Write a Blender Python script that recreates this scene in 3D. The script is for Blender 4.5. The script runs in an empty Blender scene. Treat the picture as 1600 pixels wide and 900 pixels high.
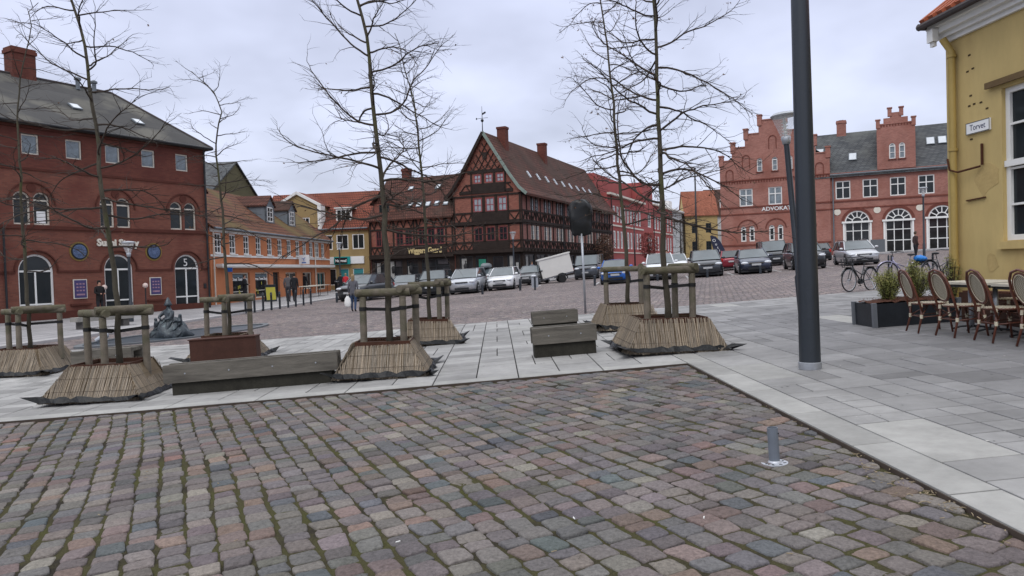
import bpy, math, random
import numpy as np
from mathutils import Vector, Matrix, Euler
random.seed(7); RNG = np.random.default_rng(7)
S = bpy.context.scene
COL = S.collection
PI = math.pi; R = math.radians
# ------------------------------------------------------------- camera
cam_d = bpy.data.cameras.new('camera'); cam = bpy.data.objects.new('camera', cam_d); COL.objects.link(cam)
cam_d.sensor_width = 36; cam_d.lens = 36*1150/1600; cam_d.clip_start = .05; cam_d.clip_end = 3000
FPX = 1150.; pt = math.atan(29/FPX); rl = R(1.8)
cf = np.array([0, math.cos(pt), -math.sin(pt)]); r0 = np.array([1., 0, 0]); u0 = np.cross(r0, cf)
cR = r0*math.cos(rl)-u0*math.sin(rl); cU = r0*math.sin(rl)+u0*math.cos(rl)
EYE = np.array([0, 0, 1.6])
mw = Matrix.Identity(4)
for i in range(3):
    mw[i][0] = cR[i]; mw[i][1] = cU[i]; mw[i][2] = -cf[i]; mw[i][3] = EYE[i]
cam.matrix_world = mw
S.camera = cam
# ------------------------------------------------------------- sky and sun (overcast)
SUN_EL, SUN_ROT = R(48), R(200)
world = bpy.data.worlds.new('World'); S.world = world; world.use_nodes = True
nt = world.node_tree; nt.nodes.clear(); N = nt.nodes.new; LK = nt.links.new
out = N('ShaderNodeOutputWorld'); bg = N('ShaderNodeBackground'); bg.inputs['Strength'].default_value = .15
sky = N('ShaderNodeTexSky'); sky.sky_type = 'NISHITA'; sky.sun_disc = False
sky.sun_elevation = SUN_EL; sky.sun_rotation = SUN_ROT
tc = N('ShaderNodeTexCoord'); sep = N('ShaderNodeSeparateXYZ'); LK(tc.outputs['Generated'], sep.inputs[0])
ramp = N('ShaderNodeValToRGB'); LK(sep.outputs['Z'], ramp.inputs[0])
el = ramp.color_ramp.elements
el[0].position = 0.0; el[0].color = (.575, .60, .715, 1)
el[1].position = 1.0; el[1].color = (1.4, 1.42, 1.48, 1)
e = el.new(.18); e.color = (.51, .54, .67, 1)
e = el.new(.34); e.color = (.49, .52, .66, 1)
e = el.new(.6); e.color = (.95, .97, 1.04, 1)
# soft cloud structure
dv = N('ShaderNodeMath'); dv.operation = 'ADD'; dv.inputs[1].default_value = .35; LK(sep.outputs['Z'], dv.inputs[0])
vd = N('ShaderNodeVectorMath'); vd.operation = 'DIVIDE'; cmb = N('ShaderNodeCombineXYZ')
for k in range(3): LK(dv.outputs[0], cmb.inputs[k])
LK(tc.outputs['Generated'], vd.inputs[0]); LK(cmb.outputs[0], vd.inputs[1])
no = N('ShaderNodeTexNoise'); no.inputs['Scale'].default_value = 2.2; no.inputs['Detail'].default_value = 4; no.inputs['Roughness'].default_value = .5
LK(vd.outputs[0], no.inputs['Vector'])
mr = N('ShaderNodeMapRange'); mr.inputs[1].default_value = .3; mr.inputs[2].default_value = .7; mr.inputs[3].default_value = 7.6; mr.inputs[4].default_value = 11.9
LK(no.outputs[0], mr.inputs[0])
vs = N('ShaderNodeVectorMath'); vs.operation = 'SCALE'; LK(ramp.outputs[0], vs.inputs[0]); LK(mr.outputs[0], vs.inputs['Scale'])
mx = N('ShaderNodeMix'); mx.data_type = 'RGBA'; mx.inputs[0].default_value = .9
LK(sky.outputs[0], mx.inputs[6]); LK(vs.outputs[0], mx.inputs[7]); LK(mx.outputs[2], bg.inputs[0]); LK(bg.outputs[0], out.inputs[0])
sun_d = bpy.data.lights.new('sun', 'SUN'); sun_d.energy = .9; sun_d.angle = R(25); sun_d.color = (1, .96, .9)
sun = bpy.data.objects.new('sun', sun_d); COL.objects.link(sun)
sd = Vector((math.sin(SUN_ROT)*math.cos(SUN_EL), math.cos(SUN_ROT)*math.cos(SUN_EL), math.sin(SUN_EL)))
sun.rotation_euler = sd.to_track_quat('Z', 'Y').to_euler()
S.view_settings.view_transform = 'Standard'; S.view_settings.look = 'None'; S.view_settings.exposure = 0.0; S.view_settings.gamma = 1
S.view_settings.use_curve_mapping = False
S.render.engine = 'CYCLES'; S.cycles.max_bounces = 5; S.cycles.use_denoising = True
# ------------------------------------------------------------- terrain and pixel helpers
def h(X, Y):
    k = 1.5; t = (X+8.5)/k
    s = -8.5+(k*math.log(1+math.exp(t)) if t < 30 else X+8.5)
    return .045*s+.006*max(Y, -20)
def hv(X, Y):
    return .045*(-8.5+1.5*np.logaddexp(0, (X+8.5)/1.5))+.006*np.maximum(Y, -20)
def ray(px, py): return cf*FPX+cR*(px-800)-cU*(py-450)
def at(px, py, Y):
    d = ray(px, py); return EYE+d*(Y/d[1])
def G(px, py):
    d = ray(px, py)
    for i in range(1, 4000):
        q = EYE+d*(i*.05/FPX)
        if q[2] < h(q[0], q[1]): return q
    return q
# ------------------------------------------------------------- materials
MATS = {}
def M(name, col, rough=.8, var=.15, scale=4., bump=0., bscale=60., metal=0., spec=.3, col2=None, mask=None, stretch=None, dirt=0.):
    """noise-varied principled; col2+mask=(scale,lo,hi) blends a second colour in patches"""
    if name in MATS: return MATS[name]
    m = bpy.data.materials.new(name); m.use_nodes = True; t = m.node_tree; nn = t.nodes.new; lk = t.links.new
    b = t.nodes['Principled BSDF']; b.inputs['Roughness'].default_value = rough; b.inputs['Metallic'].default_value = metal
    b.inputs['Specular IOR Level'].default_value = spec
    tcn = nn('ShaderNodeTexCoord'); v = tcn.outputs['Object']
    if stretch:
        mp = nn('ShaderNodeMapping'); mp.inputs['Scale'].default_value = stretch; lk(v, mp.inputs[0]); v = mp.outputs[0]
    n1 = nn('ShaderNodeTexNoise'); n1.inputs['Scale'].default_value = scale; n1.inputs['Detail'].default_value = 6; n1.inputs['Roughness'].default_value = .65; lk(v, n1.inputs['Vector'])
    mr_ = nn('ShaderNodeMapRange'); mr_.inputs[1].default_value = .25; mr_.inputs[2].default_value = .75
    mr_.inputs[3].default_value = 1-var; mr_.inputs[4].default_value = 1+var; lk(n1.outputs[0], mr_.inputs[0])
    src = None
    if col2 is not None:
        ms, lo, hi = mask or (1.5, .45, .6)
        n2 = nn('ShaderNodeTexNoise'); n2.inputs['Scale'].default_value = ms; n2.inputs['Detail'].default_value = 5; lk(v, n2.inputs['Vector'])
        m2 = nn('ShaderNodeMapRange'); m2.inputs[1].default_value = lo; m2.inputs[2].default_value = hi; lk(n2.outputs[0], m2.inputs[0])
        mix = nn('ShaderNodeMix'); mix.data_type = 'RGBA'; mix.inputs[6].default_value = (*col, 1); mix.inputs[7].default_value = (*col2, 1)
        lk(m2.outputs[0], mix.inputs[0]); src = mix.outputs[2]
    sc = nn('ShaderNodeVectorMath'); sc.operation = 'SCALE'
    if src is None: sc.inputs[0].default_value = col
    else: lk(src, sc.inputs[0])
    lk(mr_.outputs[0], sc.inputs['Scale']); lk(sc.outputs[0], b.inputs['Base Color'])
    if name.startswith('glass'): b.inputs['IOR'].default_value = 1.38
    if bump:
        n3 = nn('ShaderNodeTexNoise'); n3.inputs['Scale'].default_value = bscale; n3.inputs['Detail'].default_value = 4; lk(v, n3.inputs['Vector'])
        bp = nn('ShaderNodeBump'); bp.inputs['Strength'].default_value = bump; bp.inputs['Distance'].default_value = .02
        lk(n3.outputs[0], bp.inputs['Height']); lk(bp.outputs[0], b.inputs['Normal'])
    MATS[name] = m; return m
def BRICK(name, c1, c2, mortar, bw=.23, bh=.075, ms=.008, rough=.85, var=.25, vscale=.6, col3=None, m3=(1, .5, .65), plane='xz', bump=.3, rot=0, off=.5, zs=1., msm=.1, bias=0.):
    if name in MATS: return MATS[name]
    m = bpy.data.materials.new(name); m.use_nodes = True; t = m.node_tree; nn = t.nodes.new; lk = t.links.new
    b = t.nodes['Principled BSDF']; b.inputs['Roughness'].default_value = rough; b.inputs['Specular IOR Level'].default_value = .2
    tcn = nn('ShaderNodeTexCoord'); src = tcn.outputs['Object']
    if plane == 'xz':
        sp = nn('ShaderNodeSeparateXYZ'); lk(src, sp.inputs[0]); ad = nn('ShaderNodeMath'); ad.operation = 'ADD'
        lk(sp.outputs[0], ad.inputs[0]); lk(sp.outputs[1], ad.inputs[1])
        mu = nn('ShaderNodeMath'); mu.operation = 'MULTIPLY'; mu.inputs[1].default_value = zs; lk(sp.outputs[2], mu.inputs[0])
        cb = nn('ShaderNodeCombineXYZ'); lk(ad.outputs[0], cb.inputs[0]); lk(mu.outputs[0], cb.inputs[1]); v = cb.outputs[0]
    else:
        mp = nn('ShaderNodeMapping'); mp.inputs['Rotation'].default_value = (0, 0, rot); lk(src, mp.inputs[0]); v = mp.outputs[0]
    bt = nn('ShaderNodeTexBrick'); bt.inputs['Scale'].default_value = 1; bt.offset = off
    bt.inputs['Color1'].default_value = (*c1, 1); bt.inputs['Color2'].default_value = (*c2, 1); bt.inputs['Mortar'].default_value = (*mortar, 1)
    bt.inputs['Brick Width'].default_value = bw; bt.inputs['Row Height'].default_value = bh; bt.inputs['Mortar Size'].default_value = ms
    bt.inputs['Mortar Smooth'].default_value = msm; bt.inputs['Bias'].default_value = bias
    lk(v, bt.inputs['Vector'])
    n1 = nn('ShaderNodeTexNoise'); n1.inputs['Scale'].default_value = vscale; n1.inputs['Detail'].default_value = 7; n1.inputs['Roughness'].default_value = .65; lk(src, n1.inputs['Vector'])
    mr_ = nn('ShaderNodeMapRange'); mr_.inputs[1].default_value = .25; mr_.inputs[2].default_value = .75; mr_.inputs[3].default_value = 1-var; mr_.inputs[4].default_value = 1+var
    lk(n1.outputs[0], mr_.inputs[0])
    c = bt.outputs['Color']
    if col3 is not None:
        n2 = nn('ShaderNodeTexNoise'); n2.inputs['Scale'].default_value = m3[0]; n2.inputs['Detail'].default_value = 5; lk(src, n2.inputs['Vector'])
        m2 = nn('ShaderNodeMapRange'); m2.inputs[1].default_value = m3[1]; m2.inputs[2].default_value = m3[2]; m2.inputs[4].default_value = .85; lk(n2.outputs[0], m2.inputs[0])
        mix = nn('ShaderNodeMix'); mix.data_type = 'RGBA'; lk(c, mix.inputs[6]); mix.inputs[7].default_value = (*col3, 1); lk(m2.outputs[0], mix.inputs[0]); c = mix.outputs[2]
    sc = nn('ShaderNodeVectorMath'); sc.operation = 'SCALE'; lk(c, sc.inputs[0]); lk(mr_.outputs[0], sc.inputs['Scale']); lk(sc.outputs[0], b.inputs['Base Color'])
    bp = nn('ShaderNodeBump'); bp.inputs['Strength'].default_value = bump; bp.inputs['Distance'].default_value = .02; bp.invert = True
    lk(bt.outputs['Fac'], bp.inputs['Height']); lk(bp.outputs[0], b.inputs['Normal'])
    MATS[name] = m; return m
def VCOL(name, rough=.8, n_scale=30., var=.2, bump=.3, bscale=80., spec=.3, speck=0.):
    if name in MATS: return MATS[name]
    m = bpy.data.materials.new(name); m.use_nodes = True; t = m.node_tree; nn = t.nodes.new; lk = t.links.new
    b = t.nodes['Principled BSDF']; b.inputs['Roughness'].default_value = rough; b.inputs['Specular IOR Level'].default_value = spec
    at_ = nn('ShaderNodeAttribute'); at_.attribute_name = 'Col'; tcn = nn('ShaderNodeTexCoord')
    n1 = nn('ShaderNodeTexNoise'); n1.inputs['Scale'].default_value = n_scale; n1.inputs['Detail'].default_value = 7; n1.inputs['Roughness'].default_value = .7; lk(tcn.outputs['Object'], n1.inputs['Vector'])
    mr_ = nn('ShaderNodeMapRange'); mr_.inputs[1].default_value = .25; mr_.inputs[2].default_value = .75; mr_.inputs[3].default_value = 1-var; mr_.inputs[4].default_value = 1+var; lk(n1.outputs[0], mr_.inputs[0])
    n4 = nn('ShaderNodeTexNoise'); n4.inputs['Scale'].default_value = 1.1; n4.inputs['Detail'].default_value = 5; lk(tcn.outputs['Object'], n4.inputs['Vector'])
    m4 = nn('ShaderNodeMapRange'); m4.inputs[1].default_value = .3; m4.inputs[2].default_value = .7; m4.inputs[3].default_value = .80; m4.inputs[4].default_value = 1.14; lk(n4.outputs[0], m4.inputs[0])
    mu = nn('ShaderNodeMath'); mu.operation = 'MULTIPLY'; lk(mr_.outputs[0], mu.inputs[0]); lk(m4.outputs[0], mu.inputs[1])
    sc = nn('ShaderNodeVectorMath'); sc.operation = 'SCALE'; lk(at_.outputs['Color'], sc.inputs[0]); lk(mu.outputs[0], sc.inputs['Scale'])
    lk(sc.outputs[0], b.inputs['Base Color'])
    n3 = nn('ShaderNodeTexNoise'); n3.inputs['Scale'].default_value = bscale; n3.inputs['Detail'].default_value = 5; lk(tcn.outputs['Object'], n3.inputs['Vector'])
    bp = nn('ShaderNodeBump'); bp.inputs['Strength'].default_value = bump; bp.inputs['Distance'].default_value = .01
    lk(n3.outputs[0], bp.inputs['Height']); lk(bp.outputs[0], b.inputs['Normal'])
    MATS[name] = m; return m
# ------------------------------------------------------------- mesh builder
DZ = {}
def rotz(a): return Matrix.Rotation(a, 4, 'Z')
class MB:
    def __init__(s): s.v = []; s.f = []; s.m = []; s.c = []; s.T = None; s.col = None
    def add(s, vs, fs, mi=0):
        o = len(s.v)
        if s.T is not None: vs = [tuple(s.T @ Vector(p)) for p in vs]
        s.v += [tuple(map(float, p)) for p in vs]; s.f += [tuple(i+o for i in f) for f in fs]; s.m += [mi]*len(fs)
        if s.col is not None: s.c += [s.col]*len(fs)
    def box(s, x0, x1, y0, y1, z0, z1, mi=0):
        v = [(x, y, z) for z in (z0, z1) for y in (y0, y1) for x in (x0, x1)]
        s.add(v, [(0, 2, 3, 1), (4, 5, 7, 6), (0, 1, 5, 4), (2, 6, 7, 3), (0, 4, 6, 2), (1, 3, 7, 5)], mi)
    def bar(s, a, b, w, d, up=(0, 0, 1), mi=0):
        a = Vector(a); b = Vector(b); z = (b-a).normalized(); up = Vector(up)
        if abs(z.dot(up)) > .98: up = Vector((0, 1, 0))
        x = z.cross(up).normalized(); y = x.cross(z)
        v = []
        for q in (a, b):
            for sx, sy in ((-1, -1), (1, -1), (1, 1), (-1, 1)): v.append(tuple(q+x*(sx*w/2)+y*(sy*d/2)))
        s.add(v, [(3, 2, 1, 0), (4, 5, 6, 7), (0, 1, 5, 4), (1, 2, 6, 5), (2, 3, 7, 6), (3, 0, 4, 7)], mi)
    def tube(s, pts, r, n=8, mi=0, closed=False, cap=True):
        pts = [Vector(p) for p in pts]; k = len(pts)
        if not hasattr(r, '__len__'): r = [r]*k
        vs = []; prev = None
        for i, p in enumerate(pts):
            if closed: d = pts[(i+1) % k]-pts[i-1]
            else: d = pts[min(i+1, k-1)]-pts[max(i-1, 0)]
            d = d.normalized() if d.length > 1e-9 else Vector((0, 0, 1))
            if prev is None: prev = d.orthogonal().normalized()
            x = (prev-d*prev.dot(d)); x = x.normalized() if x.length > 1e-6 else d.orthogonal().normalized(); prev = x; y = d.cross(x)
            for j in range(n):
                a = 2*PI*j/n; vs.append(tuple(p+(x*math.cos(a)+y*math.sin(a))*r[i]))
        fs = []
        for i in range(k if closed else k-1):
            i2 = (i+1) % k
            for j in range(n): fs.append((i*n+j, i*n+(j+1) % n, i2*n+(j+1) % n, i2*n+j))
        if cap and not closed: fs += [tuple(range(n))[::-1], tuple((k-1)*n+j for j in range(n))]
        s.add(vs, fs, mi)
    def lathe(s, prof, n=16, c=(0, 0, 0), mi=0, sx=1, sy=1):
        vs = []; 
        for r_, z in prof:
            for j in range(n):
                a = 2*PI*j/n; vs.append((c[0]+r_*math.cos(a)*sx, c[1]+r_*math.sin(a)*sy, c[2]+z))
        k = len(prof); fs = [(i*n+j, i*n+(j+1) % n, (i+1)*n+(j+1) % n, (i+1)*n+j) for i in range(k-1) for j in range(n)]
        fs += [tuple(range(n))[::-1], tuple((k-1)*n+j for j in range(n))]
        s.add(vs, fs, mi)
    def prism(s, poly, y0, y1, mi=0):
        """poly in xz, extruded along y"""
        n = len(poly); vs = [(x, y0, z) for x, z in poly]+[(x, y1, z) for x, z in poly]
        fs = [tuple(range(n)), tuple(range(n, 2*n))[::-1]]+[(i, i+n, (i+1) % n+n, (i+1) % n) for i in range(n)]
        s.add(vs, fs, mi)
    def slab(s, poly, z0, z1, mi=0):
        n = len(poly); vs = [(x, y, z0) for x, y in poly]+[(x, y, z1) for x, y in poly]
        fs = [tuple(range(n))[::-1], tuple(range(n, 2*n))]+[(i, (i+1) % n, (i+1) % n+n, i+n) for i in range(n)]
        s.add(vs, fs, mi)
    def sphere(s, c, r, n=10, mi=0, sc=(1, 1, 1)):
        prof = [(max(1e-4, math.sin(PI*i/n))*r, -math.cos(PI*i/n)*r*sc[2]) for i in range(n+1)]
        s.lathe(prof, n+4, c, mi, sc[0], sc[1])
    def mesh(s, name, mats, smooth=False):
        me = bpy.data.meshes.new(name); me.from_pydata(s.v, [], s.f)
        for m in (mats if isinstance(mats, (list, tuple)) else [mats]): me.materials.append(m)
        if any(s.m): me.polygons.foreach_set('material_index', s.m)
        if smooth: me.polygons.foreach_set('use_smooth', [True]*len(s.f))
        if s.c:
            ca = me.color_attributes.new('Col', 'FLOAT_COLOR', 'CORNER'); buf = []
            for f, c in zip(s.f, s.c): buf += [c[0], c[1], c[2], 1.]*len(f)
            ca.data.foreach_set('color', buf)
        me.update(); return me
    def build(s, name, mats, parent=None, smooth=False, loc=(0, 0, 0), rz=0, shift=True, autosmooth=None):
        me = s.mesh(name, mats, smooth or autosmooth is not None)
        if autosmooth is not None:
            me.set_sharp_from_angle(angle=R(autosmooth))
        return link(name, me, parent, loc, rz, shift)
def link(name, me, parent=None, loc=(0, 0, 0), rz=0, shift=True):
    o = bpy.data.objects.new(name, me); COL.objects.link(o)
    z = loc[2]+(DZ.get(parent.name, 0) if (parent is not None and shift) else 0)
    o.location = (loc[0], loc[1], z); o.rotation_euler = (0, 0, rz)
    if parent is not None: o.parent = parent
    return o
def tag(o, label=None, cat=None, group=None, kind=None):
    if label: o['label'] = label
    if cat: o['category'] = cat
    if group: o['group'] = group
    if kind: o['kind'] = kind
    return o
def thing(name, label, cat, loc, rz=0, group=None, base=None):
    o = bpy.data.objects.new(name, None); COL.objects.link(o); o.empty_display_size = .2
    o.location = loc; o.rotation_euler = (0, 0, rz); tag(o, label, cat, group)
    if base is not None: o.location[2] = base; DZ[o.name] = -base   # children are given in absolute heights
    return o
def children(o): return [c for c in COL.objects if c.parent == o]
def copy_tree(o, loc=None, rz=None, label=None, parent=None):
    c = o.copy(); COL.objects.link(c)
    if parent is not None: c.parent = parent
    if loc is not None: c.location = loc
    if rz is not None: c.rotation_euler = (0, 0, rz)
    if label: c['label'] = label
    for ch in KIDS.get(o.name) or children(o): copy_tree(ch, parent=c)
    return c
KIDS = {}
def text(body, size, mat, parent, loc, rz=0, depth=.02, bold=0., shear=0., sx=1., name='lettering', align='CENTER'):
    cu = bpy.data.curves.new('t', 'FONT'); cu.body = body; cu.size = size; cu.extrude = depth; cu.offset = bold; cu.shear = shear
    cu.align_x = align; cu.resolution_u = 3
    o = bpy.data.objects.new('t', cu); COL.objects.link(o)
    dg = bpy.context.evaluated_depsgraph_get(); me = bpy.data.meshes.new_from_object(o.evaluated_get(dg))
    bpy.data.objects.remove(o); bpy.data.curves.remove(cu)
    me.transform(Matrix.Rotation(PI/2, 4, 'X') @ Matrix.Diagonal((sx, 1, 1, 1))); me.name = name
    me.materials.clear(); me.materials.append(mat)
    return link(name, me, parent, loc, rz)
# ------------------------------------------------------------- facades
def wall(mb, x0, x1, top, z0, holes=(), y=0., reveal=.16, mi=0, mir=None, extra=()):
    """upright wall in the xz plane facing -y. top: function x->z. holes: (xa,xb,za,zb,arched)"""
    if mir is None: mir = mi
    if not callable(top): tz = top; top = lambda x: tz
    xs = sorted(set([x0, x1]+[q for hh in holes for q in hh[:2]]+list(extra)))
    xs = [q for q in xs if x0-1e-6 <= q <= x1+1e-6]
    for a, b in zip(xs, xs[1:]):
        if b-a < 1e-4: continue
        mid = (a+b)/2; hs = sorted([hh for hh in holes if hh[0]-1e-4 < mid < hh[1]+1e-4], key=lambda q: q[2])
        z = z0
        for hh in hs:
            if hh[2] > z+1e-4: mb.add([(a, y, z), (b, y, z), (b, y, hh[2]), (a, y, hh[2])], [(0, 1, 2, 3)], mi)
            z = hh[3]
        mb.add([(a, y, z), (b, y, z), (b, y, top(b-1e-4)), (a, y, top(a+1e-4))], [(0, 1, 2, 3)], mi)
    for hh in holes:
        xa, xb, za, zb = hh[:4]; arch = len(hh) > 4 and hh[4]; yr = y+reveal
        if arch:
            r_ = (xb-xa)/2; cx = (xa+xb)/2; zs = zb-r_; n = 12
            pts = [(cx-r_*math.cos(PI*i/n), zs+r_*math.sin(PI*i/n)) for i in range(n+1)]
            for p, q in zip(pts, pts[1:]):
                mb.add([(p[0], y, p[1]), (q[0], y, q[1]), (q[0], y, zb), (p[0], y, zb)], [(0, 1, 2, 3)], mi)
                mb.add([(p[0], y, p[1]), (p[0], yr, p[1]), (q[0], yr, q[1]), (q[0], y, q[1])], [(0, 1, 2, 3)], mir)
            zt = zs
        else:
            zt = zb; mb.add([(xa, y, zb), (xa, yr, zb), (xb, yr, zb), (xb, y, zb)], [(0, 1, 2, 3)], mir)
        mb.add([(xa, y, za), (xa, yr, za), (xa, yr, zt), (xa, y, zt)], [(0, 1, 2, 3)], mir)
        mb.add([(xb, y, za), (xb, y, zt), (xb, yr, zt), (xb, yr, za)], [(0, 1, 2, 3)], mir)
        mb.add([(xa, y, za), (xb, y, za), (xb, yr, za), (xa, yr, za)], [(0, 1, 2, 3)], mir)
WC = {}
def window(parent, xa, xb, za, zb, y=.12, frame='frame_white', cols=2, rows=2, glass='glass', t=.07, bt=.045, arch=False, fan=0, rz=0, sill=None, name='window', panels=None, trans=None, curtain=None):
    """frame object with its pane as child; origin at the bottom centre"""
    w = xb-xa; hh = zb-za; key = (round(w, 2), round(hh, 2), frame, cols, tuple(rows) if hasattr(rows, "__len__") else rows, glass, arch, fan, t, bt, bool(sill), panels, curtain)
    if key not in WC:
        f = MB(); g = MB(); r_ = w/2; zs = hh-r_ if arch else hh
        f.box(-w/2, -w/2+t, -.03, .05, 0, zs); f.box(w/2-t, w/2, -.03, .05, 0, zs)
        f.box(-w/2+t, w/2-t, -.03, .05, 0, t)
        if arch:
            n = 12; pa = [(-r_*math.cos(PI*i/n), r_*math.sin(PI*i/n)) for i in range(n+1)]; k = (r_-t)/r_
            for p, q in zip(pa, pa[1:]):
                f.add([(p[0], -.03, zs+p[1]), (q[0], -.03, zs+q[1]), (q[0]*k, -.03, zs+q[1]*k), (p[0]*k, -.03, zs+p[1]*k), (p[0]*k, .05, zs+p[1]*k), (q[0]*k, .05, zs+q[1]*k)], [(3, 2, 1, 0), (3, 4, 5, 2)])
            f.box(-w/2+t, w/2-t, -.035, .05, zs-t*.6, zs+t*.4)
            for i in range(1, fan+1):
                a = PI*i/(fan+1); c0 = .42 if fan > 2 else 0
                f.bar((-math.cos(a)*r_*c0, 0, zs+math.sin(a)*r_*c0), (-math.cos(a)*(r_-t/2), 0, zs+math.sin(a)*(r_-t/2)), bt, .05, (0, 1, 0))
            if fan > 2:
                f.tube([(-math.cos(PI*i/8)*r_*.42, 0, zs+math.sin(PI*i/8)*r_*.42) for i in range(9)], bt*.6, 5)
        else: f.box(-w/2+t, w/2-t, -.03, .05, hh-t, hh)
        zt = zs-t*.6 if arch else hh-t
        for i in range(1, cols): x = -w/2+w*i/cols; f.box(x-bt/2, x+bt/2, -.025, .04, t, zt)
        rr = rows if hasattr(rows, '__len__') else [i/rows for i in range(1, rows)]
        for q in rr: z = q*zs; f.box(-w/2+t, w/2-t, -.022, .038, z-bt/2, z+bt/2)
        if panels: f.box(-w/2+t, w/2-t, -.01, .03, t, panels)
        if sill: f.box(-w/2-.08, w/2+.08, -.18, -.031, -.07, .0)
        if arch:
            n = 12; vs = [(-w/2+.01, .02, .01), (w/2-.01, .02, .01)]+[((r_-.01)*math.cos(PI*i/n), .02, zs+(r_-.01)*math.sin(PI*i/n)) for i in range(n+1)]
            g.add(vs, [tuple(range(len(vs)))])
        else: g.add([(-w/2+.01, .02, .01), (w/2-.01, .02, .01), (w/2-.01, .02, hh-.01), (-w/2+.01, .02, hh-.01)], [(0, 1, 2, 3)])
        WC[key] = (f.mesh('window', MATS[frame]), g.mesh('pane', MATS[glass]))
        if curtain:
            c = MB()
            c.box(-w/2+t, -w/2+t+w*.16, .06, .1, .02, hh-.05); c.box(w/2-t-w*.16, w/2-t, .06, .1, .02, hh-.05)
            WC[key] += (c.mesh('curtain', MATS['curtain']),)
    ms = WC[key]; loc = Vector(((xa+xb)/2, y, za))
    if trans is not None: loc = trans @ loc
    o = link(name, ms[0], parent, loc, rz); p = link('pane', ms[1], o)
    return o
def glassmat(name, col, rough=.06, var=.5, scale=.35):
    m = M(name, col, rough, var, scale, spec=.5); return m  # noise in the pane colour imitates uneven reflections
M('frame_white', (.72, .72, .70), .5, .06, 3); M('frame_dark', (.03, .035, .04), .4, .1, 3); M('frame_red', (.15, .032, .038), .5, .1, 3)
M('frame_cream', (.62, .58, .5), .6, .1, 3); M('frame_red_bright', (.26, .05, .06), .5, .1, 3); M('curtain', (.6, .6, .58), .9, .1, 8)
glassmat('glass', (.018, .023, .026)); glassmat('glass_pale', (.19, .225, .25), .12, .6, 1.3); glassmat('glass_shop', (.02, .022, .025), .08, .8, .8)  # reflections painted as blotches into the pale and shop pane colours
glassmat('glass_lattice', (.30, .33, .36), .2, .35, 2.)
M('lead', (.06, .065, .07), .5, .2, 3); M('black_metal', (.02, .022, .025), .4, .15, 5); M('steel', (.30, .31, .33), .35, .15, 8, metal=.8, spec=.5)
M('galv', (.36, .38, .41), .45, .18, 12, metal=.6); M('dark_wood', (.022, .014, .011), .8, .35, 3, .3, 30)
M('black_plastic', (.012, .013, .014), .35, .2, 6); M('white_paint', (.72, .72, .7), .6, .08, 2.)
# ============================================================= GROUND
C0 = np.array([2.45, 10.37]); E1 = np.array([math.cos(R(4.1)), math.sin(R(4.1))]); E2 = np.array([-math.sin(R(1.15)), math.cos(R(1.15))])
def ab(a, b): return C0+a*E1+b*E2
INV = np.linalg.inv(np.column_stack([E1, E2]))
def grid_sheet(name, us, vs_, fn, mat, kind='structure'):
    m = MB(); nu = len(us); V = []
    for v_ in vs_:
        for u_ in us: V.append(fn(u_, v_))
    F_ = [(j*nu+i, j*nu+i+1, (j+1)*nu+i+1, (j+1)*nu+i) for j in range(len(vs_)-1) for i in range(nu-1)]
    m.add(V, F_); o = m.build(name, mat, smooth=True); return tag(o, kind=kind)
def spaced(lim, a, n):
    s = [math.sinh(a*i/n)/math.sinh(a)*lim for i in range(-n, n+1)]; return s
M('soil_far', (.10, .09, .085), .95, .2, .5, .2, 20)
grid_sheet('ground', spaced(1500, 5.5, 40), spaced(1500, 5.5, 40), lambda u, v: (u, v, h(max(min(u, 90), -90), max(min(v, 260), -20))-.12), MATS['soil_far'])
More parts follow.
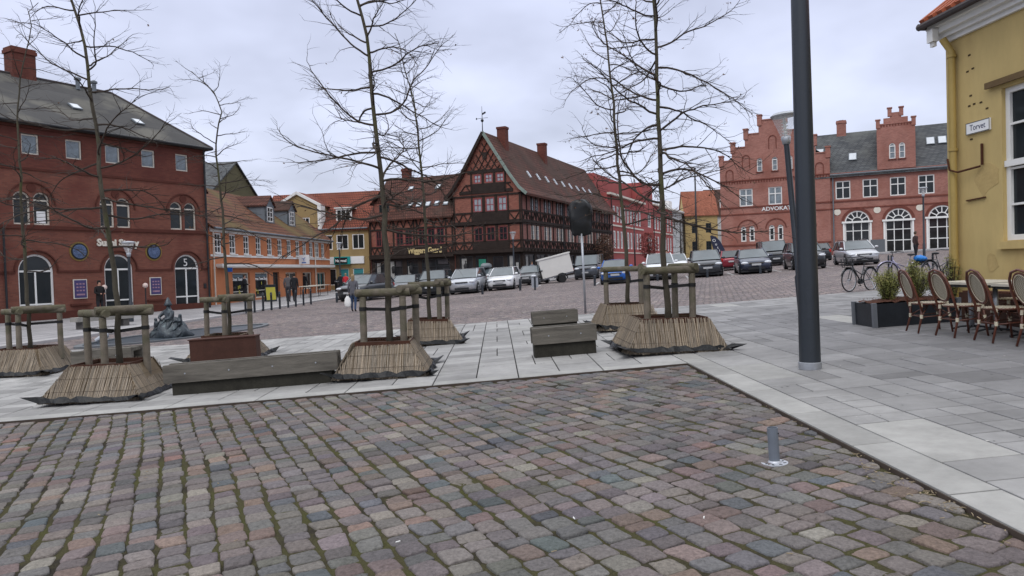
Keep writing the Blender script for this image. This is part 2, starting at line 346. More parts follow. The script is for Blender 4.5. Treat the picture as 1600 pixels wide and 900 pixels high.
def setts_mat():
    m = bpy.data.materials.new('square_setts_v'); m.use_nodes = True; t = m.node_tree; nn = t.nodes.new; lk = t.links.new
    b = t.nodes['Principled BSDF']; b.inputs['Roughness'].default_value = .8; b.inputs['Specular IOR Level'].default_value = .3
    tcn = nn('ShaderNodeTexCoord'); mp = nn('ShaderNodeMapping'); mp.inputs['Rotation'].default_value = (0, 0, R(12)); mp.inputs['Scale'].default_value = (5.2, 6.6, 1); lk(tcn.outputs['Object'], mp.inputs[0])
    v1 = nn('ShaderNodeTexVoronoi'); v1.voronoi_dimensions = '2D'; v1.inputs['Scale'].default_value = 1; v1.inputs['Randomness'].default_value = .6; lk(mp.outputs[0], v1.inputs['Vector'])
    v2 = nn('ShaderNodeTexVoronoi'); v2.voronoi_dimensions = '2D'; v2.feature = 'DISTANCE_TO_EDGE'; v2.inputs['Scale'].default_value = 1; v2.inputs['Randomness'].default_value = .6; lk(mp.outputs[0], v2.inputs['Vector'])
    sp = nn('ShaderNodeSeparateColor'); lk(v1.outputs['Color'], sp.inputs[0]); cr = nn('ShaderNodeValToRGB'); lk(sp.outputs[0], cr.inputs[0]); e_ = cr.color_ramp.elements
    e_[0].position = 0; e_[0].color = (.10, .088, .09, 1); e_[1].position = 1; e_[1].color = (.27, .235, .21, 1)
    for p_, c_ in ((.3, (.155, .13, .132, 1)), (.6, (.19, .155, .155, 1)), (.85, (.215, .165, .155, 1))): q_ = e_.new(p_); q_.color = c_
    mr1 = nn('ShaderNodeMapRange'); mr1.inputs[1].default_value = .02; mr1.inputs[2].default_value = .11; lk(v2.outputs['Distance'], mr1.inputs[0])
    mix = nn('ShaderNodeMix'); mix.data_type = 'RGBA'; mix.inputs[6].default_value = (.06, .055, .045, 1); lk(cr.outputs[0], mix.inputs[7]); lk(mr1.outputs[0], mix.inputs[0])
    n1 = nn('ShaderNodeTexNoise'); n1.inputs['Scale'].default_value = .22; n1.inputs['Detail'].default_value = 8; n1.inputs['Roughness'].default_value = .7; lk(tcn.outputs['Object'], n1.inputs['Vector'])
    mr_ = nn('ShaderNodeMapRange'); mr_.inputs[1].default_value = .3; mr_.inputs[2].default_value = .7; mr_.inputs[3].default_value = .75; mr_.inputs[4].default_value = 1.28; lk(n1.outputs[0], mr_.inputs[0])
    sc = nn('ShaderNodeVectorMath'); sc.operation = 'SCALE'; lk(mix.outputs[2], sc.inputs[0]); lk(mr_.outputs[0], sc.inputs['Scale']); lk(sc.outputs[0], b.inputs['Base Color'])
    bp = nn('ShaderNodeBump'); bp.inputs['Strength'].default_value = .7; bp.inputs['Distance'].default_value = .02; lk(mr1.outputs[0], bp.inputs['Height']); lk(bp.outputs[0], b.inputs['Normal'])
    return m
MATS['square_setts'] = setts_mat()
grid_sheet('square_paving', [-75+5*i for i in range(42)], [10.9+4*i for i in range(40)], lambda a, b: (*ab(a, b), h(*ab(a, b))), MATS['square_setts'])
# far-left pavement in front of the shops, a kerb step above the setts
M('shop_pavement', (.30, .295, .30), .85, .16, 1.5, .1, 10)
BRICK('shop_pavement_slabs', (.33, .32, .325), (.26, .255, .26), (.12, .12, .12), 1.2, .6, .02, .85, .14, .3, None, plane='xy', rot=R(-86), bump=.3)
edge = [(-15.6, 15), (-15.2, 21), (-14.6, 24), (-13.7, 32.4), (-13.1, 40), (-12.9, 46), (-12.6, 52), (-12.2, 60), (-12.0, 69.5)]
bk = [(-30, 15), (-30, 21), (-29, 24), (-26, 32.4), (-22, 40), (-20, 46), (-20, 52), (-20, 60), (-20, 69.5)]
m = MB()
for (p, q), (p2, q2) in zip(zip(edge, bk), zip(edge[1:], bk[1:])):
    for k in range(4):
        f0, f1 = k/4, (k+1)/4
        A_ = [(p[0]+(q[0]-p[0])*f, p[1]+(q[1]-p[1])*f) for f in (f0, f1)]; B_ = [(p2[0]+(q2[0]-p2[0])*f, p2[1]+(q2[1]-p2[1])*f) for f in (f0, f1)]
        P4 = [A_[0], A_[1], B_[1], B_[0]]; m.add([(x, y, h(x, y)+.1) for x, y in P4], [(0, 3, 2, 1)])
tag(m.build('shop_pavement', MATS['shop_pavement_slabs']), kind='structure')
m = MB()
M('kerb_granite', (.36, .35, .35), .8, .15, 3)
for p, p2 in zip(edge, edge[1:]):
    a = (p[0]+.1, p[1]); b = (p2[0]+.1, p2[1])
    V = []
    for (x, y) in (a, b):
        z = h(x, y); V += [(x-.16, y, z-.1), (x-.16, y, z+.105), (x+.12, y, z+.105), (x+.14, y, z+.085), (x+.14, y, z-.1)]
    m.add(V, [(1, 2, 7, 6), (2, 3, 8, 7), (3, 4, 9, 8)])
tag(m.build('shop_kerb', MATS['kerb_granite']), kind='structure')
# pavement before the brick office building on the right and before the timbered house
def strip(name, pts, mat, dz):
    m = MB(); V = []
    for (x, y), (x2, y2) in pts:
        V += [(x, y, h(x, y)+dz-.3), (x, y, h(x, y)+dz), (x2, y2, h(x2, y2)+dz), (x2, y2, h(x2, y2)+dz-.3)]
    F_ = []
    for i in range(len(pts)-1): F_ += [(4*i+j, 4*i+j+1, 4*i+5+j, 4*i+4+j) for j in range(3)]
    m.add(V, F_); return tag(m.build(name, mat), kind='structure')
oa = np.array([36.3, 72.]); ou = np.array([math.cos(R(-26.4)), math.sin(R(-26.4))]); on = np.array([ou[1], -ou[0]])
strip('office_pavement', [(tuple(oa+ou*s+on*5.5), tuple(oa+ou*s-on*1)) for s in range(-20, 32, 4)], MATS['shop_pavement'], .12)
ha = np.array([1., 64.]); hg = np.array([-math.cos(R(-23)), -math.sin(R(-23))]); hs_ = np.array([math.sin(R(23)), math.cos(R(23))])
strip('timber_house_pavement', [(tuple(ha+hg*s-hs_*3.+(-hg)*0), tuple(ha+hg*s+hs_*1)) for s in range(-3, 30, 3)], MATS['shop_pavement'], .1)
strip('side_street_pavement', [(tuple(ha+hs_*s-hg*3.2), tuple(ha+hs_*s+hg*1)) for s in range(-3, 100, 5)], MATS['shop_pavement'], .1)
# white parking bay lines painted on the setts
m = MB(); 
for (x, y), an in (((13.1, 43.4), 12), ((15.9, 43.4), 12), ((10.5, 43.8), 12), ((19.0, 43.4), 12), ((22.6, 43.6), 12), ((5.0, 44.5), 10), ((7.8, 44.2), 11), ((1.4, 48.0), 8)):
    dx, dy = math.sin(R(an)), math.cos(R(an))
    for k in range(5):
        P4 = [(x+dx*k-.06*dy, y+dy*k), (x+dx*k+.06*dy, y+dy*k), (x+dx*(k+1)+.06*dy, y+dy*(k+1)), (x+dx*(k+1)-.06*dy, y+dy*(k+1))]
        m.add([(p, q, h(p, q)+.006) for p, q in P4], [(0, 1, 2, 3)])
tag(m.build('parking_lines', M('road_paint', (.42, .42, .42), .8, .3, 6)), kind='structure')

# joint bed with moss under the big cobbles and the slabs
def joint_mat():
    m = bpy.data.materials.new('mossy_joint_soil'); m.use_nodes = True; t = m.node_tree; nn = t.nodes.new; lk = t.links.new
    b = t.nodes['Principled BSDF']; b.inputs['Roughness'].default_value = 1; b.inputs['Specular IOR Level'].default_value = .1
    tcn = nn('ShaderNodeTexCoord'); n1 = nn('ShaderNodeTexNoise'); n1.inputs['Scale'].default_value = 1.3; n1.inputs['Detail'].default_value = 8; n1.inputs['Roughness'].default_value = .7
    lk(tcn.outputs['Object'], n1.inputs['Vector']); cr = nn('ShaderNodeValToRGB'); lk(n1.outputs[0], cr.inputs[0])
    e_ = cr.color_ramp.elements; e_[0].position = .38; e_[0].color = (.032, .028, .022, 1); e_[1].position = .62; e_[1].color = (.062, .062, .024, 1)
    q = e_.new(.5); q.color = (.06, .055, .028, 1)
    n2 = nn('ShaderNodeTexNoise'); n2.inputs['Scale'].default_value = 90; n2.inputs['Detail'].default_value = 3; lk(tcn.outputs['Object'], n2.inputs['Vector'])
    mr_ = nn('ShaderNodeMapRange'); mr_.inputs[3].default_value = .4; mr_.inputs[4].default_value = 1.6; lk(n2.outputs[0], mr_.inputs[0])
    sc = nn('ShaderNodeVectorMath'); sc.operation = 'SCALE'; lk(cr.outputs[0], sc.inputs[0]); lk(mr_.outputs[0], sc.inputs['Scale']); lk(sc.outputs[0], b.inputs['Base Color'])
    bp = nn('ShaderNodeBump'); bp.inputs['Strength'].default_value = .8; bp.inputs['Distance'].default_value = .02; lk(n2.outputs[0], bp.inputs['Height']); lk(bp.outputs[0], b.inputs['Normal'])
    return m
JM = joint_mat()
def bed_z(a, b):
    x, y = ab(a, b); return (x, y, h(x, y)-.010+.006*math.sin(a*9.1+b*3.3)*math.sin(b*7.7-a*2.1))
grid_sheet('cobble_joint_bed', [-18+.2*i for i in range(91)], [-10.5+.2*i for i in range(53)]+[-.01], bed_z, JM)
M('slab_joint', (.022, .02, .018), 1, .3, 20)
grid_sheet('slab_joint_bed', [-22+1*i for i in range(36)], [0+.545*i for i in range(21)], lambda a, b: (*ab(a, b), h(*ab(a, b))+.012), MATS['slab_joint'])
grid_sheet('slab_joint_bed', [0+.5*i for i in range(28)], [-11+.5*i for i in range(23)], lambda a, b: (*ab(a, b), h(*ab(a, b))+.012), MATS['slab_joint'])

# ---- foreground cobbles, every stone modelled
def cobbles():
    th = R(25); d = np.array([-math.sin(th), math.cos(th)]); c = np.array([math.cos(th), math.sin(th)]); org = np.array([0., 5.])
    pal = np.array([[.148, .124, .121], [.134, .121, .118], [.160, .140, .127], [.118, .112, .113], [.133, .128, .121], [.092, .099, .105], [.155, .117, .107], [.178, .130, .108], [.185, .168, .145], [.114, .101, .102], [.148, .140, .124], [.185, .112, .096]])
    pw = np.array([.17, .15, .13, .12, .1, .06, .09, .035, .05, .06, .03, .005]); pw = pw/pw.sum()
    NR = 16; ang = np.arange(NR)*2*PI/NR+PI/NR
    ca, sa = np.cos(ang), np.sin(ang); ex = .30
    ux = np.sign(ca)*np.abs(ca)**ex; uy = np.sign(sa)*np.abs(sa)**ex
    V = []; cols = []; cnt = 0
    pitch = .182; rows = range(-75, 75)
    for r_ in rows:
        v = -9+RNG.random()*.2; rw = pitch*(1+RNG.normal()*.0)
        while v < 11:
            L_ = float(np.clip(RNG.normal(.172, .028), .11, .26))
            vc = v+L_/2; v += L_
            warp = .04*math.sin(vc*.55+.3)+.012*math.sin(vc*1.7+r_*.9)
            uc = r_*pitch+warp+RNG.normal()*.003
            P = org+c*uc+d*vc
            if P[1] < 1.2 or P[1] > 10.5: continue
            a_, b_ = INV @ (P-C0)
            if a_ > .07 or b_ > .07 or a_ < -17.5: continue
            if P[1] > 0 and abs(P[0]) > .78*P[1]+1.0: continue
            hu = pitch/2-.0105+RNG.normal()*.0045; hv_ = L_/2-.0032+RNG.normal()*.002
            rot = RNG.normal()*.028; sk = RNG.normal()*.07
            jx = RNG.normal(size=NR)*.004; jy = RNG.normal(size=NR)*.004
            jx = (jx+np.roll(jx, 1)); jy = (jy+np.roll(jy, 1))
            k4 = RNG.normal(size=4)*.05
            bx = ux*hu*(1+k4[0]*uy)+jx*.7; by = uy*hv_*(1+k4[1]*ux)+jy*.7
            tilt = RNG.normal(size=2)*.022; z0 = RNG.normal()*.0035; dome = RNG.uniform(.001, .0065)
            rings = [(1.01, -.05), (1.0, -.013), (.975, -.005), (.93, -.001), (.72, dome*.55), (.36, dome)]
            zc = 0
            pts = []
            for s_, z_ in rings:
                x_ = bx*s_; y_ = by*s_
                rz_ = RNG.normal(size=NR)*(.0010 if s_ > .8 else .0020) if z_ > -.04 else 0
                pts.append(np.column_stack([x_*math.cos(rot)-y_*math.sin(rot)+y_*sk, x_*math.sin(rot)+y_*math.cos(rot), z_+rz_+z0+tilt[0]*x_+tilt[1]*y_]))
            pts.append(np.array([[0, 0, dome*1.05+z0]]))
            p = np.vstack(pts)
            W = org+np.outer(p[:, 0]+uc, c)+np.outer(p[:, 1]+vc, d)
            AB = (INV @ (W-C0).T).T
            lim = -.028
            if AB[:, 0].max() > lim or AB[:, 1].max() > lim:
                if AB[:, 0].min() > -.085 or AB[:, 1].min() > -.085: continue
                AB[:, 0] = np.minimum(AB[:, 0], lim); AB[:, 1] = np.minimum(AB[:, 1], lim)
                W = C0+np.outer(AB[:, 0], E1)+np.outer(AB[:, 1], E2)
            V.append(np.column_stack([W, p[:, 2]+hv(W[:, 0], W[:, 1])]))
            k = RNG.choice(len(pal), p=pw); cols.append(np.clip(pal[k]*.95*RNG.normal(1, .13)+RNG.normal(size=3)*.003, .03, .5)); cnt += 1
    V = np.vstack(V); per = 6*NR+1; F_ = []
    base = []
    for i in range(5):
        for j in range(NR): base.append((i*NR+j, i*NR+(j+1) % NR, (i+1)*NR+(j+1) % NR, (i+1)*NR+j))
    quads = np.array(base); tris = np.array([(5*NR+j, 5*NR+(j+1) % NR, 6*NR) for j in range(NR)])
    offs = (np.arange(cnt)*per)
    Q = (quads[None]+offs[:, None, None]); T = (tris[None]+offs[:, None, None])
    nq, ntr = len(quads), len(tris)
    loops = np.concatenate([Q.reshape(cnt, -1), T.reshape(cnt, -1)], axis=1).ravel()
    sizes = np.tile(np.concatenate([np.full(nq, 4), np.full(ntr, 3)]), cnt); starts = np.concatenate([[0], np.cumsum(sizes)[:-1]])
    me = bpy.data.meshes.new('cobble_paving'); me.vertices.add(len(V)); me.vertices.foreach_set('co', V.ravel())
    me.loops.add(len(loops)); me.loops.foreach_set('vertex_index', loops.astype(np.int32))
    me.polygons.add(len(sizes)); me.polygons.foreach_set('loop_start', starts.astype(np.int32)); me.polygons.foreach_set('loop_total', sizes.astype(np.int32))
    me.update(calc_edges=True); me.polygons.foreach_set('use_smooth', np.ones(len(sizes), bool))
    ca_ = me.color_attributes.new('Col', 'FLOAT_COLOR', 'POINT')
    cc = np.ones((len(V), 4)); cc[:, :3] = np.repeat(np.array(cols), per, axis=0); ca_.data.foreach_set('color', cc.ravel())
    me.materials.append(VCOL('cobble_stone', .76, 42, .5, 1.0, 75, .28))
    tag(link('cobble_paving', me), kind='structure')
cobbles()
# ---- light concrete slabs in mixed sizes
def slabs():
    m = MB(); g = .0085
    def tile(a0, a1, b0, b1, col):
        zz = .030+random.gauss(0, .0008); P4 = [(a0+g, b0+g), (a1-g, b0+g), (a1-g, b1-g), (a0+g, b1-g)]; i = .005
        Q4 = [(a0+g+i, b0+g+i), (a1-g-i, b0+g+i), (a1-g-i, b1-g-i), (a0+g+i, b1-g-i)]; V = []
        for pp, z_ in ((P4, zz-.05), (P4, zz-.004), (Q4, zz)):
            for a, b in pp: x, y = ab(a, b); V.append((x, y, h(x, y)+z_))
        m.col = col
        m.add(V, [(8, 9, 10, 11)]+[(4+j, 4+(j+1) % 4, 8+(j+1) % 4, 8+j) for j in range(4)]+[(j, (j+1) % 4, 4+(j+1) % 4, 4+j) for j in range(4)])
    def tone(k, a, b):
        dark = 1/(1+math.exp(-(a-1.0)*1.6))*(.5+.5/(1+math.exp((b-6)*.8)))   # greyer setts towards the cafe
        s = random.gauss(1, .085)
        L0 = (.30, .296, .288); D0 = (.18, .179, .185)
        if k == 'big': c = (.315, .312, .298)
        else: c = tuple(l*(1-dark)+d_*dark for l, d_ in zip(L0, D0))
        if k != 'big' and random.random() < .2: s *= .8
        return tuple(v*s for v in c)
    def block(a0, a1, b0, b1, vert):
        """a block ~.6 x 1.2 split in one of several ways; vert: long side along b"""
        q = random.random(); A_, B_ = a1-a0, b1-b0
        def sub(f0, f1, g0, g1, k='s'):
            if vert: tile(a0+A_*f0, a0+A_*f1, b0+B_*g0, b0+B_*g1, tone(k, a0, b0))
            else: tile(a0+A_*g0, a0+A_*g1, b0+B_*f0, b0+B_*f1, tone(k, a0, b0))
        if q < .04: sub(0, 1, 0, 1, 'big')
        elif q < .17: sub(0, 1, 0, .5); sub(0, 1, .5, 1)
        elif q < .37: [sub(0, 1, k/3, (k+1)/3) for k in range(3)]
        elif q < .52: sub(0, 1, 0, .5); sub(0, .5, .5, 1); sub(.5, 1, .5, 1)
        elif q < .68: sub(0, 1, .75, 1); sub(0, .5, 0, .375); sub(.5, 1, 0, .375); sub(0, .5, .375, .75); sub(.5, 1, .375, .75)
        elif q < .84:
            for k in range(4): sub(0, .5, k/4, (k+1)/4); sub(.5, 1, k/4, (k+1)/4)
        else: sub(0, 1, 0, .25); sub(0, .5, .25, .625); sub(.5, 1, .25, .625); sub(0, 1, .625, 1)
    # borders
    for k in range(-18, 0): tile(k*1.2, (k+1)*1.2, 0, .31, tone('big', 0, 0))
    for k in range(-9, 0): tile(0, .34, k*1.2, (k+1)*1.2, tone('big', 0, 0))
    tile(0, .34, 0, .31, tone('big', 0, 0))
    for ia in range(-35, 17):        # upper band, blocks .6 wide in a and 1.2 deep in b
        a0 = ia*.6 if ia < 0 else .34+ia*.6
        b = .31-(random.choice((0, .3, .6)) if ia >= 0 else 0)
        b = .31
        first = random.choice((.6, .9, 1.2)); tile(a0, a0+.6, b, b+first/2, tone('s', a0, 0)); tile(a0, a0+.6, b+first/2, b+first, tone('s', a0, 0)); b += first
        while b < 10.79:
            b1 = min(b+1.2, 10.8)
            if b1-b < .3: tile(a0, a0+.6, b, 10.8, tone('s', a0, b)); break
            block(a0, a0+.6, b, b1, True); b = b1
    tile(0, .34, .31, 1.3, tone('big', 0, 0))
    b = 1.3
    while b < 10.8: b1 = min(b+.9, 10.8); tile(0, .34, b, b1, tone('s', -3, b)); b = b1
    for ia in range(0, 17):
        a0 = .34+ia*.6; b = .31
        off = random.choice((0, .3, .6, .9)); 
        if off: tile(a0, a0+.6, b-off, b, tone('s', a0, b)); b -= off
        while b > -10.5:
            if ia == 0 and random.random() < .35: tile(a0, a0+.6, b-1.2, b, tone('big', 0, 0))
            else: block(a0, a0+.6, b-1.2, b, True)
            b -= 1.2
    tag(m.build('pavement_slabs', VCOL('concrete_slab', .75, 5, .16, .12, 120, .3)), kind='structure')
slabs()
m = MB(); rg = random.Random(21)
for k in range(420):
    if rg.random() < .55: a, b = rg.uniform(.4, 7), rg.uniform(-6, 10)
    else: a, b = rg.uniform(-12, 4), rg.uniform(.4, 10.5)
    x, y = ab(a, b); r_ = rg.uniform(.006, .017); z = h(x, y)+.0325; n = 7
    V = [(x+r_*math.cos(2*PI*j/n)*rg.uniform(.7, 1.2), y+r_*math.sin(2*PI*j/n)*rg.uniform(.7, 1.2)) for j in range(n)]; m.add([(p_, q_, h(p_, q_)+.0325) for p_, q_ in V], [tuple(range(n))], 0 if rg.random() < .7 else 1)
tag(m.build('gum_spots', [M('gum_dark', (.10, .10, .10), .8, .2, 9), M('gum_pale', (.45, .44, .42), .8, .2, 9)]), kind='stuff')
# steel edge between slabs and cobbles
m = MB(); M('rusty_edge', (.06, .045, .035), .8, .3, 6)
for k in range(40):
    for fn in (lambda t: ab(-18+.45*t, -.012), lambda t: ab(-.012, -.27*t)):
        p, q = fn(k), fn(k+1); m.bar((p[0], p[1], h(*p)-.01), (q[0], q[1], h(*q)-.01), .008, .07)
tag(m.build('pavement_edging', MATS['rusty_edge']), kind='structure')

# ============================================================= BUILDINGS
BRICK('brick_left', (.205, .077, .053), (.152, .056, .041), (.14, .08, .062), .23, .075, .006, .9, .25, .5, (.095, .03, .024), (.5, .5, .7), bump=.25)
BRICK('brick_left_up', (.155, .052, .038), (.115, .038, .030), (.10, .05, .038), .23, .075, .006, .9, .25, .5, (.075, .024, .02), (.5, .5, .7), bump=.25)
BRICK('brick_office', (.35, .155, .12), (.27, .108, .086), (.30, .20, .17), .23, .075, .008, .9, .18, .6, (.25, .095, .07), (.4, .5, .75), bump=.25)
M('brick_trim_dark', (.085, .026, .018), .9, .2, 3); M('office_trim', (.15, .048, .035), .9, .25, 4); M('stone_dark', (.07, .06, .06), .8, .2, 3)
BRICK('slate_roof', (.105, .112, .115), (.06, .066, .072), (.035, .036, .04), .5, .25, .03, .7, .25, .7, (.10, .105, .10), (.35, .5, .7), zs=1.5, bump=.4)
BRICK('felt_roof', (.068, .067, .066), (.056, .055, .054), (.045, .045, .047), 3., 1., .02, .85, .25, .35, (.12, .115, .10), (.45, .5, .62), zs=1.2, bump=.15)
BRICK('tile_red', (.26, .082, .05), (.19, .058, .038), (.06, .02, .015), .24, .34, .04, .85, .3, .4, (.10, .04, .028), (.3, .48, .7), zs=1.3, bump=.8)
BRICK('tile_brown', (.135, .056, .041), (.09, .041, .033), (.04, .016, .012), .24, .34, .04, .85, .3, .4, (.06, .036, .028), (.22, .42, .58), zs=1.2, bump=.8)
BRICK('tile_mossy', (.20, .082, .046), (.15, .066, .040), (.05, .025, .018), .24, .34, .04, .85, .3, .4, (.135, .105, .042), (.25, .45, .62), zs=1.3, bump=.8)
M('render_orange', (.46, .175, .08), .9, .12, .8, .1, 20, col2=(.38, .14, .065), mask=(.5, .5, .7)); M('render_orange_base', (.34, .11, .055), .9, .2, 1)
M('render_ochre', (.31, .225, .105), .9, .14, .7, .1, 20, col2=(.26, .185, .09), mask=(.5, .5, .7))
M('render_coral', (.34, .085, .078), .9, .10, .7, .1, 20); M('render_white', (.5, .51, .51), .9, .08, .7); M('render_yellow_far', (.38, .28, .125), .9, .1, .7)
M('render_olive', (.11, .10, .055), .9, .2, .6); M('zinc', (.14, .16, .18), .5, .2, 2.)
BRICK('brick_panel', (.29, .105, .07), (.20, .066, .045), (.22, .13, .11), .23, .075, .010, .9, .3, .8, (.17, .055, .04), (.8, .5, .7), bump=.3)
BRICK('brick_panel_pink', (.25, .10, .085), (.18, .065, .055), (.22, .15, .13), .23, .075, .010, .9, .2, .8, bump=.3)
M('gilded', (.55, .44, .22), .4, .1, 6); M('teal_sign', (.02, .30, .30), .5, .05, 3); M('sign_black', (.01, .012, .014), .4, .1, 3); M('sign_white', (.75, .76, .76), .5, .04, 3)
M('sign_blue', (.02, .12, .45), .5, .05, 3); M('sign_yellow', (.42, .38, .05), .5, .1, 3); M('teal_glass', (.05, .25, .27), .2, .3, 1.5); M('poster_dark', (.055, .045, .13), .4, .15, 4)
M('dish_blue', (.10, .14, .24), .35, .5, 14); M('dish_gold', (.20, .13, .03), .5, .3, 6); M('roof_light', (.50, .54, .58), .15, .1, 2, spec=.8)
def sides(mb, x0, x1, z0, zt, D, mi=0, back=True):
    mb.add([(x0, 0, z0), (x0, 0, zt), (x0, D, zt), (x0, D, z0)], [(0, 1, 2, 3)], mi); mb.add([(x1, 0, z0), (x1, D, z0), (x1, D, zt), (x1, 0, zt)], [(0, 1, 2, 3)], mi)
    if back: mb.add([(x0, D, z0), (x0, D, zt), (x1, D, zt), (x1, D, z0)], [(0, 1, 2, 3)], mi)
def roof_gable(mb, x0, x1, zE, zR, D, ov=.35, ox=.15, th=.16, mi=0, ym=None):
    """ridge along x"""
    ym = D/2 if ym is None else ym; s1 = (zR-zE)/ym; s2 = (zR-zE)/(D-ym)
    pr = [(-ov, zE-s1*ov), (ym, zR), (D+ov, zE-s2*ov)]
    for (ya, za), (yb, zb) in zip(pr, pr[1:]):
        V = [(x, y, z+dz_) for dz_ in (0, th) for (y, z) in ((ya, za), (yb, zb)) for x in (x0-ox, x1+ox)]
        mb.add(V, [(0, 1, 3, 2), (4, 6, 7, 5), (0, 4, 5, 1), (2, 3, 7, 6), (0, 2, 6, 4), (1, 5, 7, 3)], mi)
def chimney(parent, x, y, z0, z1, w=.8, d=.6, mat='brick_panel', name='chimney'):
    m = MB(); m.box(x-w/2, x+w/2, y-d/2, y+d/2, z0, z1-.3, 0); m.box(x-w/2-.06, x+w/2+.06, y-d/2-.06, y+d/2+.06, z1-.3, z1-.12, 0); m.box(x-w/2-.02, x+w/2+.02, y-d/2-.02, y+d/2+.02, z1-.12, z1, 0)
    m.box(x-w/4, x+w/4, y-d/4, y+d/4, z1, z1+.06, 1); return m.build(name, [MATS[mat], MATS['black_metal']], parent)
def skylight(parent, x, y, zE, slope, w=.6, l=.9, th=.18):
    """on a front slope rising with y: z = zE + slope*y"""
    m = MB(); a = math.atan(slope); m.T = Matrix.Translation((x, y, zE+slope*y+th)) @ Matrix.Rotation(a, 4, 'X')
    m.box(-w/2, w/2, -l/2, l/2, 0, .07, 0); o = m.build('skylight', MATS['zinc'], parent)
    g = MB(); g.T = m.T; g.box(-w/2+.06, w/2-.06, -l/2+.06, l/2-.06, .071, .078); g.build('pane', MATS['roof_light'], o)
    return o
def gutter(parent, x0, x1, y, z, mat='zinc', r=.07):
    m = MB(); m.tube([(x0, y, z), (x1, y, z)], r, 8); return m.build('gutter', MATS[mat], parent)
def downpipe(parent, x, y, z0, z1, mat='zinc', r=.05):
    m = MB(); m.tube([(x, y, z0), (x, y, z1)], r, 8); 
    for k in range(int((z1-z0)/1.8)): m.tube([(x, y, z0+.6+k*1.8), (x, y, z0+.66+k*1.8)], r*1.25, 8)
    return m.build('downpipe', MATS[mat], parent)

# ---- 1. red brick corner building, left
B = thing('brick_building', 'dark red brick three-storey building with arched white doors and grey felt roof at far left', 'building', (-17.3, 42, 0), R(59.4), base=-.15)
W0 = -27
doors = [(-9.97, -8.41, 0, 3.0, True), (-5.99, -4.48, 0, 3.0, True), (-2.09, -.56, 0, 3.0, True)]
xt = -13.9; doors += [(xt, xt+1.56, 0, 3, True), (xt-4, xt-2.44, 0, 3, True), (xt-8, xt-6.44, 0, 3, True)]
up = [(c-.38, c+.38, 7.6, 8.52) for c in (-9.2, -7.23, -5.3, -3.37, -1.38, -11.2, -13.1, -15.1, -17.1, -19.1, -21.1, -23.1, -25.1)]
mid = []
for c in (-9.25, -5.28, -1.42, -13.2, -17.2, -21.2): mid += [(c-.80, c-.06, 4.36, 5.88, True), (c+.06, c+.80, 4.36, 5.88, True)]
niche = [(c-.62, c+.62, 4.34, 0) for c in ()]
m = MB(); wall(m, W0, 0, 6.9, -.7, doors+mid, 0, .22)
sides(m, W0, 0, -.7, 6.9, 10); m.build('wall', MATS['brick_left'], B)
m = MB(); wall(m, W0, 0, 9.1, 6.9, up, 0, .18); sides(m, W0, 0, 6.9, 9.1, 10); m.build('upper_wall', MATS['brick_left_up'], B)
m = MB()
m.box(W0, .04, -.10, -.002, 4.16, 4.32); m.box(W0, .03, -.05, -.002, 6.86, 6.96); m.box(W0, .03, -.06, -.002, -.7, .28)
x = W0
for d_ in sorted(doors):
    if d_[0]-.12 > x: m.box(x, d_[0]-.12, -.045, -.002, 2.12, 2.22)
    x = d_[1]+.12
m.box(x, .02, -.045, -.002, 2.12, 2.22)
m.box(W0, .06, -.12, -.002, 8.78, 8.9); m.box(W0, .06, -.2, -.002, 8.9, 9.06)
m.build('string_course', MATS['brick_trim_dark'], B)
for d_ in doors:
    m = MB(); cx = (d_[0]+d_[1])/2; r_ = .95; zs = d_[3]-.78
    for k in range(14):
        a0, a1 = PI*k/14, PI*(k+1)/14; m.bar((cx-r_*math.cos(a0), -.02, zs+r_*math.sin(a0)), (cx-r_*math.cos(a1), -.02, zs+r_*math.sin(a1)), .05, .16, (0, 1, 0))
    m.build('arch_moulding', MATS['brick_trim_dark'], B)
for c in (-9.25, -5.28, -1.42, -13.2, -17.2, -21.2):
    m = MB()
    for r_ in (1.02,):
        for k in range(16):
            a0, a1 = PI*k/16, PI*(k+1)/16; m.bar((c-r_*math.cos(a0), -.02, 5.3+r_*math.sin(a0)), (c-r_*math.cos(a1), -.02, 5.3+r_*math.sin(a1)), .06, .1, (0, 1, 0))
    m.build('arch_moulding', MATS['brick_trim_dark'], B)
for c in (-9.25, -5.28, -1.42, -13.2):
    m = MB(); m.tube([(c, -.04, 6.05), (c, .0, 6.05)], .2, 16); m.build('roundel', MATS['brick_trim_dark'], B)
for d_ in up: window(B, *d_[:4], y=.1, frame='frame_cream', cols=1, rows=1, glass='glass_pale', t=.06)
for d_ in mid: window(B, *d_[:4], y=.14, frame='frame_cream', cols=1, rows=1, arch=True, t=.07)
for d_ in doors: window(B, *d_[:4], y=.14, cols=2, rows=[.30], arch=True, t=.09, bt=.07, name='door')
m = MB()     # low pitched felt roof with a hipped end
e0, e1 = W0-.3, .35; yo = -.35; ze = 9.02; zr = 12.45; yr = 5.; xh = -2.2
V = [(e0, yo, ze), (e1, yo, ze), (e1, 10.35, ze), (e0, 10.35, ze), (e0, yr, zr), (xh, yr, zr), (e0, yo, ze-.12), (e1, yo, ze-.12), (e1, 10.35, ze-.12), (e0, 10.35, ze-.12)]
m.add(V, [(0, 1, 5, 4), (1, 2, 5), (2, 3, 4, 5), (0, 4, 3), (6, 7, 1, 0), (7, 8, 2, 1), (8, 9, 3, 2), (9, 8, 7, 6), (9, 6, 0, 3)])
roof = m.build('roof', MATS['felt_roof'], B)
m = MB(); m.tube([(e1, yo, ze+.02), (xh, yr, zr+.03), (e0, yr, zr+.03)], .07, 6); m.build('ridge_capping', MATS['stone_dark'], B)
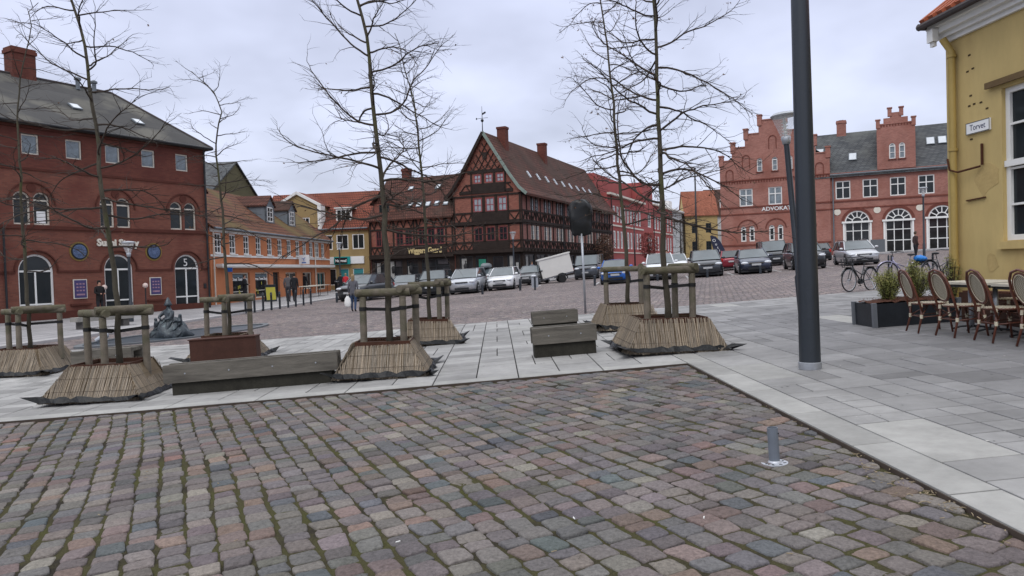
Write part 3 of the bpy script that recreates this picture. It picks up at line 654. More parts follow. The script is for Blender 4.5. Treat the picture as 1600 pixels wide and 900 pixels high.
gutter(B, e0, e1, yo-.05, ze-.04, 'black_metal'); downpipe(B, -.05, -.12, -.2, 8.9, 'black_metal', .055); downpipe(B, -10.55, -.12, -.2, 4.2, 'black_metal')
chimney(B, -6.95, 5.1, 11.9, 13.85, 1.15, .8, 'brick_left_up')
for x, y in ((-10.2, 2.0), (-5.9, 2.1), (-2.9, 1.5)): skylight(B, x, y, ze+.25*0, (zr-ze)/(yr-yo), .5, .6, .26)
for x in (-4.3, -3.4): 
    m = MB(); m.lathe([(.11, 0), (.11, .5), (.18, .52), (.18, .62), (.05, .7)], 10, (x, 4.6, 12.2)); m.build('roof_vent', MATS['zinc'], B)
t_ = thing('shop_sign', 'cream lettering Sushi Story over the middle door of the dark red brick building', 'sign', (-17.3, 42, 0), R(59.4), base=0)
text('Sushi Story', .48, MATS['frame_cream'], t_, (-5.25, -.06, 3.42), depth=.03, bold=.02)
t_ = thing('house_number', 'white number 5 in the fanlight of the right-hand arched door', 'sign', (-17.3, 42, 0), R(59.4), base=0)
text('5', .6, MATS['frame_white'], t_, (-1.33, .13, 2.36), depth=.005)
for x, lab in ((-7.2, 'round ornate blue and gold plate disc left of the sushi lettering'), (-3.3, 'round ornate blue and gold plate disc right of the sushi lettering')):
    t_ = thing('wall_disc', lab, 'wall ornament', (-17.3, 42, 0), R(59.4), 'ornate discs on the brick wall', base=0)
    m = MB(); m.tube([(x, -.03, 3.13), (x, -.004, 3.13)], .47, 28); m.build('rim', MATS['dish_gold'], t_)
    m = MB(); m.tube([(x, -.05, 3.13), (x, -.031, 3.13)], .40, 28); m.build('backing', MATS['sign_black'], t_)
    m = MB(); m.tube([(x, -.07, 3.13), (x, -.051, 3.13)], .33, 28)
    for k in range(24): a = 2*PI*k/24; m.bar((x+.12*math.cos(a), -.08, 3.13+.12*math.sin(a)), (x+.31*math.cos(a+.25), -.08, 3.13+.31*math.sin(a+.25)), .02, .02)
    m.build('plate', MATS['dish_blue'], t_)
for x, lab in ((-7.24, 'framed dark menu poster between the left and middle arched doors'), (-3.28, 'framed dark menu poster between the middle and right arched doors')):
    t_ = thing('menu_poster', lab, 'poster', (-17.3, 42, 0), R(59.4), 'menu posters on the brick wall', base=0)
    m = MB(); m.box(x-.33, x+.33, -.05, -.004, .84, 1.78); m.build('frame', MATS['frame_cream'], t_)
    m = MB(); m.box(x-.29, x+.29, -.062, -.051, .88, 1.74); m.build('sheet', MATS['poster_dark'], t_)
    m = MB()
    for i in range(3):
        for j in range(3): m.box(x-.2+i*.15, x-.1+i*.15, -.066, -.063, 1.2+j*.16, 1.27+j*.16)
    m.box(x-.2, x+.2, -.066, -.063, 1.0, 1.08); m.build('dishes_printed', M('print_pink', (.30, .18, .24), .5, .3, 9), t_)
    m = MB(); m.box(x-.5, x+.5, -.14, -.004, .52, .60); m.build('ledge', MATS['brick_trim_dark'], t_)
t_ = thing('window_notice', 'white paper notice with blue writing behind the left upper arched window', 'notice', (-17.3, 42, 0), R(59.4), base=0)
m = MB(); m.box(-9.0, -8.6, .145, .15, 4.45, 5.0); m.build('sheet', MATS['sign_white'], t_)
m = MB(); m.box(-.33, -.18, -.06, -.004, 1.1, 1.35); tag(m.build('letter_box', MATS['black_metal'], None, loc=(-17.3, 42, 0), rz=R(59.4)), 'small black letter box on brick wall beside door five', 'letter box')
def globe_lamp(px, py, Y, lab):
    q = at(px, py, Y); g = h(q[0], q[1])+.1
    t_ = thing('globe_lamp', lab, 'lamp', (q[0], q[1], g), 0, 'globe lamps by the brick doorway')
    m = MB(); m.lathe([(.12, 0), (.1, .04), (.035, .06), (.028, 1.3)], 10); hh = q[2]-g
    m = MB(); m.lathe([(.12, 0), (.1, .04), (.035, .06), (.028, hh-.1), (.06, hh-.08)], 10); m.build('post', MATS['black_metal'], t_, autosmooth=40)
    m = MB(); m.sphere((0, 0, hh), .13, 10); m.build('globe', M('globe_glass', (.62, .5, .45), .3, .05, 3), t_, smooth=True)
globe_lamp(163, 449, 36.6, 'white globe lamp on a thin dark post left of the sushi doorway')
globe_lamp(227, 446, 37.5, 'white globe lamp on a thin dark post right of the sushi doorway')

# ---- 2. orange shop terrace
OA = 86.1
B = thing('orange_shop_building', 'long orange rendered two-storey shop building with mossy brown tile roof and dormers', 'building', (-18.3, 46, 0), R(OA), base=-.1)
x0, x1 = -1.0, 22.3; win = []
xs = [.1, 2.15, 4.25, 6.25, 8.25, 10.2, 12.1, 14.0, 15.6, 17.25, 18.85, 20.35]
win = [(x-.44, x+.44, 3.18, 4.46) for x in xs]
shop = [(1.95, 4.6, .15, 1.95), (5.5, 7.95, .15, 1.95), (8.7, 9.9, .05, 1.95), (11.2, 13.6, .5, 1.92), (15.0, 17.3, .5, 1.9), (18.6, 21.0, .35, 1.87)]
m = MB(); wall(m, x0, x1, 4.7, 1.98, win, 0, .12); wall(m, x0, x1, 1.98, -.6, shop, 0, .2, mi=0)
sides(m, x0, x1, -.6, 4.7, 8)
for xx in (x0, x1): m.add([(xx, 0, 4.7), (xx, 8, 4.7), (xx, 4, 7.9)], [(0, 1, 2)])
m.build('wall', [MATS['render_orange'], MATS['render_orange_base']], B)
m = MB(); m.box(x0, x1+.02, -.16, -.002, 4.62, 4.86); m.box(x0, x1+.02, -.09, -.002, 4.5, 4.62); m.box(x0, x1, -.07, -.002, 2.98, 3.10); m.build('cornice', MATS['frame_white'], B)
m = MB(); m.box(-.3, x1+.2, -.42, -.004, 2.34, 2.52); m.box(-.25, x1+.15, -.36, -.05, 2.26, 2.339, 1); aw = m.build('awning_box', [MATS['frame_white'], MATS['frame_cream']], B)
for i, w_ in enumerate(win): window(B, *w_, y=.06, cols=2, rows=[.33, .66], t=.09, bt=.05, sill=True, glass='glass')
for i, w_ in enumerate(shop): window(B, *w_, y=.16, frame='frame_cream' if i not in (2,) else 'frame_dark', cols=1 if i < 3 else 2, rows=[.3] if i < 2 else 1, glass='glass_shop' if i < 3 else 'glass', t=.09)
m = MB(); roof_gable(m, x0, x1, 4.86, 8.0, 8, .3, .1); m.build('roof', MATS['tile_mossy'], B)
gutter(B, x0, x1+.1, -.36, 4.72); downpipe(B, 17.9, -.12, -.2, 4.5, 'frame_cream'); downpipe(B, -.75, -.12, -.2, 4.5, 'frame_cream')
sl = (8.0-4.86)/4
for dx in (-.1, 11.0, 15.6):
    d_ = MB(); yd = .95; zb = 4.86+sl*yd+.15; w = .78; hz = 1.35
    d_.box(dx-w, dx-w+.12, yd, yd+.12, zb, zb+hz); d_.box(dx+w-.12, dx+w, yd, yd+.12, zb, zb+hz)
    for sx in (-1, 1): d_.add([(dx+sx*w, yd, zb), (dx+sx*w, yd+hz/sl, zb+hz), (dx+sx*w, yd, zb+hz)], [(0, 1, 2) if sx > 0 else (0, 2, 1)])
    d_.add([(dx-w, yd+.02, zb+hz-.15), (dx+w, yd+.02, zb+hz-.15), (dx+w, yd+.02, zb+hz), (dx, yd+.02, zb+hz+.65), (dx-w, yd+.02, zb+hz)], [(0, 1, 2, 3, 4)])
    d_.box(dx-w+.12, dx+w-.12, yd+.01, yd+.1, zb, zb+.12)
    do = d_.build('dormer', MATS['zinc'], B)
    r_ = MB(); yb = yd+(hz+.65)/sl+.2
    for sx in (-1, 1):
        V = [(dx+sx*(w+.15), yd-.12, zb+hz-.1), (dx, yd-.12, zb+hz+.72), (dx, yb, zb+hz+.72), (dx+sx*(w+.15), yb-1.0, zb+hz-.1)]
        r_.add(V+[(a, b, c+.08) for a, b, c in V], [(0, 1, 2, 3), (7, 6, 5, 4), (0, 4, 5, 1), (1, 5, 6, 2), (2, 6, 7, 3), (3, 7, 4, 0)])
    r_.build('dormer_roof', MATS['tile_brown'], do, shift=False)
    wo = window(do, dx-.55, dx+.55, zb+.1, zb+hz-.12, y=yd+.03, cols=2, rows=3, t=.08, bt=.05); 
t_ = thing('phone_shop_sign', 'small square white sign with blue emblem on the orange facade', 'sign', (-18.3, 46, 0), R(OA), base=0)
m = MB(); m.box(13.55, 13.75, -1.05, -.25, 2.55, 3.3); m.build('board', MATS['sign_white'], t_)
m = MB()
for a in (20, 140, 260): m.bar((13.53, -.65, 2.98), (13.53, -.65+.17*math.cos(R(a)), 2.98+.17*math.sin(R(a))), .09, .02)
m.box(13.53, 13.548, -.83, -.48, 2.64, 2.72); m.build('emblem', MATS['sign_blue'], t_)
for x, s_ in ((3.25, 'Down Town Shop'), (6.7, 'Down Town Shop')):
    t_ = thing('window_lettering', 'white shop lettering on the %s orange-framed shop window' % ('near, larger' if x < 5 else 'second'), 'sign', (-18.3, 46, 0), R(OA), base=0)
    text('Down Town Shop', .30, MATS['sign_white'], t_, (x, .12, 1.42), depth=.004, bold=.012)
    m = MB()
    for k in range(5):
        xx = x-1+random.random()*2; zz = .4+random.random()*.7; m.box(xx, xx+.12, .125, .13, zz, zz+.22)
    m.build('price_card', MATS['sign_yellow'], t_)
    m = MB(); m.box(x-1.1, x+1.1, .125, .132, 1.62, 1.82); m.build('film_strip', M('film_grey', (.12, .17, .2), .4, .1, 3), t_)
# small blue street plate left of the shop window
m = MB(); m.box(-.02, .02, -.22, .22, -.13, .13); q = at(357.5, 421.5, 45.5)
tag(m.build('parking_plate', MATS['sign_blue'], None, loc=tuple(q), rz=R(85)), 'small blue plate on a thin post before the orange shop', 'sign')
# ---- grey slate-roofed house with olive gable behind the terrace
B = thing('slate_house', 'tall house with olive gable wall and dark slate roof rising behind the orange building', 'building', (-23.3, 58, 0), R(84.3), base=-.1)
m = MB(); m.add([(0, 0, -.5), (8.1, 0, -.5), (8.1, 0, 8.6), (4.05, 0, 11.2), (0, 0, 8.6)], [(0, 1, 2, 3, 4)]); m.add([(0, 0, -.5), (0, 0, 8.6), (0, 12, 8.6), (0, 12, -.5)], [(0, 1, 2, 3)]); m.add([(8.1, 0, -.5), (8.1, 12, -.5), (8.1, 12, 8.6), (8.1, 0, 8.6)], [(0, 1, 2, 3)])
m.build('wall', MATS['render_olive'], B)
m = MB()
for s_ in (0, 1):
    xa = -.3 if s_ == 0 else 8.4; V = [(xa, -.15, 8.4), (4.05, -.15, 11.25), (4.05, 12, 11.25), (xa, 12, 8.4)]; m.add(V+[(a, b, c+.14) for a, b, c in V], [(0, 1, 2, 3), (7, 6, 5, 4), (0, 4, 5, 1), (3, 2, 6, 7)])
m.build('roof', MATS['slate_roof'], B)

# ---- 3. ochre building with white-edged gable
B = thing('ochre_shop_building', 'ochre two-storey building with orange-red tile roof and a white-edged gable beside the timbered house', 'building', (-13.6, 71.2, 0), R(-8), base=0)
x0, x1 = -11.5, -.1
win = [(x-.6, x+.6, 4.05, 5.5) for x in (-4.35, -2.75, -1.15)]+[(-6.9, -6.0, 6.3, 7.3), (-9.5, -8.7, 4.05, 5.5)]
shop = [(-4.9, -3.5, .6, 2.2), (-3.2, -2.2, .0, 2.2), (-1.8, -.7, .6, 2.2)]
gp = lambda x: 6.1 if (x < -9.4 or x > -5.0) else 8.55+(2.2-abs(x+7.2))*.5
m = MB(); wall(m, x0, x1, gp, -.6, win+shop, 0, .14, extra=(-9.4, -7.2, -5.0)); sides(m, x0, x1, -.6, 6.1, 8)
for xx in (x0, x1): m.add([(xx, 0, 6.1), (xx, 8, 6.1), (xx, 4, 9.8)], [(0, 1, 2)])
m.add([(-5., 0, 6.1), (-5., 3, 8.6), (-5., 0, 8.55)], [(0, 1, 2)]); m.build('wall', MATS['render_ochre'], B)
for w_ in win: window(B, *w_, y=.06, cols=2, rows=1, t=.09, bt=.06, sill=False)
for w_ in shop: window(B, *w_, y=.1, cols=1, rows=1, glass='glass_shop' if w_[1] < -3 else 'teal_glass')
m = MB(); m.box(x0, x1, -.12, -.002, 5.95, 6.1); m.bar((-9.6, -.1, 8.42), (-7.2, -.1, 9.72), .25, .24, (0, 1, 0)); m.bar((-7.2, -.1, 9.72), (-4.8, -.1, 8.42), .25, .24, (0, 1, 0)); m.box(-5.1, -4.75, -.2, .9, 6.12, 8.5); m.build('white_trim', MATS['frame_white'], B)
m = MB(); roof_gable(m, x0, x1, 6.1, 9.9, 8, .25, .05); 
for s_ in (-1, 1):
    V = [(-7.2+s_*2.45, -.15, 8.38), (-7.2, -.15, 9.75), (-7.2, 4, 9.75), (-7.2+s_*2.45, 3, 8.38)]; m.add(V+[(a, b, c+.1) for a, b, c in V], [(0, 1, 2, 3), (7, 6, 5, 4), (0, 4, 5, 1), (2, 6, 7, 3), (3, 7, 4, 0)])
m.build('roof', MATS['tile_red'], B)
m = MB(); m.box(-3.6, -2.0, .75, .9, 6.75, 8.1); m.box(-3.7, -1.9, .55, 2.8, 8.1, 8.2); do = m.build('dormer', MATS['frame_white'], B); window(do, -3.5, -2.1, 6.8, 8.0, y=.7, cols=3, rows=2, t=.08)
m = MB(); m.box(-4.95, -.6, -.12, -.004, 2.65, 3.35); m.build('sign_panel', MATS['sign_white'], B)
t_ = thing('normal_shop_sign', 'black shop sign reading Normal with teal edge on a white panel', 'sign', (-13.6, 71.2, 0), R(-8), base=0)
m = MB(); m.box(-3.55, -1.95, -.32, -.14, 2.6, 3.35); m.build('teal_back', MATS['teal_sign'], t_); m = MB(); m.box(-3.45, -2.2, -.36, -.325, 2.68, 3.25); m.build('board', MATS['sign_black'], t_)
text('Normal', .36, MATS['sign_white'], t_, (-2.83, -.38, 2.84), depth=.01, bold=.012)
gutter(B, x0, x1, -.3, 6.05)
# ---- 4. half-timbered merchant's house (tall gable + long side + lower wing)
ANG = R(-23)
B = thing('timbered_house', 'tall dark half-timbered brick house with steep red tile roof and lattice gable', 'building', (1.0, 64, 0), ANG, base=.4)
SIDE = rotz(PI/2)
def beams(m, lst, y=-.05, d=.07):
    for (xa, za, xb, zb, w) in lst: m.bar((xa, y, za), (xb, y, zb), w*.85, d, (0, 1, 0))
L_ = 29.5
# gable front
gw = [(-4.95, -4.2), (-3.9, -3.15), (-2.5+.0, -1.75)]
gwx = [(-4.55, -3.75), (-3.35, -2.55), (-2.15, -1.35)]
holes = [(a, b, 4.2, 5.42) for a, b in gwx]+[(a, b, 6.8, 8.0) for a, b in gwx]
holes3 = [(a, b, 9.35, 10.1) for a, b in ((-4.45, -3.75), (-3.35, -2.65), (-2.25, -1.55))]
def gtop(x):
    u_ = abs(x+3.3); return 13.6-u_*1.67 if u_ < 2.2 else max(13.6-2.2*1.67-(u_-2.2)*1.38, 8.35)
m = MB(); wall(m, -6.6, 0, gtop, 3.3, holes+holes3, 0, .1, extra=(-6.4, -5.5, -5.0, -3.3, -1.1, -.6)); m.build('gable_wall', MATS['brick_panel'], B)
m = MB(); m.T = SIDE; sw = []
for k in range(8):
    x = 2.3+k*3.42
    for c in (x+.35, x+1.45): sw += [(c-.42, c+.42, 4.25, 5.5), (c-.42, c+.42, 6.85, 8.0)]
sw = [s for s in sw if s[1] < L_-.2]
wall(m, 0, L_, 8.45, 3.3, sw, 0, .1); m.build('side_wall', MATS['brick_panel_pink'], B)
m = MB(); m.add([(-6.6, L_, 0), (-6.6, L_, 8.4), (0, L_, 8.4), (0, L_, 0)], [(0, 1, 2, 3)]); m.add([(-6.6, L_, 8.4), (-3.3, L_, 13.6), (0, L_, 8.4)], [(0, 1, 2)]); m.add([(-6.6, 0, 0), (-6.6, 0, 8.4), (-6.6, L_, 8.4), (-6.6, L_, 0)], [(3, 2, 1, 0)]); m.build('rear_wall', MATS['brick_panel'], B)
# ground floor shops: set-back dark fronts
m = MB(); gs = [(-6.2, -4.9, .7, 2.9), (-4.6, -3.4, .7, 2.9), (-2.9, -1.9, .35, 2.8), (-1.5, -.3, .7, 2.9)]
wall(m, -6.6, 0, 3.3, -.5, gs, .15, .12); m.T = SIDE; ss = [(1+k*2.9, 3.3+k*2.9, .8+k*.13, 2.9) for k in range(9)]
wall(m, 0, L_, 3.3, -.5, ss, .15, .12); m.T = None; m.build('shop_front', MATS['dark_wood'], B)
for i, g_ in enumerate(gs): window(B, *g_, y=.22, frame='frame_dark', cols=1, rows=1, glass='glass_shop', t=.06)
for g_ in ss: window(B, *g_, y=.22, frame='frame_dark', cols=2, rows=1, glass='glass_shop', t=.06, rz=PI/2, trans=SIDE)
M('pale_reflection', (.28, .28, .27), .7, .5, 1.6); M('display_green', (.03, .22, .15), .5, .3, 2); M('display_dark', (.05, .045, .05), .7, .5, 2)  # colours of panels imitating lit bits and pale reflections in the shop windows
for (a, b, z0_, z1_, mt) in ((-6.0, -5.5, .8, 2.7, 'pale_reflection'), (-4.3, -3.6, 1.9, 2.6, 'display_green'), (-4.5, -3.5, .8, 1.5, 'display_dark'), (-1.3, -1.0, .8, 2.8, 'pale_reflection'), (-.7, -.45, .9, 2.2, 'pale_reflection')):
    m = MB(); m.box(a, b, .17, .185, z0_, z1_); m.build('display_reflection_panel', MATS[mt], B)
for k in range(7):
    m = MB(); m.T = SIDE; a = 1.2+k*2.9; m.box(a, a+.5+.25*(k % 3), .17, .185, 1.1+k*.12, 2.7); m.T = None; m.build('display_reflection_panel', MATS[('pale_reflection', 'display_dark', 'pale_reflection', 'display_dark')[k % 4]], B)
# timber frame
m = MB(); T_ = []
for z in (3.42, 4.12, 5.62, 5.9, 6.72, 8.2): T_.append((-6.6, z, 0, z, .18))
for x in (-6.5, -4.7, -1.2, -.08): T_ += [(x, 3.3, x, 8.3, .16)]
T_ += [(-5.6, 3.3, -5.6, 5.7, .14)]
for a, b in gwx[:2]: T_ += [(b+.2, 4.1, b+.2, 5.6, .3), (b+.2, 6.7, b+.2, 8.2, .3)]
for z0_, z1_ in ((3.5, 4.05), (5.98, 6.65)):
    for xa, xb in ((-6.45, -5.65), (-5.55, -4.75), (-1.15, -.1)): T_ += [(xa, z1_, (xa+xb)/2, z0_, .1), (xb, z1_, (xa+xb)/2, z0_, .1)]
T_ += [(-5.9, 8.55, -.7, 8.55, .34), (-5.05, 10.35, -1.55, 10.35, .34), (-5.3, 9.2, -4.6, 9.2, .12), (-1.4, 9.2, -.9, 9.2, .12), (-4.7, 8.4, -4.7, 10.3, .17), (-1.4, 8.4, -1.4, 10.3, .17)]
T_ += [(-5.8, 8.6, -5.35, 9.15, .1), (-4.8, 8.6, -5.2, 9.15, .1), (-.7, 8.6, -1.2, 9.15, .1), (-3.55, 9.3, -3.55, 10.2, .25), (-2.45, 9.3, -2.45, 10.2, .25)]
# lattice in the peak
for k in range(-6, 7):
    for s_ in (-1, 1):
        pts = []
        for q in range(0, 41):
            z = 10.5+q*.075; x = -3.3+k*.6+s_*(z-10.5)*.62
            if abs(x+3.3) < (13.45-z)/1.67-.12: pts.append((x, z))
        if len(pts) > 3: T_.append((pts[0][0], pts[0][1], pts[-1][0], pts[-1][1], .075))
beams(m, T_)
m.box(-4.62, -1.28, -.09, -.004, 3.5, 4.1); m.box(-4.62, -1.28, -.09, -.004, 5.98, 6.68); m.box(-4.6, -1.5, -.09, -.004, 8.6, 9.28)
m.box(-6.75, .12, -.22, -.02, 5.66, 5.86); m.box(-6.75, .12, -.22, -.02, 3.12, 3.4); m.box(-3.5, -3.1, -.1, -.004, 11.45, 12.0)
m.build('gable_timber_frame', MATS['dark_wood'], B)
m = MB(); m.T = SIDE; T_ = []
for z in (3.42, 4.15, 5.62, 5.9, 6.75, 8.15): T_.append((0, z, L_, z, .16))
k = 0; x = .08
while x < L_: T_.append((x, 3.3, x, 8.3, .14)); x += 1.14
x = .08
while x < L_-.6:
    for z0_, z1_ in ((3.5, 4.08), (5.98, 6.68)): T_ += [(x, z1_, x+.36, z0_, .07), (x+.72, z1_, x+.36, z0_, .07)]
    x += .76
beams(m, T_); m.box(-.1, L_, -.14, -.02, 5.72, 5.86); m.box(-.1, L_, -.16, -.02, 3.14, 3.36); 
x = .2
while x < L_: m.box(x-.09, x+.09, -.3, -.02, 3.2, 3.38); m.box(x-.09, x+.09, -.26, -.02, 8.28, 8.44); x += .8
m.build('side_timber_frame', MATS['dark_wood'], B)
for a, b, c, d_ in holes+holes3: window(B, a, b, c, d_, y=.03, frame='frame_red_bright' if c > 5 else 'frame_red', cols=2, rows=2, glass='glass_lattice' if c > 5 else 'glass', t=.07, bt=.05)
for s in sw: window(B, *s, y=.03, frame='frame_dark' if s[2] > 5 else 'frame_cream', cols=2, rows=3, glass='glass_lattice', t=.05, bt=.04, rz=PI/2, trans=SIDE)
# steep roof with flared foot
m = MB(); pr = [(4.0, 8.15), (3.3, 8.75), (2.3, 10.15), (0, 13.8)]
for s_ in (-1, 1):
    V = []
    for u_, z in pr:
        for y in (-.35, L_+.2): V += [(-3.3+s_*u_, y, z), (-3.3+s_*(u_-.03), y, z-.2)]
    F_ = []
    for i in range(len(pr)-1):
        a = i*4; b = a+4; F_ += [(a, a+2, b+2, b), (a+1, b+1, b+3, a+3), (a, b, b+1, a+1), (a+2, a+3, b+3, b+2)]
    F_ += [(0, 1, 3, 2)]
    if s_ < 0: F_ = [f[::-1] for f in F_]
    m.add(V, F_)
m.build('roof', MATS['tile_brown'], B)
m = MB(); 
for s_ in (-1, 1):
    for (u1, z1), (u2, z2) in zip(pr, pr[1:]): m.bar((-3.3+s_*u1, -.38, z1-.05), (-3.3+s_*u2, -.38, z2-.05), .26, .05, (0, 1, 0), 1 if s_ < 0 else 0)
m.build('bargeboard', [M('verdigris', (.19, .24, .21), .6, .2, 3), MATS['dark_wood']], B)
for y in (3.2, 13.5): m = MB(); m.T = Matrix.Translation((-2.9, y, 0)); m.box(-.42, .42, -.36, .36, 12.2, 14.5); m.box(-.47, .47, -.41, .41, 14.5, 14.7); m.build('chimney', MATS['brick_left_up'], B)
for k in range(9):
    y = 5.0+k*2.45; a_ = math.atan2(13.8-10.15, 2.3); s = MB(); s.T = SIDE @ Matrix.Translation((y, 1.15, 10.42)) @ Matrix.Rotation(math.atan(1.587), 4, 'X'); s.box(-.15, .15, -.36, .36, -.05, .08)
    s.build('skylight', MATS['roof_light'], B)
m = MB(); m.tube([(-3.3, -.3, 13.7), (-3.3, -.3, 16.0)], [.05, .015], 6); m.sphere((-3.3, -.3, 14.75), .14, 8); m.bar((-3.85, -.3, 14.95), (-2.75, -.3, 14.95), .03, .03); m.bar((-3.3, -.3, 15.3), (-2.95, -.3, 15.45), .16, .02, (0, 1, 0)); m.box(-3.9, -3.8, -.31, -.29, 14.87, 15.03); m.build('weather_vane', MATS['black_metal'], B)
m = MB(); m.T = SIDE; m.tube([(10.3, -.3, .5), (10.3, -.3, 8.2)], .06, 8); m.T = None; m.build('downpipe', MATS['black_metal'], B)
# lower wing with the shop name
W = thing('timbered_wing', 'lower half-timbered brick wing with the gilded merchant sign and skylights', 'building', (1.0, 64, 0), ANG, base=.35)
x0, x1 = -15.6, -6.62
wn = [(-15.2+.3, -14.3, 4.15, 5.6), (-12.7, -11.9, 4.15, 5.6), (-11.75, -10.95, 4.15, 5.6), (-10.3, -9.5, 4.15, 5.6), (-9.35, -8.55, 4.15, 5.6), (-8.4, -7.6, 4.15, 5.6)]
gs = [(-15.2, -14.2, .7, 2.8), (-13.6, -12.2, .7, 2.8), (-11.7, -10.5, .4, 2.8), (-10.1, -7.2, .4, 2.8)]
m = MB(); wall(m, x0, x1, 6.9, 3.2, wn, 0, .1); sides(m, x0, x1, -.5, 6.9, 7); m.add([(x0, 0, 6.9), (x0, 7, 6.9), (x0, 3.5, 10.6)], [(0, 1, 2)]); m.build('wall', MATS['brick_panel'], W)
m = MB(); wall(m, x0, x1, 3.2, -.5, gs, .12, .12); m.build('shop_front', MATS['dark_wood'], W)
for g_ in gs: window(W, *g_, y=.2, frame='frame_dark', cols=2 if g_[1]-g_[0] > 2 else 1, rows=[.72], glass='glass_shop', t=.06)
for g_ in wn: window(W, *g_, y=.03, frame='frame_red', cols=2, rows=2, t=.08, bt=.05, glass='glass')
m = MB(); T_ = [(x0, z, x1, z, .18) for z in (3.3, 4.05, 5.7, 6.75)]
for x in (-15.5, -14.15, -12.95, -10.75, -10.45, -7.4, -6.75): T_.append((x, 3.2, x, 6.85, .17))
for xa, xb in ((-15.4, -14.8), (-14.8, -14.2), (-14.05, -13.5), (-13.5, -13.0), (-7.3, -6.8)): T_ += [(xa, 4.0, (xa+xb)/2, 3.4, .1), (xb, 4.0, (xa+xb)/2, 3.4, .1)]
for k in range(11): xa = x0+.15+k*.8; T_ += [(xa, 6.65, xa+.4, 5.8, .1), (xa+.8, 6.65, xa+.4, 5.8, .1)]
beams(m, T_); m.box(-12.9, -7.4, -.12, -.004, 3.25, 4.0); m.box(x0, x1, -.25, -.02, 2.95, 3.22); m.build('timber_frame', MATS['dark_wood'], W)
for (a, b, z0_, z1_, mt) in ((-15.0, -14.6, .8, 2.6, 'pale_reflection'), (-13.5, -13.1, .8, 2.7, 'pale_reflection'), (-12.9, -12.3, 2.2, 2.7, 'display_dark'), (-11.6, -11.3, .5, 2.2, 'pale_reflection'), (-8.4, -7.4, 2.3, 2.7, 'display_dark')):
    m = MB(); m.box(a, b, .14, .155, z0_, z1_); m.build('display_reflection_panel', MATS[mt], W)  # panels painted in for reflections and lit bits of the wing's panes
m = MB(); roof_gable(m, x0, x1, 6.9, 10.7, 7, .4, .1); m.build('roof', MATS['tile_brown'], W)
for x, y in [(-11.5+k*.95, .75) for k in range(5)]+[(-12.3, 2.35), (-9.3, 2.35), (-7.2, 2.35)]: skylight(W, x, y, 6.9, 3.8/3.5, .52, .6)
m = MB(); m.box(-15.2, -12.9, .3, 2.5, 6.9, 8.3); do = m.build('roof_gable', MATS['brick_panel'], W)
m = MB(); m.add([(-15.5, -.1, 8.1), (-14.05, -.1, 9.5), (-14.05, 3.1, 9.5), (-15.5, 3.1, 8.1)]+[(-12.6, -.1, 8.1), (-12.6, 3.1, 8.1)], [(0, 1, 2, 3), (1, 4, 5, 2)]); m.add([(-15.2, .29, 8.2), (-12.9, .29, 8.2), (-14.05, .29, 9.35)], [(0, 1, 2)]); m.build('gable_roof', MATS['tile_brown'], do)
window(do, -14.6, -13.5, 7.2, 8.1, y=.27, frame='frame_dark', cols=2, rows=1)
chimney(W, -13.4, 3.5, 10.2, 11.8, .8, .6, 'brick_left_up')
t_ = thing('merchant_sign', 'gilded old style lettering Wiggers Gaard on the dark timber fascia', 'sign', (1.0, 64, 0), ANG, base=0)
text('Wiggers Gaard', .74, MATS['gilded'], t_, (-9.6, -.17, 3.36), depth=.02, bold=.022, sx=.78)
# shop display figures in the windows (clothing shop)
for i, (x, c) in enumerate(((-13.2, 'black'), (-11.3, 'black'), (-5.6, 'black'))):
    m = MB(); m.lathe([(.05, 0), (.02, .05), (.02, .8), (.16, .85), (.19, 1.1), (.22, 1.35), (.12, 1.5), (.05, 1.53), (.07, 1.65), (.09, 1.72), (.01, 1.82)], 10, sy=.7)
    o = m.build('shop_mannequin', M('mannequin_'+c, (.02, .02, .022) if c == 'black' else (.55, .55, .53), .6, .1, 4), None, smooth=True)
    p = Matrix.Translation((1.0, 64, 0)) @ rotz(ANG) @ Vector((x, .19, .75)); o.location = p; tag(o, 'dark clothed mannequin in the %s shop window of the timbered %s' % (('second', 'wing'), ('third', 'wing'), ('left', 'gable house'))[i], 'mannequin', 'mannequins in the shop windows')

# ---- 5. coral building, 6. white building, further houses of the side street
CA = 67
B = thing('coral_building', 'large coral red rendered building with white windows and cornice along the side street', 'building', (12.2, 92, 0), R(CA), base=.9)
m = MB(); win = []
for r_, (za, zb) in enumerate(((3.9, 6.2), (7.3, 9.4))):
    for x in (3.2, 5.0, 6.8, 8.6, 10.4, 12.2, 14.0, 15.8, 17.6): win.append((x-.6, x+.6, za, zb))
    for x in (28.2, 30.4, 32.6, 36.5, 38.7, 41): win.append((x-.65, x+.65, za, zb))
win += [(22.8, 25.2, 7.4, 9.7), (22.6, 25.6, 3.9, 6.4)]
def ct(x): return 14.0 if 19.6 < x < 26.6 else (10.8 if x <= 19.6 else 11.3)
wall(m, 0, 43, ct, .2, win, 0, .18, extra=(19.6, 26.6)); sides(m, 0, 43, .2, 10.8, 12)
m.build('wall', MATS['render_coral'], B)
m = MB(); m.box(0, 19.5, 1.6, 11, 10.8, 13.4); m.box(26.6, 42.5, 2.5, 10, 11.0, 11.7); m.box(19.6, 26.6, .01, 3, 10.5, 13.98); m.build('attic', MATS['render_coral'], B)
m = MB(); m.box(-.1, 19.6, -.5, -.004, 10.6, 10.85); m.box(26.6, 43, -.4, -.004, 11.05, 11.3); m.box(0, 19.6, -.1, -.004, 6.75, 6.95); m.box(26.6, 43, -.1, -.004, 6.75, 6.95); m.box(0, 43, -.1, -.004, 3.3, 3.45); m.build('cornice', MATS['frame_cream'], B)
for w_ in win: window(B, *w_, y=.08, cols=2, rows=2, t=.22, bt=.08, frame='frame_white', glass='glass_pale')
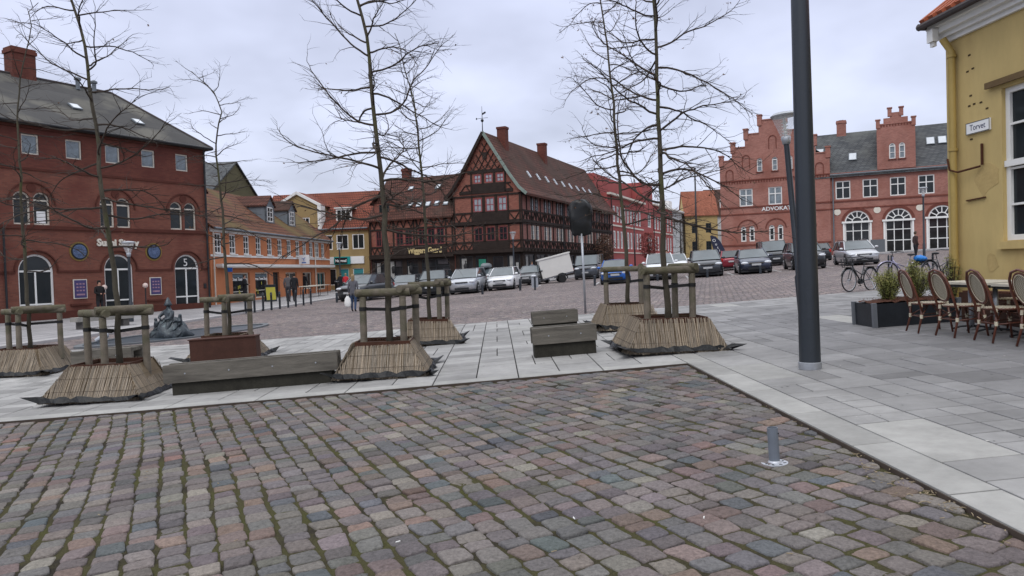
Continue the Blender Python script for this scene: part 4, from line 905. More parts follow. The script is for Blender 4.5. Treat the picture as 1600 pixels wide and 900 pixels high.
downpipe(B, 1.6, -.12, .5, 10.5, 'black_metal', .07); downpipe(B, 26.8, -.12, .5, 10.5, 'black_metal', .07)
BW = thing('white_terrace_building', 'white rendered narrow building between the coral building and yellow house', 'building', (12.2+43.2*math.cos(R(CA)), 92+43.2*math.sin(R(CA)), 0), R(CA), base=1.3)
m = MB(); win = [(x-.55, x+.55, za, zb) for x in (2, 4.6, 7.2, 9.8, 12.4, 15, 17.6) for za, zb in ((3.6, 5.9), (7.2, 9.4))]
wall(m, 0, 19, 11.2, .4, win, 0, .15); sides(m, 0, 19, .4, 11.2, 10); m.build('wall', MATS['render_white'], BW)
m = MB(); m.box(-.2, 19.2, -.5, 10.2, 11.2, 11.5); m.box(2, 5, 1, 3, 11.5, 13.2); m.build('cornice', MATS['frame_white'], BW)
for w_ in win: window(BW, *w_, y=.06, cols=2, rows=2, t=.1, glass='glass_pale')
BRICK('tile_orange_far', (.36, .13, .075), (.27, .09, .05), (.10, .04, .03), .24, .34, .04, .85, .3, .4, zs=1.3, bump=.6)
def simple_house(name, label, X, Y, ang, W_, D_, zE, zR, wallm, roofm, wins, base):
    B = thing(name, label, 'building', (X, Y, 0), R(ang), base=base); m = MB(); wall(m, 0, W_, zE, base-1, wins, 0, .15); sides(m, 0, W_, base-1, zE, D_)
    for xx in (0, W_): m.add([(xx, 0, zE), (xx, D_, zE), (xx, D_/2, zR)], [(0, 1, 2)])
    m.build('wall', MATS[wallm], B)
    m = MB(); roof_gable(m, 0, W_, zE, zR, D_, .4, .2); m.build('roof', MATS[roofm], B)
    for w_ in wins: window(B, *w_, y=.08, cols=2, rows=2, frame='frame_white' if wallm != 'render_yellow_far' else 'frame_dark', t=.1)
    return B
q = at(1072, 400, 140)
simple_house('yellow_house', 'yellow rendered house with bright orange-red roof at the end of the side street', q[0], 140, -6, 6.0, 9, 11.0, 15.6, 'render_yellow_far', 'tile_orange_far', [(1.2, 2.2, 3.8, 5.8), (1.2, 2.2, 7.4, 9.2), (3.8, 4.8, 3.8, 5.8), (3.8, 4.8, 7.4, 9.2)], 2.0)
q = at(1108, 400, 150)
Bf = simple_house('brown_roofed_house', 'pale house with dark red-brown roof and white dormer beside the office gable', q[0], 150, -6, 12, 9, 11.5, 16.8, 'render_white', 'tile_brown', [(.6, 1.8, 3.8, 6), (2.5, 3.5, 7.5, 9.8), (.6, 1.6, 7.5, 9.8), (2.5, 3.5, 3.8, 6)], 2.2)
m = MB(); m.box(2.6, 4.4, 1.0, 3.5, 12, 14.2); m.add([(2.4, .9, 14.2), (4.6, .9, 14.2), (3.5, .9, 15.2), (2.4, 4.5, 14.2), (4.6, 4.5, 14.2), (3.5, 4.5, 15.2)], [(0, 1, 2), (0, 2, 5, 3), (1, 4, 5, 2)]); m.build('dormer', MATS['frame_white'], Bf)
window(Bf, 3.0, 4.0, 12.4, 13.8, y=.95, cols=2, rows=2, frame='frame_dark')

# ---- 7. red brick office building with stepped gable
OFA = R(-26.4)
B = thing('brick_office_building', 'red brick office building with stepped gables, slate roof and arched white shop windows', 'building', (36.3, 72, 0), OFA, base=2.0)
G0, G1 = -15.3, -4.55; GC = (G0+G1)/2
def steps(x):
    d_ = abs(x-GC); hw = (G1-G0)/2
    for lim_, z in ((1.35, 16.2), (2.75, 14.9), (4.1, 13.6), (hw+.1, 12.3)):
        if d_ <= lim_: return z
    return 12.3
ex = [GC+s*l for s in (-1, 1) for l in (1.35, 2.75, 4.1)]
gwn = [(-13.35, -12.0, 7.45, 9.28), (-10.45, -9.1, 7.45, 9.28), (-7.5, -6.15, 7.45, 9.28)]
agw = [(c-.27, c+.27, 10.95, 12.35, True) for c in (-11.25, -9.75, -8.3)]
lgw = [(c-.27, c+.27, 3.75, 5.35, True) for c in (-13.0, -12.15, -10.18, -9.33, -7.3, -6.5)]
m = MB(); wall(m, G0, G1, steps, 1.0, gwn+agw+lgw, -.25, .2, extra=ex); 
m.add([(G0, -.25, 1), (G0, -.25, 12.3), (G0, 14, 12.3), (G0, 14, 1)], [(0, 1, 2, 3)]); m.add([(G1, -.25, 1), (G1, .1, 1), (G1, .1, 12.3), (G1, -.25, 12.3)], [(0, 1, 2, 3)])
X1 = 19.0
uw = [(c-.68, c+.68, 7.58, 9.38) for c in (-3.4, -.95, 1.45, 3.85, 6.3, 8.8, 11.2, 13.6, 16)]
aw = [(-3.3, -1.05, 2.1, 6.35, True), (.3, 2.6, 2.1, 6.35, True), (3.95, 6.25, 2.1, 6.4, True), (7.6, 9.9, 2.1, 6.4, True), (11.2, 13.5, 2.1, 6.4, True)]
wall(m, G1, X1, lambda x: 10.2, 1.0, uw+aw, 0, .22); m.add([(X1, 0, 1), (X1, 10, 1), (X1, 10, 10.2), (X1, 0, 10.2)], [(0, 1, 2, 3)])
D0, D1 = -.3, 3.0; DC = (D0+D1)/2
def st2(x):
    d_ = abs(x-DC); return 15.6 if d_ < .5 else (15.1 if d_ < 1.05 else 14.55)
dw = [(.75, 1.3, 11.15, 12.65, True), (1.6, 2.12, 11.15, 12.65, True)]
wall(m, D0, D1, st2, 10.2, dw, -.08, .18, extra=[DC+s*l for s in (-1, 1) for l in (.5, 1.05)])
for xx in (D0, D1): m.add([(xx, -.08, 10.2), (xx, -.08, 14.55), (xx, 5, 14.55), (xx, 2, 10.2)], [(0, 1, 2, 3)])
m.build('wall', MATS['brick_office'], B)
def piece(*bs):
    m = MB()
    for b_ in bs: m.box(*b_)
    m.build('coping', MATS['brick_office'], B)
for a_, b_, z in ((G0, GC-4.1, 12.3), (GC-4.1, GC-2.75, 13.6), (GC-2.75, GC-1.35, 14.9), (GC-1.35, GC+1.35, 16.2), (GC+1.35, GC+2.75, 14.9), (GC+2.75, GC+4.1, 13.6), (GC+4.1, G1, 12.3)):
    piece((a_-.04, b_+.04, -.33, .3, z, z+.1))
for x, z in ((G0+.15, 12.4), (GC-4.0, 13.7), (GC-2.65, 15.0), (GC-1.25, 16.3), (GC+1.25, 16.3), (GC+2.65, 15.0), (GC+4.0, 13.7), (G1-.15, 12.4)): piece((x-.22, x+.22, -.36, .3, z-.6, z+.42), (x-.28, x+.28, -.42, .36, z+.42, z+.54))
for x, z in ((D0+.12, 14.6), (D1-.12, 14.6), (DC-.5, 15.65), (DC+.5, 15.65)): piece((x-.18, x+.18, -.16, .25, z-.4, z+.35), (x-.24, x+.24, -.22, .3, z+.35, z+.45))
piece((D0, D1, -.14, .2, 14.5, 14.6))

m = MB()
for a_, b_, y_ in ((G0, G1, -.25), (G1, X1, 0)):
    m.box(a_, b_, y_-.07, y_-.002, 7.28, 7.42); m.box(a_, b_, y_-.05, y_-.002, 6.55, 6.68)
m.box(G0, G1, -.33, -.252, 10.1, 10.22); m.box(G0, G1, -.33, -.252, 3.3, 3.45); m.box(G1, X1, -.12, -.002, 9.75, 9.85); m.box(G1, X1, -.2, -.002, 9.98, 10.12)
x = G0+.1
while x < G1: m.box(x, x+.12, -.3, -.252, 9.85, 10.1); x += .27
x = G1
while x < X1: m.box(x, x+.13, -.1, -.002, 9.85, 9.98); x += .28
x = D0+.1
while x < D1: m.box(x, x+.1, -.13, -.082, 14.3, 14.5); x += .25
def arc(cx, zs, r_, y_, w=.16, n=14, d=.06):
    for k in range(n): a0, a1 = PI*k/n, PI*(k+1)/n; m.bar((cx-r_*math.cos(a0), y_, zs+r_*math.sin(a0)), (cx-r_*math.cos(a1), y_, zs+r_*math.sin(a1)), w, d, (0, 1, 0))
for a_ in aw: arc((a_[0]+a_[1])/2, a_[3]-1.14, 1.32, -.02, .22)
for c in (-12.58, -9.76, -6.9): arc(c, 5.0, 1.0, -.27, .12)
for c, z in ((-14.3, 11.0), (-12.6, 12.4), (-9.93, 14.2), (-7.3, 12.4), (-5.5, 11.0)): arc(c, z, .36, -.26, .1, 8); m.box(c-.4, c-.32, -.29, -.252, z-1.0, z); m.box(c+.32, c+.4, -.29, -.252, z-1.0, z)
for c in agw+dw: m.box(c[0]-.1, c[1]+.1, -.36 if c in agw else -.2, -.02, c[2]-.1, c[2])
m.build('brick_moulding', MATS['office_trim'], B)
m = MB()    # roofs: main and the one behind the gable
sl = (14.8-10.15)/4.6
def rslab(x0, x1, hole=None):
    V = [(x0, -.3, 10.15-.3*sl), (x1, -.3, 10.15-.3*sl), (x1, 4.6, 14.8), (x0, 4.6, 14.8), (x0, 9.5, 10.15), (x1, 9.5, 10.15)]
    m.add(V, [(0, 1, 2, 3), (3, 2, 5, 4)]); m.add([(a, b, c-.12) for a, b, c in V], [(3, 2, 1, 0)]); m.add([V[0], V[1], (V[1][0], V[1][1], V[1][2]-.12), (V[0][0], V[0][1], V[0][2]-.12)], [(0, 3, 2, 1)])
rslab(G1-1.5, X1)
for s_ in (-1, 1):
    m.add([(GC, .0, 15.6), (GC+s_*5.3, .0, 11.9), (GC+s_*5.3, 13, 11.9), (GC, 13, 15.6)], [(0, 1, 2, 3)])
    m.add([(DC, .1, 15.0), (DC+s_*1.62, .1, 14.2), (DC+s_*1.62, 4.6, 14.2), (DC, 4.6, 15.0)], [(0, 1, 2, 3)])
m.build('roof', MATS['slate_roof'], B)
for w_ in gwn: window(B, *w_, y=-.13, cols=2, rows=[.62], t=.11, bt=.1, glass='glass_pale')
for w_ in agw+dw: window(B, *w_[:4], y=-.12 if w_ in agw else .0, cols=1, rows=2, arch=True, t=.09, glass='glass_pale')
for w_ in lgw: window(B, *w_[:4], y=-.13, cols=1, rows=[.45], arch=True, t=.12)
for w_ in uw: window(B, *w_, y=.1, cols=2, rows=[.62], t=.1, bt=.09)
for w_ in aw: window(B, *w_[:4], y=.1, cols=3, rows=[.38, .72], arch=True, fan=5, t=.12, bt=.08, glass='glass_shop')
m = MB()
for a_ in aw: 
    zs = a_[3]-1.14
    m.box(a_[0]-.16, a_[0]-.003, -.12, .1, 2.1, zs+.05); m.box(a_[1]+.003, a_[1]+.16, -.12, .1, 2.1, zs+.05); m.box(a_[0]-.26, a_[1]+.26, -.2, .09, zs-.08, zs+.1)
m.build('door_surround', MATS['frame_white'], B)
for c in (-3.95, -.38, 3.28, 6.9, 10.5): m = MB(); m.tube([(c, -.05, 6.3), (c, -.002, 6.3)], .32, 18); m.build('stone_disc', MATS['frame_cream'], B)
downpipe(B, -4.3, -.12, 2.1, 10.0, 'zinc', .06); gutter(B, G1, X1, -.36, 10.0, 'zinc')
for x, y in ((-2.5, 1.6), (4.4, 2.6), (5.4, 2.6), (-5.6, 2.4), (9.3, 2.6)): skylight(B, x, y, 10.15, sl, .75, 1.1, .1)
chimney(B, -3.6, 4.6, 14.2, 16.1, .9, .7, 'brick_office')
m = MB(); m.box(-1.0, .25, -.3, -.02, 2.0, 3.4); m.build('wall_cabinet', M('grey_cabinet', (.11, .12, .13), .5, .1, 3), B)
t_ = thing('law_office_sign', 'white capital lettering ADVOKATERNE across the brick gable', 'sign', (36.3, 72, 0), OFA, base=0)
text('ADVOKATERNE', .56, MATS['sign_white'], t_, (-8.95, -.34, 6.85), depth=.02, bold=.006, sx=1.08)

# ---- 8. yellow building at the right edge
YA = R(-85)
M('render_yellow', (.50, .38, .165), .9, .16, 1.3, .3, 14, col2=(.43, .315, .135), mask=(1.1, .47, .72), stretch=(1, 1, .35)); M('yellow_paint', (.38, .275, .09), .5, .1, 2)
M('patch_plaster', (.40, .29, .12), .95, .15, 5); M('rust', (.07, .025, .012), .9, .3, 9); M('dark_hole', (.06, .04, .02), 1, .3, 9)
B = thing('yellow_corner_building', 'yellow rendered building with white cornice and tall white windows at right edge', 'building', (7.97, 13.4, 0), YA, base=.42)
x1 = 13.8; win = [(c-.78, c+.78, 1.82, 4.3) for c in (2.1, 5.3, 8.4, 11.5)]
m = MB(); wall(m, 0, x1, 5.55, -.5, win, 0, .17); m.add([(0, 0, -.5), (0, 9, -.5), (0, 9, 5.55), (0, 0, 5.55)], [(0, 3, 2, 1)]); m.add([(x1, 0, -.5), (x1, 9, -.5), (x1, 9, 5.55), (x1, 0, 5.55)], [(0, 1, 2, 3)]); m.add([(0, 9, -.5), (x1, 9, -.5), (x1, 9, 5.55), (0, 9, 5.55)], [(0, 3, 2, 1)])
m.build('wall', MATS['render_yellow'], B)
for w_ in win: window(B, *w_, y=.10, cols=3, rows=[.235, .47, .76], t=.09, bt=.035, glass='glass')
for w_ in win: m = MB(); m.box(w_[0]+.003, w_[1]-.003, .03, .14, 3.02, 3.12); m.build('transom', MATS['frame_white'], B)
M('wall_stain', (.30, .225, .115), .95, .2, 3.)
for x, z, w_, hh_ in ((.75, .95, .5, .45), (1.05, 1.45, .25, .3), (.95, 2.9, .55, .5), (3.7, 1.2, .8, .5), (6.9, 2.6, .5, .9)):
    m = MB(); n = 14; rnd = random.Random(int(x*100)); P_ = [(x+w_/2*(1+rnd.gauss(0, .14))*math.cos(2*PI*k/n), z+hh_/2*(1+rnd.gauss(0, .14))*math.sin(2*PI*k/n)) for k in range(n)]
    m.prism(P_, -.004, -.001); m.build('plaster_patch', M('plaster_patch', (.44, .325, .14), .95, .15, 4, .4, 18), B)
M('stone_brown', (.13, .085, .04), .9, .2, 6)
for w_ in win:
    m = MB(); m.bar((w_[0]-.28, -.06, 4.4), (w_[1]+.2, -.06, 4.4), .04, .1); m.build('window_hood', MATS['stone_brown'], B)
    m = MB(); m.box(w_[0]-.06, w_[1]+.06, -.07, -.003, 1.68, 1.8); m.build('window_sill', MATS['render_yellow'], B)
m = MB()
for a_, b_, c_, d_ in ((.0, -.06, 5.42, 5.50), (0, -.13, 5.50, 5.58), (0, -.22, 5.58, 5.68), (0, -.30, 5.68, 5.74)):
    m.box(-.02+b_*.3, x1, b_, .0, c_, d_); m.box(-.02+b_*.3, .0, .0, 9, c_, d_)
m.box(-.03, .13, -.34, -.225, 5.44, 5.66); m.box(0.0, .10, -.30, -.24, 5.36, 5.439)
m.build('cornice', MATS['frame_white'], B)
m = MB(); m.tube([(-.16, -.40, 5.76), (x1, -.40, 5.76)], .06, 8); m.tube([(-.12, -.44, 5.76), (-.12, 9, 5.76)], .06, 8); m.build('gutter', MATS['stone_dark'], B)
m = MB(); V = [(-.12, -.42, 5.78), (x1+.4, -.42, 5.78), (x1+.4, 9.4, 5.78), (-.12, 9.4, 5.78), (3.5, 4.5, 9.4), (x1-3.5, 4.5, 9.4)]; m.add(V, [(0, 1, 5, 4), (1, 2, 5), (2, 3, 4, 5), (3, 0, 4), (3, 2, 1, 0)]); m.build('roof', M('tile_orange', (.30, .085, .04), .8, .3, 2., .6, 12), B)
# pantile rolls along the eave
m = MB()
for k in range(60):
    x = -.02+k*.235; m.bar((x, -.43, 5.83), (x, 1.3, 5.83+1.73*.735), .13, .07, (0, 1, .7))
m.build('pantile', MATS['tile_orange'], B)
m = MB(); m.tube([(.27, -.09, .45), (.27, -.09, 5.2), (.2, -.2, 5.45)], .062, 10)
for z in (1.4, 3.45, 5.1): m.tube([(.27, -.09, z), (.27, -.09, z+.05)], .078, 10)
m.build('downpipe', MATS['yellow_paint'], B, autosmooth=40)
m = MB(); m.tube([(.22, -.16, 3.32), (.28, -.17, 3.12), (.42, -.12, 3.06), (.88, -.05, 3.10)], .018, 6); m.build('wall_hook', MATS['rust'], B)
m = MB(); m.bar((.9, -.03, 3.12), (.9, -.03, 3.48), .03, .03); m.build('wall_bracket', MATS['rust'], B)
m = MB(); m.bar((.5, -.02, 2.55), (.95, -.02, 2.57), .03, .02); m.build('wall_bracket', MATS['rust'], B)
m = MB()
for x, z in ((.6, 5.05), (.55, 4.78), (.68, 4.80), (.62, 4.35), (.58, 4.18), (.7, 4.19), (.86, 4.18), (1.0, 4.05), (.62, 3.6)): m.box(x-.03, x+.03, -.006, .0-.002, z-.014, z+.014)
m.build('wall_scar', MATS['dark_hole'], B)
t_ = thing('street_name_sign', 'small white street name plate reading Torvet on the yellow wall', 'sign', (7.97, 13.4, 0), YA, base=0)
m = MB(); m.box(.53, 1.09, -.035, -.005, 3.68, 3.88); m.build('plate', MATS['sign_white'], t_)
m = MB()
for a_, b_, c_, d_ in ((.53, 1.09, 3.68, 3.692), (.53, 1.09, 3.868, 3.88), (.53, .542, 3.692, 3.868), (1.078, 1.09, 3.692, 3.868)): m.box(a_, b_, -.038, -.0355, c_, d_)
m.build('border', MATS['lead'], t_)
text('Torvet', .14, M('navy_ink', (.02, .025, .09), .5, .1, 5), t_, (.81, -.037, 3.74), depth=.001, sx=.95)
# ============================================================= TREES, PLANTERS, GUARDS
def reedmat():
    m = VCOL('dry_reed', .85, 60, .25, .3, 200, .2); return m
REED = reedmat()
M('planter_soil', (.055, .032, .02), 1, .4, 15, .8, 60); M('ground_cloth', (.010, .011, .012), .45, .3, 6, .4, 25)
M('bark', (.066, .058, .042), .9, .35, 7, .8, 40, col2=(.075, .080, .028), mask=(2.5, .52, .66), stretch=(1, 1, .4))
M('twig_bark', (.045, .034, .027), .85, .3, 8); M('dead_leaf', (.09, .045, .022), .8, .4, 9)
M('guard_wood', (.15, .128, .10), .85, .32, 5, .6, 40, col2=(.105, .098, .066), mask=(3, .48, .65)); M('guard_rail_wood', (.10, .092, .058), .85, .32, 6, .6, 40, col2=(.14, .12, .092), mask=(4, .5, .65))
M('rubber_strap', (.012, .012, .012), .5, .2, 5)
M('weathered_oak', (.14, .128, .108), .8, .28, 3, .6, 22, col2=(.085, .077, .065), mask=(1.2, .45, .65), stretch=(1, 8, 8)); M('bench_base_dark', (.028, .026, .020), .9, .4, 6, .4, 30)
M('corten', (.062, .026, .018), .85, .25, 4, .3, 60)
def planter(cx, cy, wb=1.36, wt=.84, hh=.50, db=1.5, rz=R(2.5), seed=0, label=''):
    rnd = random.Random(seed); zb = h(cx, cy)+.03
    t = thing('tree_planter', label, 'planter', (cx, cy, zb), rz, 'reed-clad tree planters')
    dt = wt*.95
    def corner(k, f, off=0.):
        sx, sy = ((-1, -1), (1, -1), (1, 1), (-1, 1))[k % 4]; w = (wb+(wt-wb)*f)/2+off; d_ = (db+(dt-db)*f)/2+off
        return Vector((sx*w, sy*d_, .03+f*hh))
    wob = [Vector((rnd.gauss(0, .03), rnd.gauss(0, .03), rnd.gauss(0, .012))) for _ in range(4)]; wo0 = [Vector((rnd.gauss(0, .03), rnd.gauss(0, .03), 0)) for _ in range(4)]
    for k in range(4):
        m = MB(); A0, B0, A1, B1 = corner(k, 0)+wo0[k], corner(k+1, 0)+wo0[(k+1) % 4], corner(k, 1)+wob[k], corner(k+1, 1)+wob[(k+1) % 4]
        nrm = (B0-A0).cross(A1-A0).normalized()
        i_ = nrm*-.03
        m.col = (.17, .13, .085); m.add([A0+i_, B0+i_, B1+i_, A1+i_], [(0, 1, 2, 3)])
        n = 210
        for j in range(n):
            u_ = (j+.5)/n; b_ = A0.lerp(B0, u_); ed_ = B0-A0; wl = ed_.length; ed_ = ed_/wl; up0 = (A1-A0)-ed_*(A1-A0).dot(ed_); ins = (A1-A0).dot(ed_); fr = min(1, u_*wl/ins-.02, (1-u_)*wl/ins-.02)
            if fr < .04: continue
            tp = b_+up0*fr
            jit = nrm*rnd.uniform(-.001, .007); du = (B0-A0).normalized()*rnd.gauss(0, .006); du2 = (B0-A0).normalized()*rnd.gauss(0, .012)
            g = rnd.choice((.84, .92, 1, 1.06, 1.15, .74)); base = rnd.choice(((.30, .245, .185), (.265, .22, .17), (.34, .28, .21), (.24, .21, .17)))
            m.col = tuple(c*g for c in base); up_ = (tp-b_).normalized()
            a_ = b_-up_*rnd.uniform(-.01, .035)+jit; c_ = tp+up_*rnd.uniform(-.02, .012)+jit+du2; md = (a_+c_)/2+nrm*rnd.uniform(0, .006)+du
            m.tube([a_+nrm*.004, md, c_], [.0036, .0040, .0032], 4, cap=False)
        m.build('reed_panel', REED, t)
        m2 = MB()
        for f in (.27, .62):
            m2.tube([A0.lerp(A1, f)+nrm*.012, B0.lerp(B1, f)+nrm*.012], .0022, 4)
        m2.build('binding_wire', MATS['twig_bark'], t)
    m = MB(); p = [corner(k, .97, -.015) for k in range(4)]; m.add([(*q[:2], q[2]-.04) for q in p]+[(0, 0, .03+hh-.02)], [(0, 1, 4), (1, 2, 4), (2, 3, 4), (3, 0, 4)]); 
    m.build('soil', MATS['planter_soil'], t)
    m = MB(); 
    for k in range(4): a, b = corner(k, 1, -.01), corner(k+1, 1, -.01); m.bar(a-Vector((0, 0, .05)), b-Vector((0, 0, .05)), .02, .12, mi=0)
    m.build('inner_frame', M('frame_rust', (.06, .025, .015), .9, .3, 6), t)
    # ragged black cloth creeping out from under the reeds
    m = MB(); N_ = 72; V = []
    for j in range(N_):
        f = j/N_*4; k = int(f); u_ = f-k; b_ = corner(k, 0).lerp(corner(k+1, 0), u_); d_ = Vector((b_.x, b_.y, 0)).normalized()
        ex_ = .035+.08*abs(math.sin(j*.9+seed))*rnd.random()+(.17 if min(u_, 1-u_) < .07 and rnd.random() < .7 else 0)
        lift = .012+(.07+.07*rnd.random() if ex_ > .12 else .016*rnd.random())
        V += [b_-d_*.05+Vector((0, 0, .03)), b_+d_*.016+Vector((0, 0, .055+.05*rnd.random())), b_+d_*ex_+Vector((0, 0, lift-.03+.02))]
    F_ = []
    for j in range(N_):
        a, b = 3*j, 3*((j+1) % N_); F_ += [(a, a+1, b+1, b), (a+1, a+2, b+2, b+1)]
    m.add(V, F_); m.build('ground_cloth', MATS['ground_cloth'], t)
    return t
def guard(cx, cy, posts, label, zr=1.30, seed=0):
    rnd = random.Random(seed+50); zg = h(cx, cy); t = thing('tree_guard', label, 'tree guard', (cx, cy, zg), 0, 'round timber tree guards')
    for (x, y) in posts:
        m = MB(); a = rnd.uniform(-.012, .012); m.tube([(x, y, .3), (x+a, y, .8), (x+a, y+a, zr-.04)], [.056, .054, .052], 12); m.build('post', MATS['guard_wood'], t, autosmooth=40)
        m = MB(); m.tube([(x+a, y, zr-.26), (x+a, y, zr-.20)], .06, 12); m.build('strap_band', MATS['rubber_strap'], t)
        m = MB(); px, py = x*.08, y*.08
        m.bar((x, y, zr-.23), (px, py, zr-.27+rnd.uniform(-.03, .02)), .012, .05); m.build('strap', MATS['rubber_strap'], t)
    n = len(posts)
    for k in range(n):
        a = Vector((*posts[k], zr+.02+.05*(k % 2))); b = Vector((*posts[(k+1) % n], zr+.02+.05*(k % 2))); d_ = (b-a).normalized()*.11
        m = MB(); m.tube([a-d_, a, (a+b)/2+Vector((0, 0, .004)), b, b+d_], [.060, .062, .060, .061, .059], 12); m.build('rail', MATS['guard_rail_wood'], t, autosmooth=40)
    return t
def tree(path_px, Y, label, z0, limbs, r0=.052, seed=0, spread=1.7, zlow=2.4, extra=2.5, name='bare_tree', leaves=25, group='young bare street trees'):
    rnd = random.Random(seed)
    pts = [Vector(at(px, py, Y)) for px, py in path_px]
    base = Vector((pts[0].x, pts[0].y, z0)); pts = [base]+[p for p in pts if p.z > z0+.2]
    d_ = (pts[-1]-pts[-2]).normalized()
    if extra > 0: pts += [pts[-1]+d_*extra*.5+Vector((rnd.gauss(0, .05), 0, 0)), pts[-1]+d_*extra+Vector((rnd.gauss(0, .12), rnd.gauss(0, .1), 0))]
    for i in range(2, len(pts)): pts[i] = pts[i]+Vector((0, rnd.gauss(0, .05), 0))
    # resample with wobble
    L = [0]
    for a, b in zip(pts, pts[1:]): L.append(L[-1]+(b-a).length)
    tot = L[-1]
    def pos(s):
        for i in range(len(pts)-1):
            if s <= L[i+1]+1e-6: return pts[i].lerp(pts[i+1], (s-L[i])/max(1e-6, L[i+1]-L[i]))
        return pts[-1]
    n = 26; tp = [pos(tot*i/n)-base+Vector((rnd.gauss(0, .008), rnd.gauss(0, .008), 0))*(1 if 0 < i else 0) for i in range(n+1)]
    rad = [r0*(1-.86*(i/n)**.9) for i in range(n+1)]; rad[0] *= 1.15
    t = thing(name, label, 'tree', tuple(base), 0, group)
    m = MB(); m.tube(tp, rad, 10); m.build('trunk', MATS['bark'], t, smooth=True)
    m = MB(); lf = MB()
    def leaf(p):
        for q in range(rnd.choice((1, 1, 2, 3))):
            c = p+Vector((rnd.gauss(0, .02), rnd.gauss(0, .02), -.02-.02*rnd.random())); a = Vector((rnd.gauss(0, 1), rnd.gauss(0, 1), rnd.gauss(0, 1))).normalized()*.022; b = a.orthogonal().normalized()*.014
            lf.add([c-a, c+b, c+a, c-b], [(0, 1, 2, 3)])
    def branch(p, d, ln, r_, lev):
        k = max(4, int(ln/.085)) if lev < 2 else 3; P = [p]; dd = d.copy(); st = ln/k; kids = []
        curl = rnd.gauss(.0, .05) if lev else rnd.uniform(-.035, .045)
        for i in range(k):
            dd = (dd+Vector((rnd.gauss(0, .13), rnd.gauss(0, .13), rnd.gauss(0, .12)+curl))).normalized(); p = p+dd*st; P.append(p)
            if lev < 2 and i >= (1 if lev else 2): kids.append((p.copy(), dd.copy(), i/k))
        m.tube(P, [r_*(1-.75*i/k) for i in range(k+1)], 5 if lev == 0 else 3, cap=False)
        if lev == 2 or rnd.random() < .3:
            if leaves and rnd.random() < leaves/900: leaf(P[-1])
        for (q, dq, f) in kids:
            if rnd.random() < (.92 if lev == 0 else .62):
                side = dq.cross(Vector((0, 0, 1))).normalized()*rnd.choice((-1, 1)); ang = rnd.uniform(.5, 1.05)
                nd = (dq*math.cos(ang)+side*math.sin(ang)*.8+Vector((0, 0, rnd.uniform(-.35, .42)))).normalized()
                l2 = (rnd.uniform(.18, .56)*ln*(1-.5*f) if lev == 0 else rnd.uniform(.06, .24))
                branch(q, nd, l2, max(.0030, r_*(.48-.2*f)), lev+1)
    for i in range(limbs):
        f = (i+rnd.random())/limbs; s_ = zlow-z0+(tot-(zlow-z0))*f*.98; s_ = min(s_, tot*.99)
        p = pos(s_)-base; az = i*2.4+rnd.gauss(0, .35); elv = -.08+.50*f+rnd.gauss(0, .13)
        dfl = limbs; d_ = Vector((math.cos(az)*math.cos(elv), math.sin(az)*math.cos(elv), math.sin(elv)))
        ln = spread*(1-.55*f)*rnd.uniform(.7, 1.2)*(1.0 if f > .06 else .8)
        branch(p, d_, ln, r0*(.40-.22*f), 0)
    m.build('crown', MATS['twig_bark'], t)
    if lf.v: tag(lf.build('dead_leaves', MATS['dead_leaf'], t), kind='stuff')
    return t
T_Y = dict(f=11.75, b=15.9)
P2 = [((183, 490), (177, 420), (162, 306), (150, 205), (138.5, 129), (126.6, 57), (110, 0))]
specs = [
 ('a', 45, 15.4, [(44, 490), (41, 420), (36, 296), (27, 181), (30, 120), (48, 33)], .4, 32, 1.4, .045, [(-.34, -.1), (.0, -.3), (.6, .12)], 2.0, 'leftmost bare young tree in front of the first arched door of the brick building', 'leftmost timber guard around the tree before the brick building', 'leftmost reed planter, cut by the picture edge'),
 ('b', 180, 11.45, [(184, 490), (177, 420), (162, 306), (150, 205), (138.5, 129), (126.6, 57), (110, 0)], 2.5, 42, 1.55, .050, [(-.42, 0), (0, -.30), (.44, .1)], 2.15, 'bare young tree with mossy trunk, front row left, before the sushi doorway', 'mossy timber guard nearest the left front planter', 'near left reed planter with black cloth beside the long bench'),
 ('c', 357, 15.9, [(357, 465), (351, 420), (344, 310), (337, 229), (348, 172), (330, 138), (296, 110)], 0, 34, 1.25, .045, [(-.46, .0), (.05, -.3), (.46, .05)], 2.0, 'bare young tree with curved leaning top between brick and orange buildings', 'timber guard behind the rust coloured steel box', 'reed planter behind the rust coloured steel box'),
 ('d', 608, 11.75, [(608, 500), (605, 430), (597.7, 317), (588, 215), (580.6, 137), (575.7, 63.5), (558.6, 0)], 2.5, 46, 1.95, .056, [(-.37, -.15), (.26, -.12), (.40, .28)], 2.3, 'large bare tree in the front row centre with wide drooping branches', 'timber guard with thick top log around the central front tree', 'central front reed planter right of the long bench'),
 ('e', 672, 16.2, [(671, 480), (668.6, 430), (663.7, 342), (658.8, 274), (649, 171), (627, 88)], .5, 42, 1.7, .048, [(-.30, -.2), (.25, -.2), (.38, .2)], 2.0, 'bare tree behind the central one, before the gilded merchant sign', 'timber guard behind the central front planter', 'reed planter in the back row behind the central front one'),
 ('f', 980, 16.2, [(981, 470), (979, 406), (969.6, 293), (957, 171), (950, 73), (938, 0)], 1.5, 44, 1.8, .052, [(-.42, .0), (.3, -.25), (.4, .3)], 2.3, 'slightly leaning bare tree in the back row before the coral building', 'timber guard in the back row by the covered sign pole', 'reed planter in the back row by the covered sign pole'),
 ('g', 1042, 12.1, [(1043, 470), (1038, 406), (1033, 318), (1028, 196), (1025, 98), (1022, 0)], 2.8, 48, 1.9, .057, [(-.36, -.25), (.22, .3), (.43, -.02)], 2.3, 'large bare tree at centre right with straight trunk and a few dead leaves', 'timber guard with long log around the centre right front tree', 'large reed planter nearest the dark lamp post'),
]
